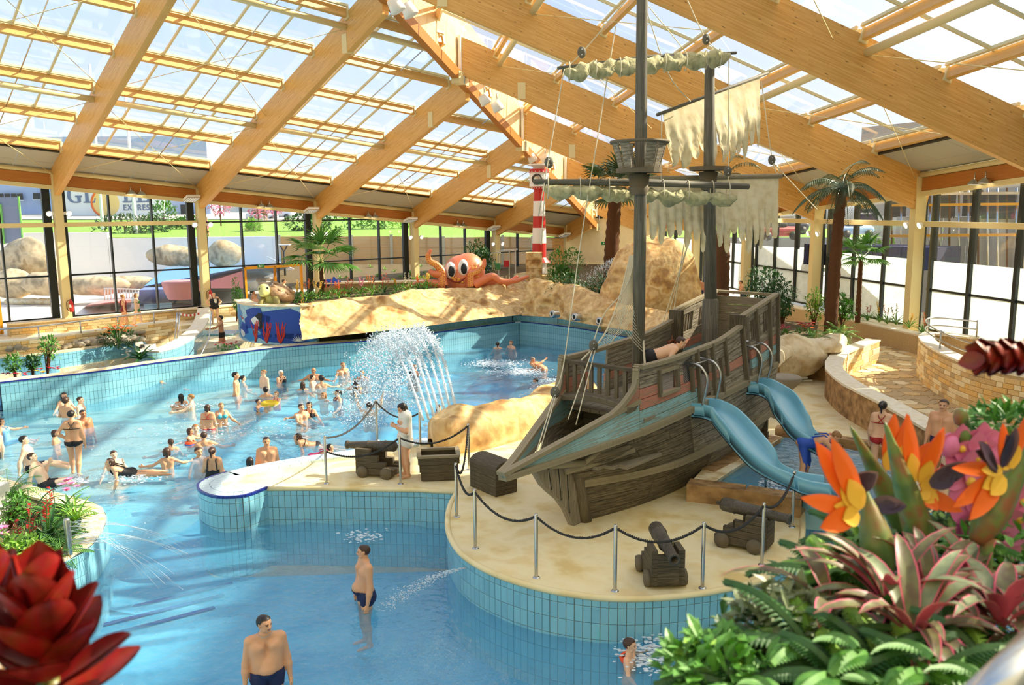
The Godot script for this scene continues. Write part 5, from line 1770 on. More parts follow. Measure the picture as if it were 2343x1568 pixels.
# a head 0.235 tall: origin where it meets the neck, y up, face to +z
func make_heads() -> void:
	for kind in ["m", "w", "c"]:
		var j := 1.0 if kind == "m" else (0.9 if kind == "w" else 0.82)
		var V := func(x: float, y: float, z: float) -> Vector3: return Vector3(x, y, z)
		var b := [[V.call(0, 0.135, -0.025), V.call(0, 0.14, 0.012), 0.078, 0.077], [V.call(0, 0.075, 0.03), V.call(0, 0.03, 0.06), 0.056 * j, 0.026 * j],
			[V.call(-0.03, 0.05, 0.035), V.call(0.03, 0.05, 0.035), 0.034 * j, 0.034 * j], [V.call(0, 0.118, 0.085), V.call(0, 0.088, 0.102), 0.008, 0.013],
			[V.call(-0.012, 0.085, 0.09), V.call(0.012, 0.085, 0.09), 0.008, 0.008], [V.call(-0.028, 0.128, 0.072), V.call(0.028, 0.128, 0.072), 0.014, 0.014],
			[V.call(-0.014, 0.058, 0.084), V.call(0.014, 0.058, 0.084), 0.008, 0.008], [V.call(0, 0.09, -0.01), V.call(0, -0.07, -0.025), 0.05 * j, 0.055 * j]]
		for sx in [-1.0, 1.0]:
			b.append([V.call(sx * 0.079, 0.125, -0.008), V.call(sx * 0.083, 0.088, 0.0), 0.011, 0.008])
			b.append([V.call(sx * 0.038, 0.092, 0.058), V.call(sx * 0.03, 0.086, 0.066), 0.02, 0.018])
		var tint := func(v: Vector3) -> Color:
			var ax := absf(v.x)
			if v.z > 0.05:
				if ax > 0.018 and ax < 0.044 and absf(v.y - 0.111) < 0.0075: return Color(0.1, 0.07, 0.05) if absf(ax - 0.031) < 0.008 else Color(0.75, 0.8, 0.85)
				if ax > 0.014 and ax < 0.05 and absf(v.y - 0.131) < 0.006: return Color(0.25, 0.17, 0.12)
				if ax < 0.026 and absf(v.y - 0.057) < 0.009: return Color(0.72, 0.42, 0.4)
			return Color.WHITE
		heads[kind] = net_mesh(b, 0.0075, 130.0, tint)
	var cr := [[Vector3(0, 0.138, -0.03), Vector3(0, 0.145, 0.01), 0.086, 0.083]]
	var cut := func(bones: Array, keep: Callable) -> ArrayMesh:
		var raw := net_mesh(bones, 0.0085, 110.0)
		var md: Array = raw.surface_get_arrays(0)
		var vs: PackedVector3Array = md[Mesh.ARRAY_VERTEX]
		var s := mb(true)
		for i in range(0, vs.size(), 3):
			if keep.call((vs[i] + vs[i + 1] + vs[i + 2]) / 3.0):
				for q in 3: s.add_vertex(vs[i + q])
		s.generate_normals()
		return s.commit()
	var hairline := func(v: Vector3) -> bool: return v.y > maxf(0.045, 0.186 - maxf(0.0, 0.052 - v.z) * 1.35)
	hairs["short"] = cut.call(cr, hairline)
	hairs["buzz"] = cut.call([[Vector3(0, 0.136, -0.028), Vector3(0, 0.141, 0.01), 0.081, 0.079]], hairline)
	hairs["fringe"] = cut.call([[Vector3(0, 0.133, -0.03), Vector3(0, 0.135, 0.0), 0.083, 0.08]], func(v: Vector3) -> bool: return v.y > 0.06 and v.y < 0.15 and v.z < 0.02)
	var open_face := func(v: Vector3) -> bool: return not (v.z > 0.025 and v.y < 0.178 and absf(v.x) < 0.076)
	hairs["bob"] = cut.call(cr + [[Vector3(-0.06, 0.12, -0.02), Vector3(-0.066, 0.035, -0.015), 0.034, 0.024], [Vector3(0.06, 0.12, -0.02), Vector3(0.066, 0.035, -0.015), 0.034, 0.024], [Vector3(0, 0.1, -0.07), Vector3(0, 0.02, -0.065), 0.05, 0.036]], open_face)
	hairs["long"] = cut.call(cr + [[Vector3(-0.058, 0.12, -0.03), Vector3(-0.064, -0.02, -0.045), 0.034, 0.022], [Vector3(0.058, 0.12, -0.03), Vector3(0.064, -0.02, -0.045), 0.034, 0.022], [Vector3(0, 0.1, -0.075), Vector3(0, -0.12, -0.1), 0.052, 0.03]], open_face)
	hairs["tail"] = cut.call(cr + [[Vector3(0, 0.17, -0.1), Vector3(0, 0.15, -0.15), 0.03, 0.03], [Vector3(0, 0.15, -0.15), Vector3(0, -0.01, -0.14), 0.03, 0.012]], func(v: Vector3) -> bool: return v.z < -0.085 or hairline.call(v))
	# a relaxed right hand: wrist at the origin, fingers toward -y, palm to -x... thumb forward (+z)
	var fb := [[Vector3(0, -0.02, 0.0), Vector3(0, -0.075, 0.018), 0.021, 0.019], [Vector3(0, -0.02, 0.0), Vector3(0, -0.075, -0.018), 0.021, 0.018], [Vector3(0, 0.01, 0), Vector3(0, -0.03, 0), 0.024, 0.022]]
	for i in 4:
		var z := 0.03 - i * 0.02
		var l: float = [0.036, 0.04, 0.037, 0.029][i]
		var k0 := Vector3(0, -0.085, z)
		var k1 := k0 + Vector3(-0.008, -l, 0)
		var k2 := k1 + Vector3(-0.018, -l * 0.7, 0)
		fb.append([k0, k1, 0.0095, 0.009]); fb.append([k1, k2, 0.009, 0.0075])
	fb.append([Vector3(-0.004, -0.03, 0.025), Vector3(-0.014, -0.06, 0.05), 0.013, 0.011]); fb.append([Vector3(-0.014, -0.06, 0.05), Vector3(-0.022, -0.088, 0.054), 0.011, 0.008])
	hand_mesh = net_mesh(fb, 0.006, 200.0)
	var fm := []
	for b in fb: fm.append([b[0] * Vector3(-1, 1, 1), b[1] * Vector3(-1, 1, 1), b[2], b[3]])
	hand_mirror = net_mesh(fm, 0.006, 200.0)
	for i in 5:
		var m := mat("skin_%d" % i, [Color8(236, 188, 154), Color8(222, 168, 130), Color8(206, 146, 108), Color8(240, 202, 172), Color8(188, 124, 88)][i], 0.5)
		m.vertex_color_use_as_albedo = true
		m.subsurf_scatter_enabled = true
		m.subsurf_scatter_strength = 0.1
	var hc := {"black": Color8(28, 22, 20), "brown": Color8(66, 42, 28), "fair": Color8(150, 106, 60), "grey": Color8(130, 124, 116), "white": Color8(220, 216, 208)}
	for k in hc: mat("hair_" + k, hc[k], 0.45)
	var cc := {"black": Color8(26, 26, 32), "navy": Color8(30, 40, 84), "blue": Color8(44, 84, 186), "red": Color8(176, 36, 40), "aqua": Color8(70, 180, 200), "pink": Color8(206, 70, 120), "white": Color8(232, 228, 220), "green": Color8(60, 130, 80), "maroon": Color8(124, 30, 34), "orange": Color8(250, 92, 40), "yellow": Color8(240, 206, 50), "lightblue": Color8(110, 170, 220)}
	for k in cc: mat("cloth_" + k, cc[k], 0.7)

# arms: name -> [upper dir, fore dir] for the right side (x out to the right seen from within, y up, z forward)
var ARMS := {
	"down": [Vector3(0.18, -1, 0.02), Vector3(0.08, -1, 0.22)], "out": [Vector3(0.85, -0.5, 0.15), Vector3(0.9, -0.1, 0.45)], "water": [Vector3(0.45, -0.8, 0.25), Vector3(0.5, -0.35, 0.8)],
	"hip": [Vector3(0.6, -0.8, -0.25), Vector3(-0.65, -0.6, 0.35)], "fwd": [Vector3(0.2, -0.55, 0.8), Vector3(0.05, -0.1, 1)], "face": [Vector3(0.3, -0.75, 0.55), Vector3(-0.35, 0.85, 0.3)],
	"chest": [Vector3(0.3, -0.9, 0.2), Vector3(-0.6, 0.35, 0.7)], "up": [Vector3(0.5, 0.75, 0.2), Vector3(0.2, 0.95, 0.2)], "back": [Vector3(0.35, -0.8, -0.5), Vector3(0.1, -0.95, -0.3)],
	"lean": [Vector3(0.35, -0.75, 0.55), Vector3(-0.75, 0.05, 0.65)], "reach": [Vector3(0.1, -0.7, 0.7), Vector3(0.0, -0.85, 0.5)], "fist": [Vector3(0.25, -0.9, 0.1), Vector3(-0.2, 0.75, 0.75)]}
# a person; o: at (point of the crotch line on the ground under the hips), yaw, H, kind, skin, hair, tone, suit, arms [right, left], legs, lean, turn, cell
func person(o: Dictionary) -> Node3D:
	var H: float = o.H
	var kind: String = o.kind
	var wide: float = o.get("wide", 1.0)
	var t := thing("person", o.label, "person", o.at, o.yaw, o.get("group", ""))
	var lean: float = o.get("lean", 0.0)
	var side: float = o.get("side", 0.0)
	var female := kind == "w"
	var hipY: float = 0.52 * H
	var legs: String = o.get("legs", "stand")
	if legs == "sit": hipY = 0.085 * H
	var pel := Vector3(0, hipY, 0)
	var tb := Basis(Vector3.RIGHT, lean) * Basis(Vector3.BACK, side)
	var T := func(x: float, y: float, z: float) -> Vector3: return pel + tb * (Vector3(x, y, z) * H)
	var sw := (0.106 if not female else 0.094) * wide
	var hw := (0.052 if not female else 0.06) * wide
	if kind == "c": sw = 0.1; hw = 0.048
	var bones := []
	var torso := []
	# ribs, waist, shoulders
	for sx in [-1.0, 1.0]:
		torso.append([T.call(sx * hw * 0.9, 0.0, -0.008), T.call(sx * hw * 0.75, 0.1, 0.004), 0.063 * H * wide, (0.058 if not female else 0.05) * H * wide])
		torso.append([T.call(sx * hw * 0.75, 0.1, 0.004), T.call(sx * 0.058 * wide, 0.215, 0.0), (0.058 if not female else 0.05) * H * wide, 0.058 * H])
		torso.append([T.call(sx * 0.058 * wide, 0.215, 0.0), T.call(sx * sw * 0.86, 0.268, -0.012), 0.056 * H, 0.036 * H])
		torso.append([T.call(0, 0.3, -0.012), T.call(sx * sw * 0.85, 0.28, -0.012), 0.03 * H, 0.026 * H])
		torso.append([T.call(sx * hw, -0.02, -0.032), T.call(sx * hw, -0.03, -0.03), 0.05 * H, 0.05 * H])
		if female: torso.append([T.call(sx * 0.043, 0.205, 0.05), T.call(sx * 0.045, 0.2, 0.062), 0.034 * H, 0.027 * H])
		elif kind == "m": torso.append([T.call(sx * 0.045, 0.23, 0.034), T.call(sx * 0.06, 0.235, 0.03), 0.032 * H, 0.028 * H])
	if o.get("belly", 0.0) > 0.0: torso.append([T.call(0, 0.09, 0.03), T.call(0, 0.06, 0.03 + 0.02 * o.belly), 0.06 * H, 0.062 * H * (1.0 + 0.2 * o.belly)])
	torso.append([T.call(0, 0.27, -0.012), T.call(0, 0.335, -0.002), 0.042 * H, 0.031 * H])
	bones += torso
	# legs
	var thighs := []
	for sx in [-1.0, 1.0]:
		var hip: Vector3 = pel + Vector3(sx * hw * H, -0.015 * H, 0)
		var knee: Vector3
		var ank: Vector3
		var toe := Vector3(sx * 0.01, -0.028, 0.11) * H
		match legs:
			"stand": knee = hip + Vector3(sx * 0.004, -0.235, 0.012) * H; ank = knee + Vector3(0, -0.225, -0.02) * H
			"walk": knee = hip + Vector3(0, -0.23, 0.06 * sx) * H; ank = knee + Vector3(0, -0.22, -0.07 if sx < 0 else 0.0) * H
			"wide": knee = hip + Vector3(sx * 0.075, -0.225, 0.03) * H; ank = knee + Vector3(sx * 0.05, -0.225, -0.03) * H
			"sit": knee = hip + Vector3(sx * 0.03, 0.05 if sx < 0 else 0.02, 0.24) * H; ank = knee + Vector3(0, -0.08 if sx < 0 else -0.05, 0.215) * H; toe = Vector3(0, 0.07, 0.05) * H
			"swim": knee = hip + Vector3(sx * 0.03, -0.03, -0.24) * H; ank = knee + Vector3(0, -0.03, -0.22) * H; toe = Vector3(0, -0.02, -0.08) * H
			"none": continue
		thighs.append([hip, hip.lerp(knee, 0.55), 0.058 * H * wide, 0.046 * H])
		bones.append([hip, knee, 0.056 * H * wide, 0.036 * H])
		bones.append([knee, knee.lerp(ank, 0.35), 0.035 * H, 0.036 * H]); bones.append([knee.lerp(ank, 0.35), ank, 0.036 * H, 0.022 * H])
		bones.append([ank + Vector3(0, -0.012, -0.015) * H, ank + toe, 0.021 * H, 0.014 * H])
	# arms
	var arms: Array = o.get("arms", ["down", "down"])
	var wrists := []
	for i in 2:
		var sx := 1.0 if i == 0 else -1.0
		var q: Array = ARMS[arms[i]]
		var u: Vector3 = tb * (q[0] as Vector3).normalized()
		var f: Vector3 = tb * (q[1] as Vector3).normalized()
		if arms[i] == "reach": u = (Basis(Vector3.RIGHT, 0) * (q[0] as Vector3)).normalized(); f = (q[1] as Vector3).normalized()
		u.x *= sx; f.x *= sx
		var sh: Vector3 = T.call(sx * sw, 0.268, -0.01)
		var el := sh + u * 0.172 * H
		var wr := el + f * 0.148 * H
		bones.append([sh, el, 0.032 * H * (0.88 if female else 1.0), 0.025 * H]); bones.append([el, el.lerp(wr, 0.35), 0.025 * H, 0.026 * H]); bones.append([el.lerp(wr, 0.35), wr, 0.026 * H, 0.016 * H])
		wrists.append([wr, f, u, sx])
	var s := mb(true)
	nets(s, bones, o.get("cell", 0.024), 88.0 / H * 1.7)
	s.generate_normals()
	var flesh := s.commit()
	# head and hands join the same mesh
	var hs: float = H / 1.75 * (1.0 if kind != "c" else 1.28)
	if kind == "c": hs = maxf(hs, 0.78)
	var hb: Basis = Basis(Vector3.UP, o.get("turn", 0.0)) * Basis(Vector3.RIGHT, lean * 0.55 + o.get("nod", 0.0))
	var hx := Transform3D(hb.scaled(Vector3.ONE * hs), T.call(0, 0.32, 0.0) + Vector3(0, 0.008, 0))
	var body := SurfaceTool.new()
	body.begin(Mesh.PRIMITIVE_TRIANGLES)
	body.append_from(flesh, 0, Transform3D())
	body.append_from(heads[kind], 0, hx)
	for w in wrists:
		var y: Vector3 = -(w[1] as Vector3)
		var z: Vector3 = (Vector3.UP if absf(y.y) < 0.8 else Vector3.BACK)
		z = (z - y * z.dot(y)).normalized()
		var x := y.cross(z)
		body.append_from(hand_mesh if w[3] > 0 else hand_mirror, 0, Transform3D(Basis(x * hs, y * hs, z * hs), w[0]))
	part("body", body.commit(), M["skin_%d" % o.get("skin", 0)], t)
	if o.get("hair", "") != "":
		part("hair", hairs[o.hair], M["hair_" + o.get("tone", "brown")], t, hx)
	var suit: Array = o.get("suit", [])
	if suit.size() > 0:
		var m: Material = M["cloth_" + suit[1]]
		# cloth is cut from the skin under it and stands 7 mm proud
		var arm_bones := bones.slice(bones.size() - 6)
		var inv := tb.inverse()
		var low: float = -0.19 if suit[0] == "trunks" and legs in ["stand", "walk", "none"] else -0.085
		var cs := mb(true)
		var vs: PackedVector3Array = flesh.surface_get_arrays(0)[Mesh.ARRAY_VERTEX]
		var ns: PackedVector3Array = flesh.surface_get_arrays(0)[Mesh.ARRAY_NORMAL]
		for i in range(0, vs.size(), 3):
			var c := (vs[i] + vs[i + 1] + vs[i + 2]) / 3.0
			var q := inv * (c - pel) / H
			var on := absf(q.x) < 0.16
			match suit[0]:
				"trunks", "brief": on = on and q.y > low and q.y < 0.045 and absf(q.z) < 0.15
				"bikini": on = on and ((q.y > -0.085 and q.y < 0.012 and q.y > -0.085 + absf(q.x) * 0.5) or Vector3(absf(q.x) - 0.045, q.y - 0.198, q.z - 0.075).length() < 0.044)
				"one": on = on and q.y > -0.085 + absf(q.x) * 0.4 and q.y < (0.245 if q.z > 0.0 else 0.13 + 0.5 * maxf(0.0, absf(q.x) - 0.06))
			if on:
				for b in arm_bones:
					var ab: Vector3 = b[1] - b[0]
					var f := clampf((c - b[0]).dot(ab) / maxf(ab.length_squared(), 1e-6), 0.0, 1.0)
					if (c - b[0] - ab * f).length() < b[2] + 0.02 and not (suit[0] in ["one", "bikini"] and f < 0.25 and b == arm_bones[0]):
						on = false
						break
			if on:
				for j in 3: cs.add_vertex(vs[i + j] + ns[i + j] * 0.007)
		cs.generate_normals()
		var cm := cs.commit()
		if cm.get_surface_count() > 0: part("swimsuit", cm, m, t)
		if suit[0] == "one":
			var sp2 := mb(true)
			for sx in [-1.0, 1.0]: tube(sp2, [T.call(sx * 0.05, 0.235, 0.075), T.call(sx * 0.05, 0.285, 0.05), T.call(sx * 0.05, 0.312, -0.01), T.call(sx * 0.055, 0.27, -0.07), T.call(sx * 0.07, 0.13, -0.075)], 0.009 * H, 6, false)
			build("strap", sp2, m, t)
		if suit[0] == "bikini":
			var band := mb(true)
			var pts := []
			for i in 25:
				var a := TAU * i / 24.0
				pts.append(T.call(sin(a) * (0.126 * wide), 0.192, cos(a) * 0.07 + 0.0))
			tube(band, pts, 0.006 * H, 5, false)
			for sx in [-1.0, 1.0]: tube(band, [T.call(sx * 0.045, 0.235, 0.06), T.call(sx * 0.05, 0.318, 0.0), T.call(sx * 0.03, 0.27, -0.066), T.call(-sx * 0.03, 0.192, -0.074)], 0.005 * H, 5, false)
			build("strap", band, m, t)
	return t
# yaw for a person at p seen from the camera: 0 faces it, 90 looks to the right of the picture, 180 away
func yaw_of(p: Vector3, deg: float) -> float:
	return atan2(EYE.x - p.x, EYE.z - p.z) + deg_to_rad(deg)
# someone in water: pixel of the waterline, how much shows above it
func bather(px: float, py: float, show: float, deg: float, kind: String, H: float, skin: int, hair: String, tone: String, suit: Array, arms: Array, label: String, extra := {}) -> Node3D:
	var p := at(px, py, 0.06)
	p.y = 0.06 + show - H * 0.985
	var o := {"at": p, "yaw": yaw_of(p, deg), "H": H, "kind": kind, "skin": skin, "hair": hair, "tone": tone, "suit": suit, "arms": arms, "label": label, "group": "bathers in the wave pool"}
	if show < 0.5: o["legs"] = "none"
	o.merge(extra, true)
	return person(o)
func lying(px: float, py: float, deg: float, kind: String, H: float, skin: int, hair: String, tone: String, suit: Array, arms: Array, label: String, lean := 1.2, low := 0.0) -> Node3D:
	var p := at(px, py, 0.05)
	p.y = 0.02 - H * 0.52 - low
	return person({"at": p, "yaw": yaw_of(p, deg), "H": H, "kind": kind, "skin": skin, "hair": hair, "tone": tone, "suit": suit, "arms": arms, "label": label, "legs": "swim", "lean": lean, "nod": -lean * 0.8, "group": "bathers in the wave pool"})
func seated(px: float, py: float, y: float, deg: float, kind: String, H: float, skin: int, hair: String, tone: String, suit: Array, arms: Array, label: String, lean := -0.2) -> Node3D:
	var p := at(px, py, y)
	return person({"at": p + Vector3(0, -0.05, 0), "yaw": yaw_of(p, deg), "H": H, "kind": kind, "skin": skin, "hair": hair, "tone": tone, "suit": suit, "arms": arms, "label": label, "legs": "sit", "lean": lean, "group": "bathers in the shallows"})
func standing(px: float, py: float, y: float, deg: float, kind: String, H: float, skin: int, hair: String, tone: String, suit: Array, arms: Array, label: String, extra := {}) -> Node3D:
	var p := at(px, py, y)
	var o := {"at": p, "yaw": yaw_of(p, deg), "H": H, "kind": kind, "skin": skin, "hair": hair, "tone": tone, "suit": suit, "arms": arms, "label": label}
	o.merge(extra, true)
	return person(o)
func make_people() -> void:
	make_heads()
	var tr := ["trunks", "navy"]
	var bl := ["one", "black"]
	# at the front
	standing(840, 1480, -0.72, 285, "m", 1.76, 1, "buzz", "brown", ["brief", "navy"], ["down", "down"], "bald-crowned man wading in the front basin, looking left, in navy briefs", {"cell": 0.014, "wide": 1.08, "belly": 0.8, "turn": -0.35})
	standing(620, 1690, -0.72, 5, "m", 1.78, 1, "short", "black", ["brief", "navy"], ["down", "down"], "dark-haired man with a neck chain at the bottom edge, bare chested", {"cell": 0.014, "wide": 1.12, "belly": 0.5, "turn": 0.6})
	var chain := thing("neck_chain", "thin pale neck chain on the dark-haired man at the bottom edge", "necklace")
	var cpts := []
	var cp := at(620, 1690, -0.72)
	for i in 25: cpts.append(cp + Vector3(sin(TAU * i / 24.0) * 0.092, 1.505 - 0.035 * cos(TAU * i / 24.0) + 0.0, cos(TAU * i / 24.0) * 0.085 - 0.005))
	part("chain", tube_mesh(cpts, 0.004, 5), M.steel, chain)
	bather(1441, 1518, 0.33, 75, "c", 1.2, 0, "short", "brown", [], ["out", "water"], "boy with orange armbands beside the island wall", {"cell": 0.016, "group": ""})
	var ab := thing("armband", "orange inflatable armband on the boy by the island wall", "armband", at(1433, 1508, 0.08))
	part("sleeve", lathe_mesh([Vector2(0.04, -0.06), Vector2(0.075, -0.07), Vector2(0.085, 0.0), Vector2(0.075, 0.07), Vector2(0.04, 0.06)], 14), M.cloth_orange, ab, Transform3D(Basis(Vector3.BACK, 0.5), Vector3.ZERO))
	# wave pool, west to east
	var L := [
		[148, 924, 0.34, 10, "c", 1.45, 0, "bob", "brown", [], ["water", "water"], "child facing the viewer by the dark wall slot at far left"],
		[186, 942, 0.5, 70, "m", 1.75, 3, "buzz", "brown", [], ["down", "down"], "pale short-haired man looking right behind the crouching boy"],
		[154, 957, 0.62, 150, "c", 1.6, 1, "short", "brown", ["brief", "black"], ["chest", "chest"], "crouching boy seen from behind in black briefs"],
		[193, 985, 0.62, 20, "m", 1.76, 4, "short", "black", ["trunks", "navy"], ["down", "hip"], "dark-skinned man facing the viewer behind the woman in a black bikini"],
		[128, 1012, 0.36, 80, "w", 1.5, 1, "bob", "brown", [], ["down", "down"], "dark-haired girl sitting low in the water left of the black bikini"],
		[262, 1060, 0.34, 15, "w", 1.65, 3, "tail", "brown", [], ["face", "water"], "woman wiping her face with one hand"],
		[392, 1030, 0.32, 190, "w", 1.55, 1, "tail", "brown", ["bikini", "lightblue"], ["out", "water"], "girl in a pale blue bikini seen from behind, wet hair up"],
		[383, 1058, 0.34, 180, "c", 1.4, 1, "bob", "brown", [], ["out", "out"], "girl with wet plaits seen from behind"],
		[449, 1000, 0.32, 5, "c", 1.5, 3, "short", "fair", [], ["out", "out"], "fair boy with his arms spread facing the viewer"],
		[437, 1012, 0.36, 60, "c", 1.15, 1, "bob", "brown", [], ["out", "fwd"], "small child in a colourful swim vest held by a man"],
		[468, 1024, 0.45, 185, "m", 1.78, 1, "buzz", "brown", [], ["fwd", "out"], "broad man with cropped hair seen from behind"],
		[455, 1044, 0.2, 25, "c", 1.5, 1, "short", "brown", [], ["water", "water"], "boy up to his chin below the cropped-haired man"],
		[490, 1100, 0.82, 165, "w", 1.66, 1, "tail", "brown", ["one", "black"], ["fist", "down"], "woman in a black backless swimsuit by the island tip"],
		[573, 1082, 0.4, 175, "w", 1.66, 0, "bob", "black", [], ["out", "out"], "woman with a black bob leaning on the island edge"],
		[613, 1072, 0.8, 5, "m", 1.78, 1, "short", "brown", ["brief", "navy"], ["down", "down"], "bare-chested man facing the viewer at the island edge"],
		[415, 925, 0.36, 190, "w", 1.65, 1, "long", "black", [], ["fwd", "fwd"], "woman with long black hair hugging a fair man"],
		[438, 930, 0.42, 260, "m", 1.75, 3, "short", "fair", [], ["fwd", "fwd"], "fair-haired man hugging a woman with long black hair"],
		[477, 972, 0.62, 170, "w", 1.6, 1, "bob", "brown", ["bikini", "red"], ["down", "down"], "girl with red bikini straps seen from behind"],
		[508, 958, 0.5, 10, "w", 1.6, 1, "tail", "fair", ["bikini", "aqua"], ["water", "water"], "girl in an aqua bikini facing the viewer"],
		[542, 906, 0.78, 80, "c", 1.6, 1, "short", "black", [], ["down", "down"], "thin dark-haired boy standing side on"],
		[557, 881, 0.36, 100, "w", 1.65, 0, "tail", "black", [], ["water", "water"], "woman with a wet ponytail behind the thin boy"],
		[605, 891, 0.72, 300, "m", 1.8, 3, "short", "fair", [], ["down", "hip"], "tall fair man looking left, waist deep"],
		[644, 872, 0.42, 40, "w", 1.66, 1, "bob", "white", ["one", "black"], ["down", "face"], "white-haired lady in a black swimsuit"],
		[718, 862, 0.36, 350, "m", 1.76, 2, "fringe", "grey", [], ["out", "out"], "balding man spreading both arms"],
		[693, 896, 0.36, 185, "w", 1.66, 1, "long", "brown", [], ["out", "water"], "woman with a red headband seen from behind"],
		[716, 882, 0.4, 80, "w", 1.6, 0, "short", "brown", ["one", "white"], ["water", "water"], "woman in a pale top facing a cropped-haired boy"],
		[736, 888, 0.42, 200, "c", 1.6, 1, "short", "black", [], ["water", "out"], "cropped-haired boy seen from behind facing a woman in a pale top"],
		[785, 853, 0.42, 20, "m", 1.75, 1, "short", "fair", [], ["down", "water"], "fair man standing alone near the tall tiled wall"],
		[829, 868, 0.36, 330, "m", 1.75, 2, "buzz", "grey", [], ["water", "water"], "grey cropped man at the left edge of the spray"],
		[813, 894, 0.45, 200, "w", 1.65, 1, "long", "brown", ["one", "black"], ["out", "water"], "woman in black at the left edge of the spray, arm out"],
		[949, 858, 0.42, 300, "m", 1.76, 2, "fringe", "grey", [], ["down", "down"], "bald man beyond the spray"],
		[942, 858, 0.26, 190, "w", 1.65, 1, "bob", "black", [], ["water", "water"], "dark wet head in front of the bald man beyond the spray"],
		[609, 910, 0.34, 180, "c", 1.5, 1, "short", "black", [], ["out", "out"], "dark-haired boy seen from behind near the yellow float"],
		[633, 923, 0.36, 330, "c", 1.15, 3, "bob", "fair", ["one", "pink"], ["fwd", "fwd"], "fair little girl in a pink swimsuit holding a yellow float"],
		[592, 940, 0.33, 60, "c", 1.0, 1, "short", "black", [], ["out", "fwd"], "toddler with pale blue armbands"],
		[773, 920, 0.42, 290, "w", 1.66, 0, "tail", "black", ["one", "maroon"], ["water", "down"], "woman with a black ponytail looking left"],
		[741, 918, 0.26, 340, "c", 1.4, 1, "bob", "fair", [], ["out", "out"], "laughing fair girl with her arms out"],
		[690, 951, 0.38, 30, "m", 1.75, 1, "short", "brown", [], ["water", "fwd"], "brown-haired man turned to a woman with wet black hair"],
		[708, 946, 0.38, 350, "w", 1.66, 1, "long", "black", ["one", "black"], ["water", "out"], "woman with wet black hair beside a brown-haired man"],
		[1139, 799, 0.34, 170, "w", 1.65, 0, "tail", "brown", [], ["water", "water"], "woman with a ponytail in the deep corner, seen from behind"],
		[1169, 796, 0.34, 330, "w", 1.65, 0, "tail", "fair", [], ["water", "water"], "fair woman in the deep corner facing left"],
		[1225, 877, 0.2, 300, "m", 1.75, 2, "short", "black", [], ["water", "water"], "black-haired man swimming left below the foam"],
		[1236, 926, 0.3, 60, "m", 1.75, 2, "short", "black", [], ["fwd", "fwd"], "man kissing a woman beside the ship's bow"],
		[1252, 930, 0.42, 250, "w", 1.65, 0, "long", "black", ["bikini", "black"], ["fwd", "fwd"], "woman with long black hair kissing a man beside the ship's bow"],
		[1181, 955, 0.2, 190, "m", 1.75, 1, "short", "brown", [], ["water", "water"], "back of a brown head just behind the golden rock border"],
		[1424, 848, 0.3, 180, "m", 1.75, 1, "short", "black", [], ["out", "out"], "dark-haired man swimming behind the ship's net"],
		[1004, 950, 0.34, 20, "w", 1.65, 3, "bob", "brown", [], ["water", "water"], "person half hidden in the spray jets near the rock border"],
		[1030, 955, 0.3, 200, "m", 1.7, 3, "short", "brown", [], ["out", "water"], "second person in the spray jets nearest the rock border"],
		[845, 950, 0.42, 170, "m", 1.75, 3, "short", "brown", [], ["up", "up"], "man with both arms raised inside the spray"]]
	for e in L: bather(e[0], e[1], e[2], e[3], e[4], e[5], e[6], e[7], e[8], e[9], e[10], e[11], {"cell": 0.018 if e[1] > 1050 else 0.024})
	standing(176, 1090, -0.12, 165, "w", 1.68, 1, "short", "black", ["bikini", "black"], ["hip", "down"], "woman in a black bikini standing ankle deep, seen from behind", {"cell": 0.016, "legs": "walk", "turn": -0.3})
	lying(375, 880, 250, "m", 1.7, 2, "short", "brown", [], ["out", "out"], "swimmer floating face up by the tiled wall", -1.25)
	lying(1245, 843, 70, "m", 1.75, 2, "buzz", "grey", [], ["out", "out"], "man with dark glasses floating on his back in the deep end", -1.15)
	lying(722, 1020, 270, "w", 1.6, 1, "bob", "brown", ["bikini", "black"], ["fwd", "out"], "woman swimming left with wet brown hair", 1.2)
	lying(716, 1046, 85, "w", 1.5, 1, "long", "black", ["one", "pink"], ["out", "fwd"], "girl in a pink swimsuit swimming behind the posts", 1.25)
	lying(300, 1092, 280, "w", 1.6, 1, "long", "brown", ["one", "black"], ["fwd", "out"], "girl with long wet hair lying in the shallows", 1.1, -0.12)
	seated(75, 1076, -0.04, 80, "m", 1.76, 3, "short", "black", ["brief", "black"], ["back", "back"], "dark-haired man sitting in the shallows with stretched legs")
	seated(104, 1116, -0.04, 75, "m", 1.74, 3, "buzz", "brown", ["brief", "black"], ["fist", "back"], "bearded man sitting beside the planter, fist raised", -0.35)
	seated(18, 1018, -0.06, 75, "w", 1.5, 0, "bob", "brown", ["one", "lightblue"], ["fwd", "back"], "girl in pale blue sitting at the left edge")
	seated(-18, 1052, -0.04, 200, "m", 1.8, 3, "short", "brown", ["brief", "black"], ["down", "down"], "person's bare back cut off by the left edge")
	seated(-60, 950, -0.04, 85, "w", 1.7, 2, "bob", "brown", ["one", "black"], ["back", "back"], "tanned legs stretched in the shallows at the left edge", -0.5)
	# decks and walkways
	var tw := standing(930, 1092, DECK, 285, "w", 1.64, 1, "bob", "black", [], ["chest", "chest"], "woman wrapped in a white towel on the island deck", {"cell": 0.015, "nod": 0.5})
	var wrap := mb(true)
	var H := 1.64
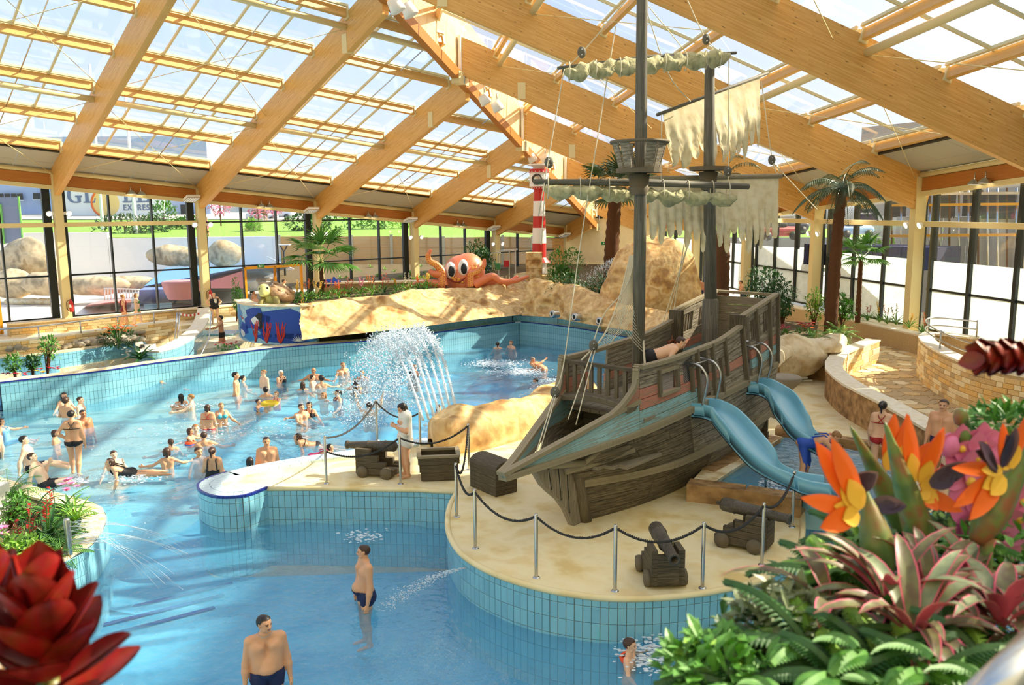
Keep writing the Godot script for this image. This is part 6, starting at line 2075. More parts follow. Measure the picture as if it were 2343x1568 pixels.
	nets(wrap, [[Vector3(-0.05, 1.32, -0.01), Vector3(-0.08, 0.78, -0.01), 0.12, 0.12], [Vector3(0.05, 1.32, -0.01), Vector3(0.08, 0.78, -0.01), 0.12, 0.12], [Vector3(-0.17, 1.32, 0), Vector3(0.17, 1.32, 0), 0.085, 0.085], [Vector3(-0.18, 1.3, 0), Vector3(-0.2, 0.98, 0.04), 0.07, 0.06], [Vector3(0.18, 1.3, 0), Vector3(0.2, 0.98, 0.04), 0.07, 0.06], [Vector3(-0.1, 1.05, 0.12), Vector3(0.1, 1.08, 0.13), 0.06, 0.06], [Vector3(-0.06, 0.86, 0.05), Vector3(0.1, 0.74, -0.03), 0.11, 0.11]], 0.018, 55.0)
	build("towel", wrap, M.cloth_white, tw)
	standing(287, 752, 0.85, 95, "w", 1.64, 1, "short", "fair", ["one", "maroon"], ["down", "down"], "lady in a maroon swimsuit walking along the ramp", {"wide": 1.12, "legs": "walk", "group": "walkers on the ramp"})
	standing(317, 750, 0.85, 75, "w", 1.66, 3, "bob", "fair", ["bikini", "green"], ["down", "down"], "lady in a green patterned bikini walking along the ramp", {"legs": "walk", "group": "walkers on the ramp"})
	standing(493, 741, 0.67, 10, "w", 1.64, 0, "short", "black", ["one", "black"], ["hip", "hip"], "sturdy lady in a black and white swimsuit standing above the blue steps", {"wide": 1.2})
	var sash := thing("swimsuit_panel", "white front panel on the swimsuit of the lady above the blue steps", "swimsuit", at(493, 741, 0.67))
	sash.rotation.y = yaw_of(sash.position, 10)
	part("panel", net_mesh([[Vector3(0.0, 1.2, 0.1), Vector3(0.05, 1.08, 0.12), 0.05, 0.05], [Vector3(0.07, 1.2, 0.1), Vector3(0.07, 1.14, 0.12), 0.05, 0.04]], 0.02, 60.0), M.cloth_white, sash)
	standing(510, 812, 0.12, 270, "m", 1.74, 2, "short", "black", ["brief", "black"], ["fwd", "down"], "man climbing the blue steps holding the handrail", {"legs": "walk"})
	standing(456, 842, -0.75, 180, "m", 1.72, 2, "short", "black", [], ["down", "down"], "dark head showing above the wave pool wall")
	part("handrail", tube_mesh([at(457, 818, 0.9), at(478, 775, 1.3), at(484, 720, 1.6), at(484, 712, 1.7)], 0.025, 6), M.steel, get_node("floor_steps"))
	standing(583, 735, 0.67, 80, "w", 1.6, 2, "tail", "black", [], ["down", "down"], "tanned girl behind the mural wall by the yellow door")
	standing(588, 752, 0.67, 300, "m", 1.7, 1, "short", "fair", [], ["down", "down"], "man whose head shows just above the mural wall")
	standing(653, 712, 0.9, 90, "m", 1.74, 1, "short", "brown", [], ["down", "down"], "man behind the turtle statue near the fan palm")
	standing(803, 702, 0.9, 90, "w", 1.6, 1, "long", "brown", ["one", "navy"], ["down", "down"], "girl with long hair in blue near the pebbled bar")
	standing(1340, 655, 0.67, 110, "w", 1.66, 1, "short", "brown", ["one", "black"], ["down", "down"], "person in front of the end wall right of the bushy tree")
	standing(1383, 660, 0.67, 340, "m", 1.7, 2, "short", "fair", ["trunks", "navy"], ["down", "down"], "person beside the golden mound in front of the end wall")
	standing(1582, 700, 0.67, 180, "c", 1.55, 0, "short", "brown", ["trunks", "blue"], ["down", "down"], "boy with a blue cap by the frosted windows")
	standing(1601, 702, 0.67, 200, "m", 1.66, 2, "short", "brown", ["trunks", "navy"], ["down", "down"], "brown-haired man by the frosted windows beside the boy")
	standing(1699, 712, 0.67, 290, "m", 1.7, 1, "short", "brown", ["trunks", "navy"], ["fwd", "down"], "man behind the ship's stern next to the round tree", {"lean": 0.25})
	# on the ship
	var pm := sp(1.98, 0.22, 2.53)
	var pd := SR_ * 0.75 + SA * 0.6
	person({"at": pm, "yaw": atan2(pd.x, pd.z), "H": 1.66, "kind": "m", "skin": 0, "hair": "buzz", "tone": "brown", "suit": ["trunks", "black"], "arms": ["lean", "lean"], "label": "man leaning over the ship's rail on folded arms", "lean": 1.25, "cell": 0.016, "nod": -0.25})
	# around the splash basin
	standing(2010, 1098, 0.75, 170, "w", 1.66, 0, "tail", "black", ["bikini", "red"], ["down", "down"], "dark-haired woman in a red flowered bikini seen from behind", {"cell": 0.015})
	standing(2146, 1112, 0.75, 345, "m", 1.78, 1, "short", "brown", ["trunks", "navy"], ["down", "down"], "bearded man in navy trunks by the stone wall", {"cell": 0.015})
	standing(2160, 1142, 0.75, 290, "c", 1.2, 3, "short", "fair", ["trunks", "red"], ["down", "down"], "fair-haired boy in front of the bearded man", {"cell": 0.015})
	standing(2205, 1140, 0.75, 290, "c", 1.25, 1, "short", "black", ["trunks", "navy"], ["face", "face"], "dark-haired boy with hands at his mouth", {"cell": 0.015})
	standing(1835, 1110, 0.72, 80, "w", 1.64, 1, "short", "fair", ["one", "blue"], ["reach", "reach"], "woman in a bright blue swimsuit bending over a child in the basin", {"lean": 1.3, "legs": "wide", "cell": 0.015, "nod": 0.2})
	standing(1913, 1130, 0.62, 290, "c", 0.98, 2, "short", "black", ["trunks", "yellow"], ["out", "up"], "small child in yellow at the foot of the slide", {"cell": 0.016})
	# floats
	var fl := thing("swim_ring", "yellow inflatable ring in the hands of the pink-suited little girl", "swim ring", at(617, 924, 0.1))
	var ringp := []
	for i in 21: ringp.append(Vector3(cos(TAU * i / 20.0) * 0.2, 0, sin(TAU * i / 20.0) * 0.2))
	part("ring", tube_mesh(ringp, 0.08, 10), M.cloth_yellow, fl)
	for e in [[586, 936], [599, 938]]:
		var a2 := thing("armband", "pale blue armband on the toddler, %s" % ("left one" if e[0] < 590 else "right one"), "armband", at(e[0], e[1], 0.12), 0, "toddler's armbands")
		part("sleeve", lathe_mesh([Vector2(0.03, -0.06), Vector2(0.07, -0.06), Vector2(0.07, 0.06), Vector2(0.03, 0.06)], 10), M.cloth_lightblue, a2)
	var vest := thing("swim_vest", "orange and blue swim vest on the small child held by the broad man", "swim vest", at(436, 1012, 0.1))
	part("vest", lathe_mesh([Vector2(0.1, -0.12), Vector2(0.15, -0.1), Vector2(0.15, 0.0), Vector2(0.1, 0.03)], 12), M.cloth_orange, vest)
	part("band", lathe_mesh([Vector2(0.152, -0.07), Vector2(0.158, -0.05), Vector2(0.152, -0.03)], 12), M.cloth_blue, vest)

# ---- plants
# one leaf blade: from a along d, arching down by droop, w wide, with a fold along its midrib
func blade(s: SurfaceTool, a: Vector3, d: Vector3, length: float, w: float, droop: float, n := 5, fold := 0.25, tip := 1.0, twist := 0.0) -> void:
	var f := d.normalized()
	var side := f.cross(Vector3.UP)
	if side.length() < 0.05: side = Vector3.RIGHT
	side = side.normalized().rotated(f, twist)
	var p := a
	var prev := []
	for i in n + 1:
		var t := float(i) / n
		var wd := w * 0.5 * pow(sin(PI * clampf(t * 0.92 + 0.08, 0.0, 1.0)), 0.75 * tip)
		var up := side.cross(f).normalized()
		var row := [p - side * wd + up * wd * fold * 2.0, p, p + side * wd + up * wd * fold * 2.0]
		if i > 0:
			quad(s, prev[0], prev[1], row[1], row[0]); quad(s, prev[1], prev[2], row[2], row[1])
		prev = row
		p += f * length / n
		f = (f + Vector3(0, -droop / n, 0)).normalized()
func blade_mesh(length: float, w: float, droop: float, n := 5, fold := 0.25, tip := 1.0) -> ArrayMesh:
	var s := mb(true)
	blade(s, Vector3.ZERO, Vector3(0, 0.35, 1), length, w, droop, n, fold, tip)
	s.generate_normals()
	return s.commit()
func dir_of(az: float, el: float) -> Vector3:
	return Vector3(sin(az) * cos(el), sin(el), cos(az) * cos(el))
# feathered frond (fern, palm): rib with paired leaflets, one mesh
func frond(s: SurfaceTool, a: Vector3, d: Vector3, length: float, droop: float, leaflets: int, ll: float, lw: float, hang := 0.2, taper := 0.25) -> void:
	var f := d.normalized()
	var p := a
	var n := leaflets
	var pts := []
	for i in n + 1:
		pts.append(p)
		var t := float(i) / n
		var side := f.cross(Vector3.UP).normalized()
		if i > 1:
			var l := ll * (sin(PI * clampf(0.12 + t * 0.83, 0, 1)) * (1.0 - taper) + taper * (1.0 - t))
			for sg in [1.0, -1.0]: blade(s, p, side * sg + f * 0.55 + Vector3(0, -hang, 0), l, lw, 0.35, 2, 0.2)
		p += f * length / n
		f = (f + Vector3(0, -droop / n, 0)).normalized()
	tube(s, pts, [0.012, 0.004] if pts.size() == 2 else 0.007 * maxf(1.0, length), 4, false)
func leaf_mats() -> void:
	for e in [["leaf_green", Color8(70, 128, 48), Color8(104, 158, 66)], ["leaf_dark", Color8(38, 82, 36), Color8(62, 108, 48)], ["leaf_fresh", Color8(116, 168, 58), Color8(156, 196, 84)], ["leaf_palm", Color8(52, 76, 50), Color8(86, 108, 70)], ["leaf_grey", Color8(110, 128, 96), Color8(150, 160, 124)], ["leaf_bronze", Color8(92, 74, 62), Color8(120, 128, 78)]]:
		var m := patchy(e[0], 0.05, [e[1], e[2]], 3.0, 0.45, 0.0, 71)
		m.backlight_enabled = true
		m.backlight = Color(0.35, 0.42, 0.15)
	for e in [["petal_orange", Color8(246, 112, 24)], ["petal_yellow", Color8(246, 196, 70)], ["petal_pink", Color8(232, 132, 186)], ["petal_crimson", Color8(196, 24, 60)], ["petal_red", Color8(186, 34, 28)], ["petal_white", Color8(240, 236, 224)], ["petal_violet", Color8(48, 30, 52)], ["petal_edge", Color8(228, 96, 130)]]:
		var m := mat(e[0], e[1], 0.5)
		m.backlight_enabled = true
		m.backlight = Color(0.4, 0.3, 0.25)
	patchy("petal_maroon", 0.03, [Color8(96, 10, 14), Color8(140, 22, 22), Color8(120, 60, 20)], 3.0, 0.4, 0.0, 72)
	patchy("spathe", 0.02, [Color8(60, 96, 52), Color8(104, 128, 60), Color8(150, 70, 48)], 2.5, 0.4, 0.0, 73)
	patchy("trunk_bark", 0.06, [Color8(70, 44, 24), Color8(120, 78, 44), Color8(96, 62, 36)], 2.0, 0.95, 3.0, 74)
# bushy foliage: many small leaves in a rounded volume, one part
func foliage(t: Node3D, called: String, c: Vector3, r: Vector3, n: int, l: float, w: float, m: Material, sd: int, shell := 0.5) -> void:
	var s := mb(false)
	var q := RandomNumberGenerator.new()
	q.seed = sd
	for i in n:
		var d := Vector3(q.randfn(), q.randfn(), q.randfn()).normalized()
		var p := c + d * r * lerpf(shell, 1.0, sqrt(q.randf()))
		blade(s, p, d * 0.7 + Vector3(q.randf_range(-1, 1), q.randf_range(-0.5, 0.8), q.randf_range(-1, 1)), l * q.randf_range(0.7, 1.3), w * q.randf_range(0.7, 1.2), 0.4, 2, 0.15)
	build(called, s, m, t).set_meta("kind", "stuff")
func bush(label: String, p: Vector3, r: Vector3, n: int, l: float, m: Material, sd: int, stem := 0.4) -> Node3D:
	var t := thing("shrub", label, "shrub", p)
	var q := RandomNumberGenerator.new()
	q.seed = sd + 500
	var lobes := 5
	for i in lobes:
		var o := Vector3(q.randf_range(-0.5, 0.5), q.randf_range(-0.35, 0.5), q.randf_range(-0.5, 0.5)) * r
		foliage(t, "foliage", Vector3(0, stem + r.y, 0) + o, r * 0.62, n / lobes, l, l * 0.5, m, sd + i)
		part("branch", tube_mesh([Vector3(0, -0.1, 0), Vector3(o.x * 0.4, stem * 0.7 + 0.1, o.z * 0.4), Vector3(0, stem + r.y, 0) + o], [0.035, 0.025, 0.012], 5), M.trunk_bark, t)
	return t
func palm(label: String, p: Vector3, h: float, rad: float, fronds: int, fl: float, sd: int, fan := false, lean := Vector3.ZERO, m := "leaf_palm") -> Node3D:
	var t := thing("palm", label, "palm", p)
	var s := mb(true)
	var pts := []
	var rr := []
	for i in 30:
		var f := i / 29.0
		pts.append(Vector3(0, f * h, 0) + lean * f * f); rr.append(rad * (1.15 - 0.3 * f) * (1.0 + (0.13 if i % 2 == 0 else 0.0)))
	tube(s, pts, rr, 12)
	build("trunk", s, M.trunk_bark, t)
	var q := RandomNumberGenerator.new()
	q.seed = sd
	for i in fronds:
		var az := TAU * i / fronds * 2.618 + q.randf() * 0.4
		var el := lerpf(1.2, -0.35, float(i) / fronds)
		var top := Vector3(0, h, 0) + lean
		var fs := mb(false)
		if fan:
			var d := dir_of(az, el)
			var hub := top + d * fl * 0.5
			tube(fs, [top, hub], 0.012, 4, false)
			for k in 15:
				var a := (k - 7) * 0.19
				var sd2 := d.cross(Vector3.UP).normalized()
				blade(fs, hub, (d * cos(a) + sd2 * sin(a)), fl * 0.55, fl * 0.06, 0.9, 3, 0.3)
		else:
			frond(fs, top, dir_of(az, el), fl * q.randf_range(0.85, 1.1), 1.5 + el * 0.6, 26, fl * 0.26, fl * 0.022, 0.5)
		build("frond", fs, M[m], t)
	return t
# a rosette of strap leaves with optional flower spikes
func rosette(called: String, label: String, p: Vector3, n: int, l: float, w: float, m: Material, sd: int, flower := "", spikes := 0, group := "", low := 0.3, parent: Node3D = null) -> Node3D:
	var t := parent
	if t == null: t = thing(called, label, "plant", p, 0, group)
	var q := RandomNumberGenerator.new()
	q.seed = sd
	for i in n:
		var s := mb(true)
		blade(s, Vector3.ZERO, dir_of(TAU * i * 0.382 + q.randf() * 0.3, lerpf(low, 1.25, float(i) / n)), l * q.randf_range(0.75, 1.1), w, 1.1, 5, 0.3)
		build("leaf", s, m, t)
	for i in spikes:
		var d := dir_of(q.randf() * TAU, 1.25 + q.randf() * 0.25)
		var h := l * q.randf_range(0.9, 1.5)
		part("stem", tube_mesh([Vector3.ZERO, d * h * 0.7, d * h], 0.008, 5), M.leaf_green, t)
		var s := mb(false)
		for k in 12:
			var f := 0.55 + 0.45 * k / 12.0
			blade(s, d * h * f, dir_of(q.randf() * TAU, 0.5), 0.09, 0.06, 0.5, 2, 0.3)
		build("flower", s, M[flower], t)
	return t
func blooms(t: Node3D, c: Vector3, r: Vector3, n: int, size: float, m: Material, sd: int) -> void:
	var q := RandomNumberGenerator.new()
	q.seed = sd
	for i in n:
		var s := mb(false)
		var p := c + Vector3(q.randf_range(-1, 1), q.randf_range(-0.3, 1), q.randf_range(-1, 1)) * r
		for k in 5: blade(s, p, dir_of(TAU * k / 5.0, 0.5), size, size * 0.7, 0.6, 2, 0.1)
		build("flower", s, m, t)
func make_plants() -> void:
	leaf_mats()
	# tall palms
	palm("tall dark palm with feathered fronds by the east windows", at(1900, 765, 1.6), 5.2, 0.2, 22, 1.9, 3, false, Vector3(0.15, 0, 0))
	var p2 := deep(1650, 690, 33.0)
	p2.y = 0.67
	palm("palm behind the ship's stern, its crown hidden by the torn sail", p2, 6.6, 0.27, 10, 1.6, 5)
	var p3 := deep(1396, 590, 42.0)
	p3.y = 0.67
	palm("palm with a thick trunk before the cream end wall", p3, 6.3, 0.34, 22, 2.2, 7, true, Vector3(0.25, 0, 0))
	palm("slender fan palm against the frosted windows", at(1962, 738, 1.5), 2.6, 0.09, 14, 1.25, 9, true, Vector3.ZERO, "leaf_green")
	var p4 := at(702, 720, 0.67)
	palm("fan palm with broad drooping leaves behind the turtle", Vector3(-8.6, 0.9, -38.5), 3.0, 0.1, 14, 1.9, 11, true, Vector3.ZERO, "leaf_green")
	# round trees
	bush("round leafy tree at the corner before the wooden fence", deep(1087, 640, 46.0) * Vector3(1, 0, 1) + Vector3(0, 1.4, 0), Vector3(1.15, 1.35, 0.9), 2000, 0.17, M.leaf_dark, 21, 0.4)
	bush("bushy tree right of the striped lighthouse", deep(1290, 660, 42.0) * Vector3(1, 0, 1) + Vector3(0, 1.5, 0), Vector3(0.95, 1.2, 0.8), 1800, 0.16, M.leaf_green, 31, 0.3)
	bush("round green tree left of the tall east palm", deep(1768, 680, 27.0) * Vector3(1, 0, 1) + Vector3(0, 1.9, 0), Vector3(0.85, 0.85, 0.75), 1900, 0.12, M.leaf_dark, 41, 0.7)
	bush("upright shrub between the lady and the mural wall", deep(539, 690, 42.0) * Vector3(1, 0, 1) + Vector3(0, 0.9, 0), Vector3(0.36, 1.0, 0.36), 700, 0.13, M.leaf_green, 51, 0.2)
	bush("dark shrub behind the ship's mast by the golden mound", deep(1600, 690, 30.0) * Vector3(1, 0, 1) + Vector3(0, 1.3, 0), Vector3(0.7, 0.6, 0.5), 700, 0.22, M.leaf_dark, 61, 0.4)
	bush("low shrub sprinkled by the spray from the mound", deep(1300, 720, 39.0) * Vector3(1, 0, 1) + Vector3(0, 1.3, 0), Vector3(1.2, 0.9, 0.7), 1100, 0.16, M.leaf_dark, 63, 0.1)
	bush("dark shrub left of the golden mound under the spray", deep(1375, 710, 38.0) * Vector3(1, 0, 1) + Vector3(0, 1.2, 0), Vector3(0.9, 1.1, 0.7), 1100, 0.16, M.leaf_dark, 66, 0.1)
	bush("yellow green shrub beside the trunk of the tall east palm", at(1862, 745, 1.6), Vector3(0.35, 0.6, 0.35), 420, 0.14, M.leaf_fresh, 71, 0.2)
	bush("glossy shrub right of the tall east palm's trunk", at(1925, 750, 1.6), Vector3(0.45, 0.55, 0.4), 420, 0.18, M.leaf_green, 73, 0.2)
	bush("fine leaved shrub right beside the ship's stern", at(1790, 745, 1.6), Vector3(0.4, 0.55, 0.4), 450, 0.15, M.leaf_dark, 75, 0.2)
	bush("sunlit shrub behind the ship's stern wall", deep(1692, 675, 26.0) * Vector3(1, 0, 1) + Vector3(0, 2.4, 0), Vector3(0.5, 0.35, 0.4), 420, 0.14, M.leaf_fresh, 77, 0.2)
	# palm bed in front: flowers and ferns
	var fl := thing("flower_clump", "crimson cyclamen-like flower clump by the stern", "flowers", at(1790, 775, 1.6))
	foliage(fl, "foliage", Vector3(0, 0.1, 0), Vector3(0.4, 0.15, 0.3), 120, 0.15, 0.1, M.leaf_green, 81)
	blooms(fl, Vector3(0, 0.35, 0), Vector3(0.3, 0.12, 0.2), 22, 0.09, M.petal_crimson, 82)
	var fl2 := thing("flower_clump", "red and orange lily clump in the middle of the palm bed", "flowers", at(1838, 772, 1.6))
	foliage(fl2, "foliage", Vector3(0, 0.1, 0), Vector3(0.4, 0.2, 0.3), 120, 0.18, 0.07, M.leaf_green, 83)
	blooms(fl2, Vector3(0, 0.4, 0), Vector3(0.35, 0.12, 0.2), 12, 0.11, M.petal_red, 84)
	blooms(fl2, Vector3(0.1, 0.35, 0), Vector3(0.3, 0.1, 0.2), 8, 0.1, M.petal_orange, 85)
	for e in [[1895, 785, "broad fern at the front of the palm bed"], [1930, 775, "pale fern by the lumpy border"], [1870, 790, "low green plant at the rock border's corner"], [1915, 765, "fern behind the pale fern"]]:
		var t := thing("fern", e[2], "fern", at(e[0], e[1], 1.65))
		for i in 12:
			var s := mb(false)
			frond(s, Vector3.ZERO, dir_of(TAU * i * 0.382, 0.5 + 0.07 * i), 0.75, 1.6, 16, 0.17, 0.035)
			build("frond", s, M.leaf_fresh if i % 3 == 0 else M.leaf_green, t)
	for i in 7:
		var e: Array = [[1985, 735], [2012, 738], [2030, 742], [2050, 744], [2080, 752], [1965, 735], [2110, 765]][i]
		rosette("strap_plant", "strap leaved plant in the window planter, number %s from the fan palm" % ["two", "three", "four", "five", "six", "one", "seven"][i], at(e[0], e[1], 1.45), 12, 0.6, 0.05, M.leaf_green, 100 + i, ["petal_red", "petal_yellow", "petal_red", "petal_maroon", "petal_yellow", "petal_yellow", "petal_orange"][i], 2, "plants along the window planter", 0.6)
	# octopus terrace flowers, west to east
	var r := RandomNumberGenerator.new()
	r.seed = 4
	var xs := [676, 700, 724, 748, 772, 796, 822, 850, 878, 905, 930, 955, 975]
	for i in xs.size():
		var px: float = xs[i]
		var py := 690.0 - (px - 676.0) * 0.088
		var p := at(px, py - 1, 2.48) + Vector3(0, 0, -0.3)
		var kind: String = ["petal_yellow", "petal_orange", "petal_yellow", "petal_crimson", "petal_orange", "petal_crimson", "petal_pink", "petal_orange", "petal_crimson", "petal_yellow", "petal_white", "petal_orange", "petal_yellow"][i]
		var name_: String = {"petal_yellow": "yellow", "petal_orange": "orange", "petal_crimson": "crimson", "petal_pink": "pink", "petal_white": "white"}[kind]
		var t := rosette("terrace_plant", "%s flowering plant on the rock terrace, %s" % [name_, "number %d counting from the turtle to the octopus" % (i + 1)], p, 12, 0.6, 0.05, [M.leaf_green, M.leaf_fresh, M.leaf_dark][i % 3], 200 + i, kind, 3 if i % 2 else 4, "flowers along the octopus terrace")
		foliage(t, "foliage", Vector3(0, 0.1, 0), Vector3(0.5, 0.2, 0.35), 70, 0.16, 0.06, M.leaf_green, 230 + i)
	# wave wall planters
	for e in [[35, 858, 0.35, 0.42, "leafy plant with red blooms at the left end of the wave pool wall", 1], [75, 852, 0.3, 0.3, "low leafy plant in the middle of the wave wall planting", 2], [108, 845, 0.4, 0.55, "tall leafy plant with crimson blooms on the wave pool wall", 3]]:
		var t := bush(e[4], at(e[0], e[1], 0.95) + Vector3(0, -0.1, 0), Vector3(e[2], e[3], e[2]), 260, 0.14, M.leaf_green if e[5] != 2 else M.leaf_dark, 300 + e[5], 0.1)
		blooms(t, Vector3(0.1, 0.12, 0.15), Vector3(0.4, 0.08, 0.15), 9, 0.1, M.petal_crimson if e[5] != 2 else M.petal_yellow, 310 + e[5])
	var ag := rosette("agave", "big green agave on the wave pool wall", at(322, 824, 0.98), 16, 0.75, 0.13, M.leaf_dark, 321, "", 0, "", 0.25)
	var wf := thing("flower_clump", "white flowers left of the agave on the wave wall", "flowers", at(292, 826, 0.98))
	blooms(wf, Vector3(0, 0.2, 0), Vector3(0.2, 0.25, 0.15), 16, 0.07, M.petal_white, 322)
	var gr := thing("flower_clump", "red geraniums beside the blue steps", "flowers", at(520, 800, 0.98))
	foliage(gr, "foliage", Vector3(0, 0.05, 0), Vector3(0.5, 0.12, 0.2), 90, 0.12, 0.08, M.leaf_green, 331)
	blooms(gr, Vector3(0, 0.2, 0), Vector3(0.45, 0.08, 0.15), 12, 0.1, M.petal_red, 332)
	var ob := thing("flower_clump", "orange and yellow flower bed above the grey pebbles", "flowers", at(272, 788, 1.3))
	foliage(ob, "foliage", Vector3(0, 0.2, 0), Vector3(0.8, 0.3, 0.4), 300, 0.16, 0.07, M.leaf_dark, 341)
	blooms(ob, Vector3(0, 0.5, 0), Vector3(0.6, 0.25, 0.3), 26, 0.11, M.petal_orange, 342)
	blooms(ob, Vector3(-0.3, 0.4, 0), Vector3(0.6, 0.25, 0.3), 14, 0.1, M.petal_yellow, 343)
	for i in 3: rosette("", "", Vector3.ZERO, 8, 1.1, 0.03, M.leaf_green, 345 + i, "", 0, "", 1.2, ob)
	# left planter by the pool
	var pl := [[20, 1200, "leafy tall plant against the white block", "bush", "leaf_green"], [70, 1180, "palm-like bush in the middle of the pool planter", "palm", "leaf_dark"], [130, 1185, "bushy palm tuft at the back of the pool planter", "palm", "leaf_green"], [175, 1185, "strap leaved tuft near the planter's far rim", "strap", "leaf_fresh"], [60, 1270, "red ginger plant in the pool planter", "ginger", "leaf_dark"], [110, 1235, "second red ginger plant nearer the rim", "ginger", "leaf_dark"], [40, 1310, "low ground cover at the planter's front", "bush", "leaf_fresh"], [140, 1265, "fern beside the steel spray post", "fern", "leaf_green"], [10, 1290, "pink flowered plant at the left edge", "pink", "leaf_green"], [160, 1165, "pink orchid tuft by the far rim", "pink", "leaf_green"], [95, 1290, "dwarf palm tuft before the ginger plants", "strap", "leaf_green"], [150, 1225, "fern behind the steel spray post", "fern", "leaf_dark"], [20, 1130, "feather palm frond plant reaching out at the left edge", "palm", "leaf_green"]]
	for i in pl.size():
		var e: Array = pl[i]
		var p := at(e[0], e[1] + 10, 0.6)
		match e[3]:
			"bush": bush(e[2], p, Vector3(0.4, 0.35, 0.35), 420, 0.12, M[e[4]], 400 + i, 0.05)
			"strap": rosette("strap_plant", e[2], p, 26, 0.55, 0.045, M[e[4]], 410 + i)
			"ginger":
				var t := rosette("ginger", e[2], p, 20, 0.7, 0.11, M[e[4]], 420 + i, "petal_red", 3)
			"pink":
				var t := rosette("orchid", e[2], p, 14, 0.5, 0.07, M[e[4]], 430 + i)
				blooms(t, Vector3(0, 0.5, 0), Vector3(0.12, 0.2, 0.12), 9, 0.09, M.petal_pink, 431 + i)
			"palm", "fern":
				var t := thing("fern", e[2], "fern", p)
				for k in 16:
					var s := mb(false)
					frond(s, Vector3.ZERO, dir_of(TAU * k * 0.382, 0.35 + 0.06 * k), 0.85 if e[3] == "palm" else 0.55, 1.5, 18, 0.17, 0.022, 0.2)
					build("frond", s, M[e[4]], t)
	make_front_plants()
# the beds on the gallery just before the lens
func bract(s: SurfaceTool, c: Vector3, d: Vector3, up: Vector3, l: float, w: float, cup: float) -> void:
	# a pointed cupped petal of real thickness
	var f := d.normalized()
	var side := f.cross(up).normalized()
	var nrm := side.cross(f).normalized()
	for sgn in [1.0, -1.0]:
		var rows := []
		for i in 9:
			var t := i / 8.0
			var wd := w * 0.5 * pow(sin(PI * (0.08 + 0.92 * t)), 0.8)
			var row := []
			for k in 7:
				var u := (k - 3) / 3.0
				row.append(c + f * (l * t) + side * (u * wd) + nrm * (cup * l * (t * t * 0.6) + cup * wd * u * u * 1.5 + 0.0015 * sgn))
			rows.append(row)
		for i in 8:
			for k in 6:
				if sgn > 0: quad(s, rows[i][k], rows[i][k + 1], rows[i + 1][k + 1], rows[i + 1][k])
				else: quad(s, rows[i + 1][k], rows[i + 1][k + 1], rows[i][k + 1], rows[i][k])
func strelitzia(label: String, base: Vector3, head: Vector3, beak: Vector3, petals: Array, tongues: Array) -> void:
	var t := thing("bird_of_paradise", label, "flower", base, 0, "bird of paradise flowers")
	var h := head - base
	part("stem", tube_mesh(curve([Vector3.ZERO, h * 0.5 + Vector3(0.01, 0, 0.01), h], 6), [0.016] + range(11).map(func(i): return 0.015 - i * 0.0003) + [0.012], 9), M.spathe, t)
	var b := beak - base
	var bm := mb(true)
	var mid := h.lerp(b, 0.35) + Vector3(0, 0.0, 0)
	tube(bm, curve([h - (b - h).normalized() * 0.05, h, mid, h.lerp(b, 0.7), b], 5), [0.012, 0.016, 0.02, 0.023, 0.026, 0.028, 0.029, 0.029, 0.028, 0.027, 0.025, 0.023, 0.021, 0.018, 0.016, 0.013, 0.011, 0.008, 0.006, 0.004, 0.001], 10)
	build("spathe", bm, M.spathe, t)
	for q in petals:
		var s := mb(true)
		var d: Vector3 = (q[0] as Vector3) - q[1]
		bract(s, q[1] - base, d, Vector3(0.15, 0.2, 1.0), d.length(), q[2] * 0.55, 0.12)
		build("petal", s, M[q[3] if q.size() > 3 else "petal_orange"], t)
		var s2 := mb(true)
		bract(s2, q[1] - base + Vector3(0, 0, 0.004), d, Vector3(0.15, 0.2, 1.0), d.length() * 0.42, q[2] * 0.5, 0.12)
		build("petal_base", s2, M.petal_yellow, t)
	for q in tongues:
		var s := mb(true)
		var d: Vector3 = (q[0] as Vector3) - q[1]
		bract(s, q[1] - base, d, Vector3(0.1, 0.6, 0.8), d.length(), 0.035, 0.1)
		bract(s, q[1] - base + d * 0.35, d.rotated(Vector3(0, 0, 1), 0.25), Vector3(0.1, 0.6, 0.8), d.length() * 0.5, 0.02, 0.1)
		build("tongue", s, M.petal_violet, t)
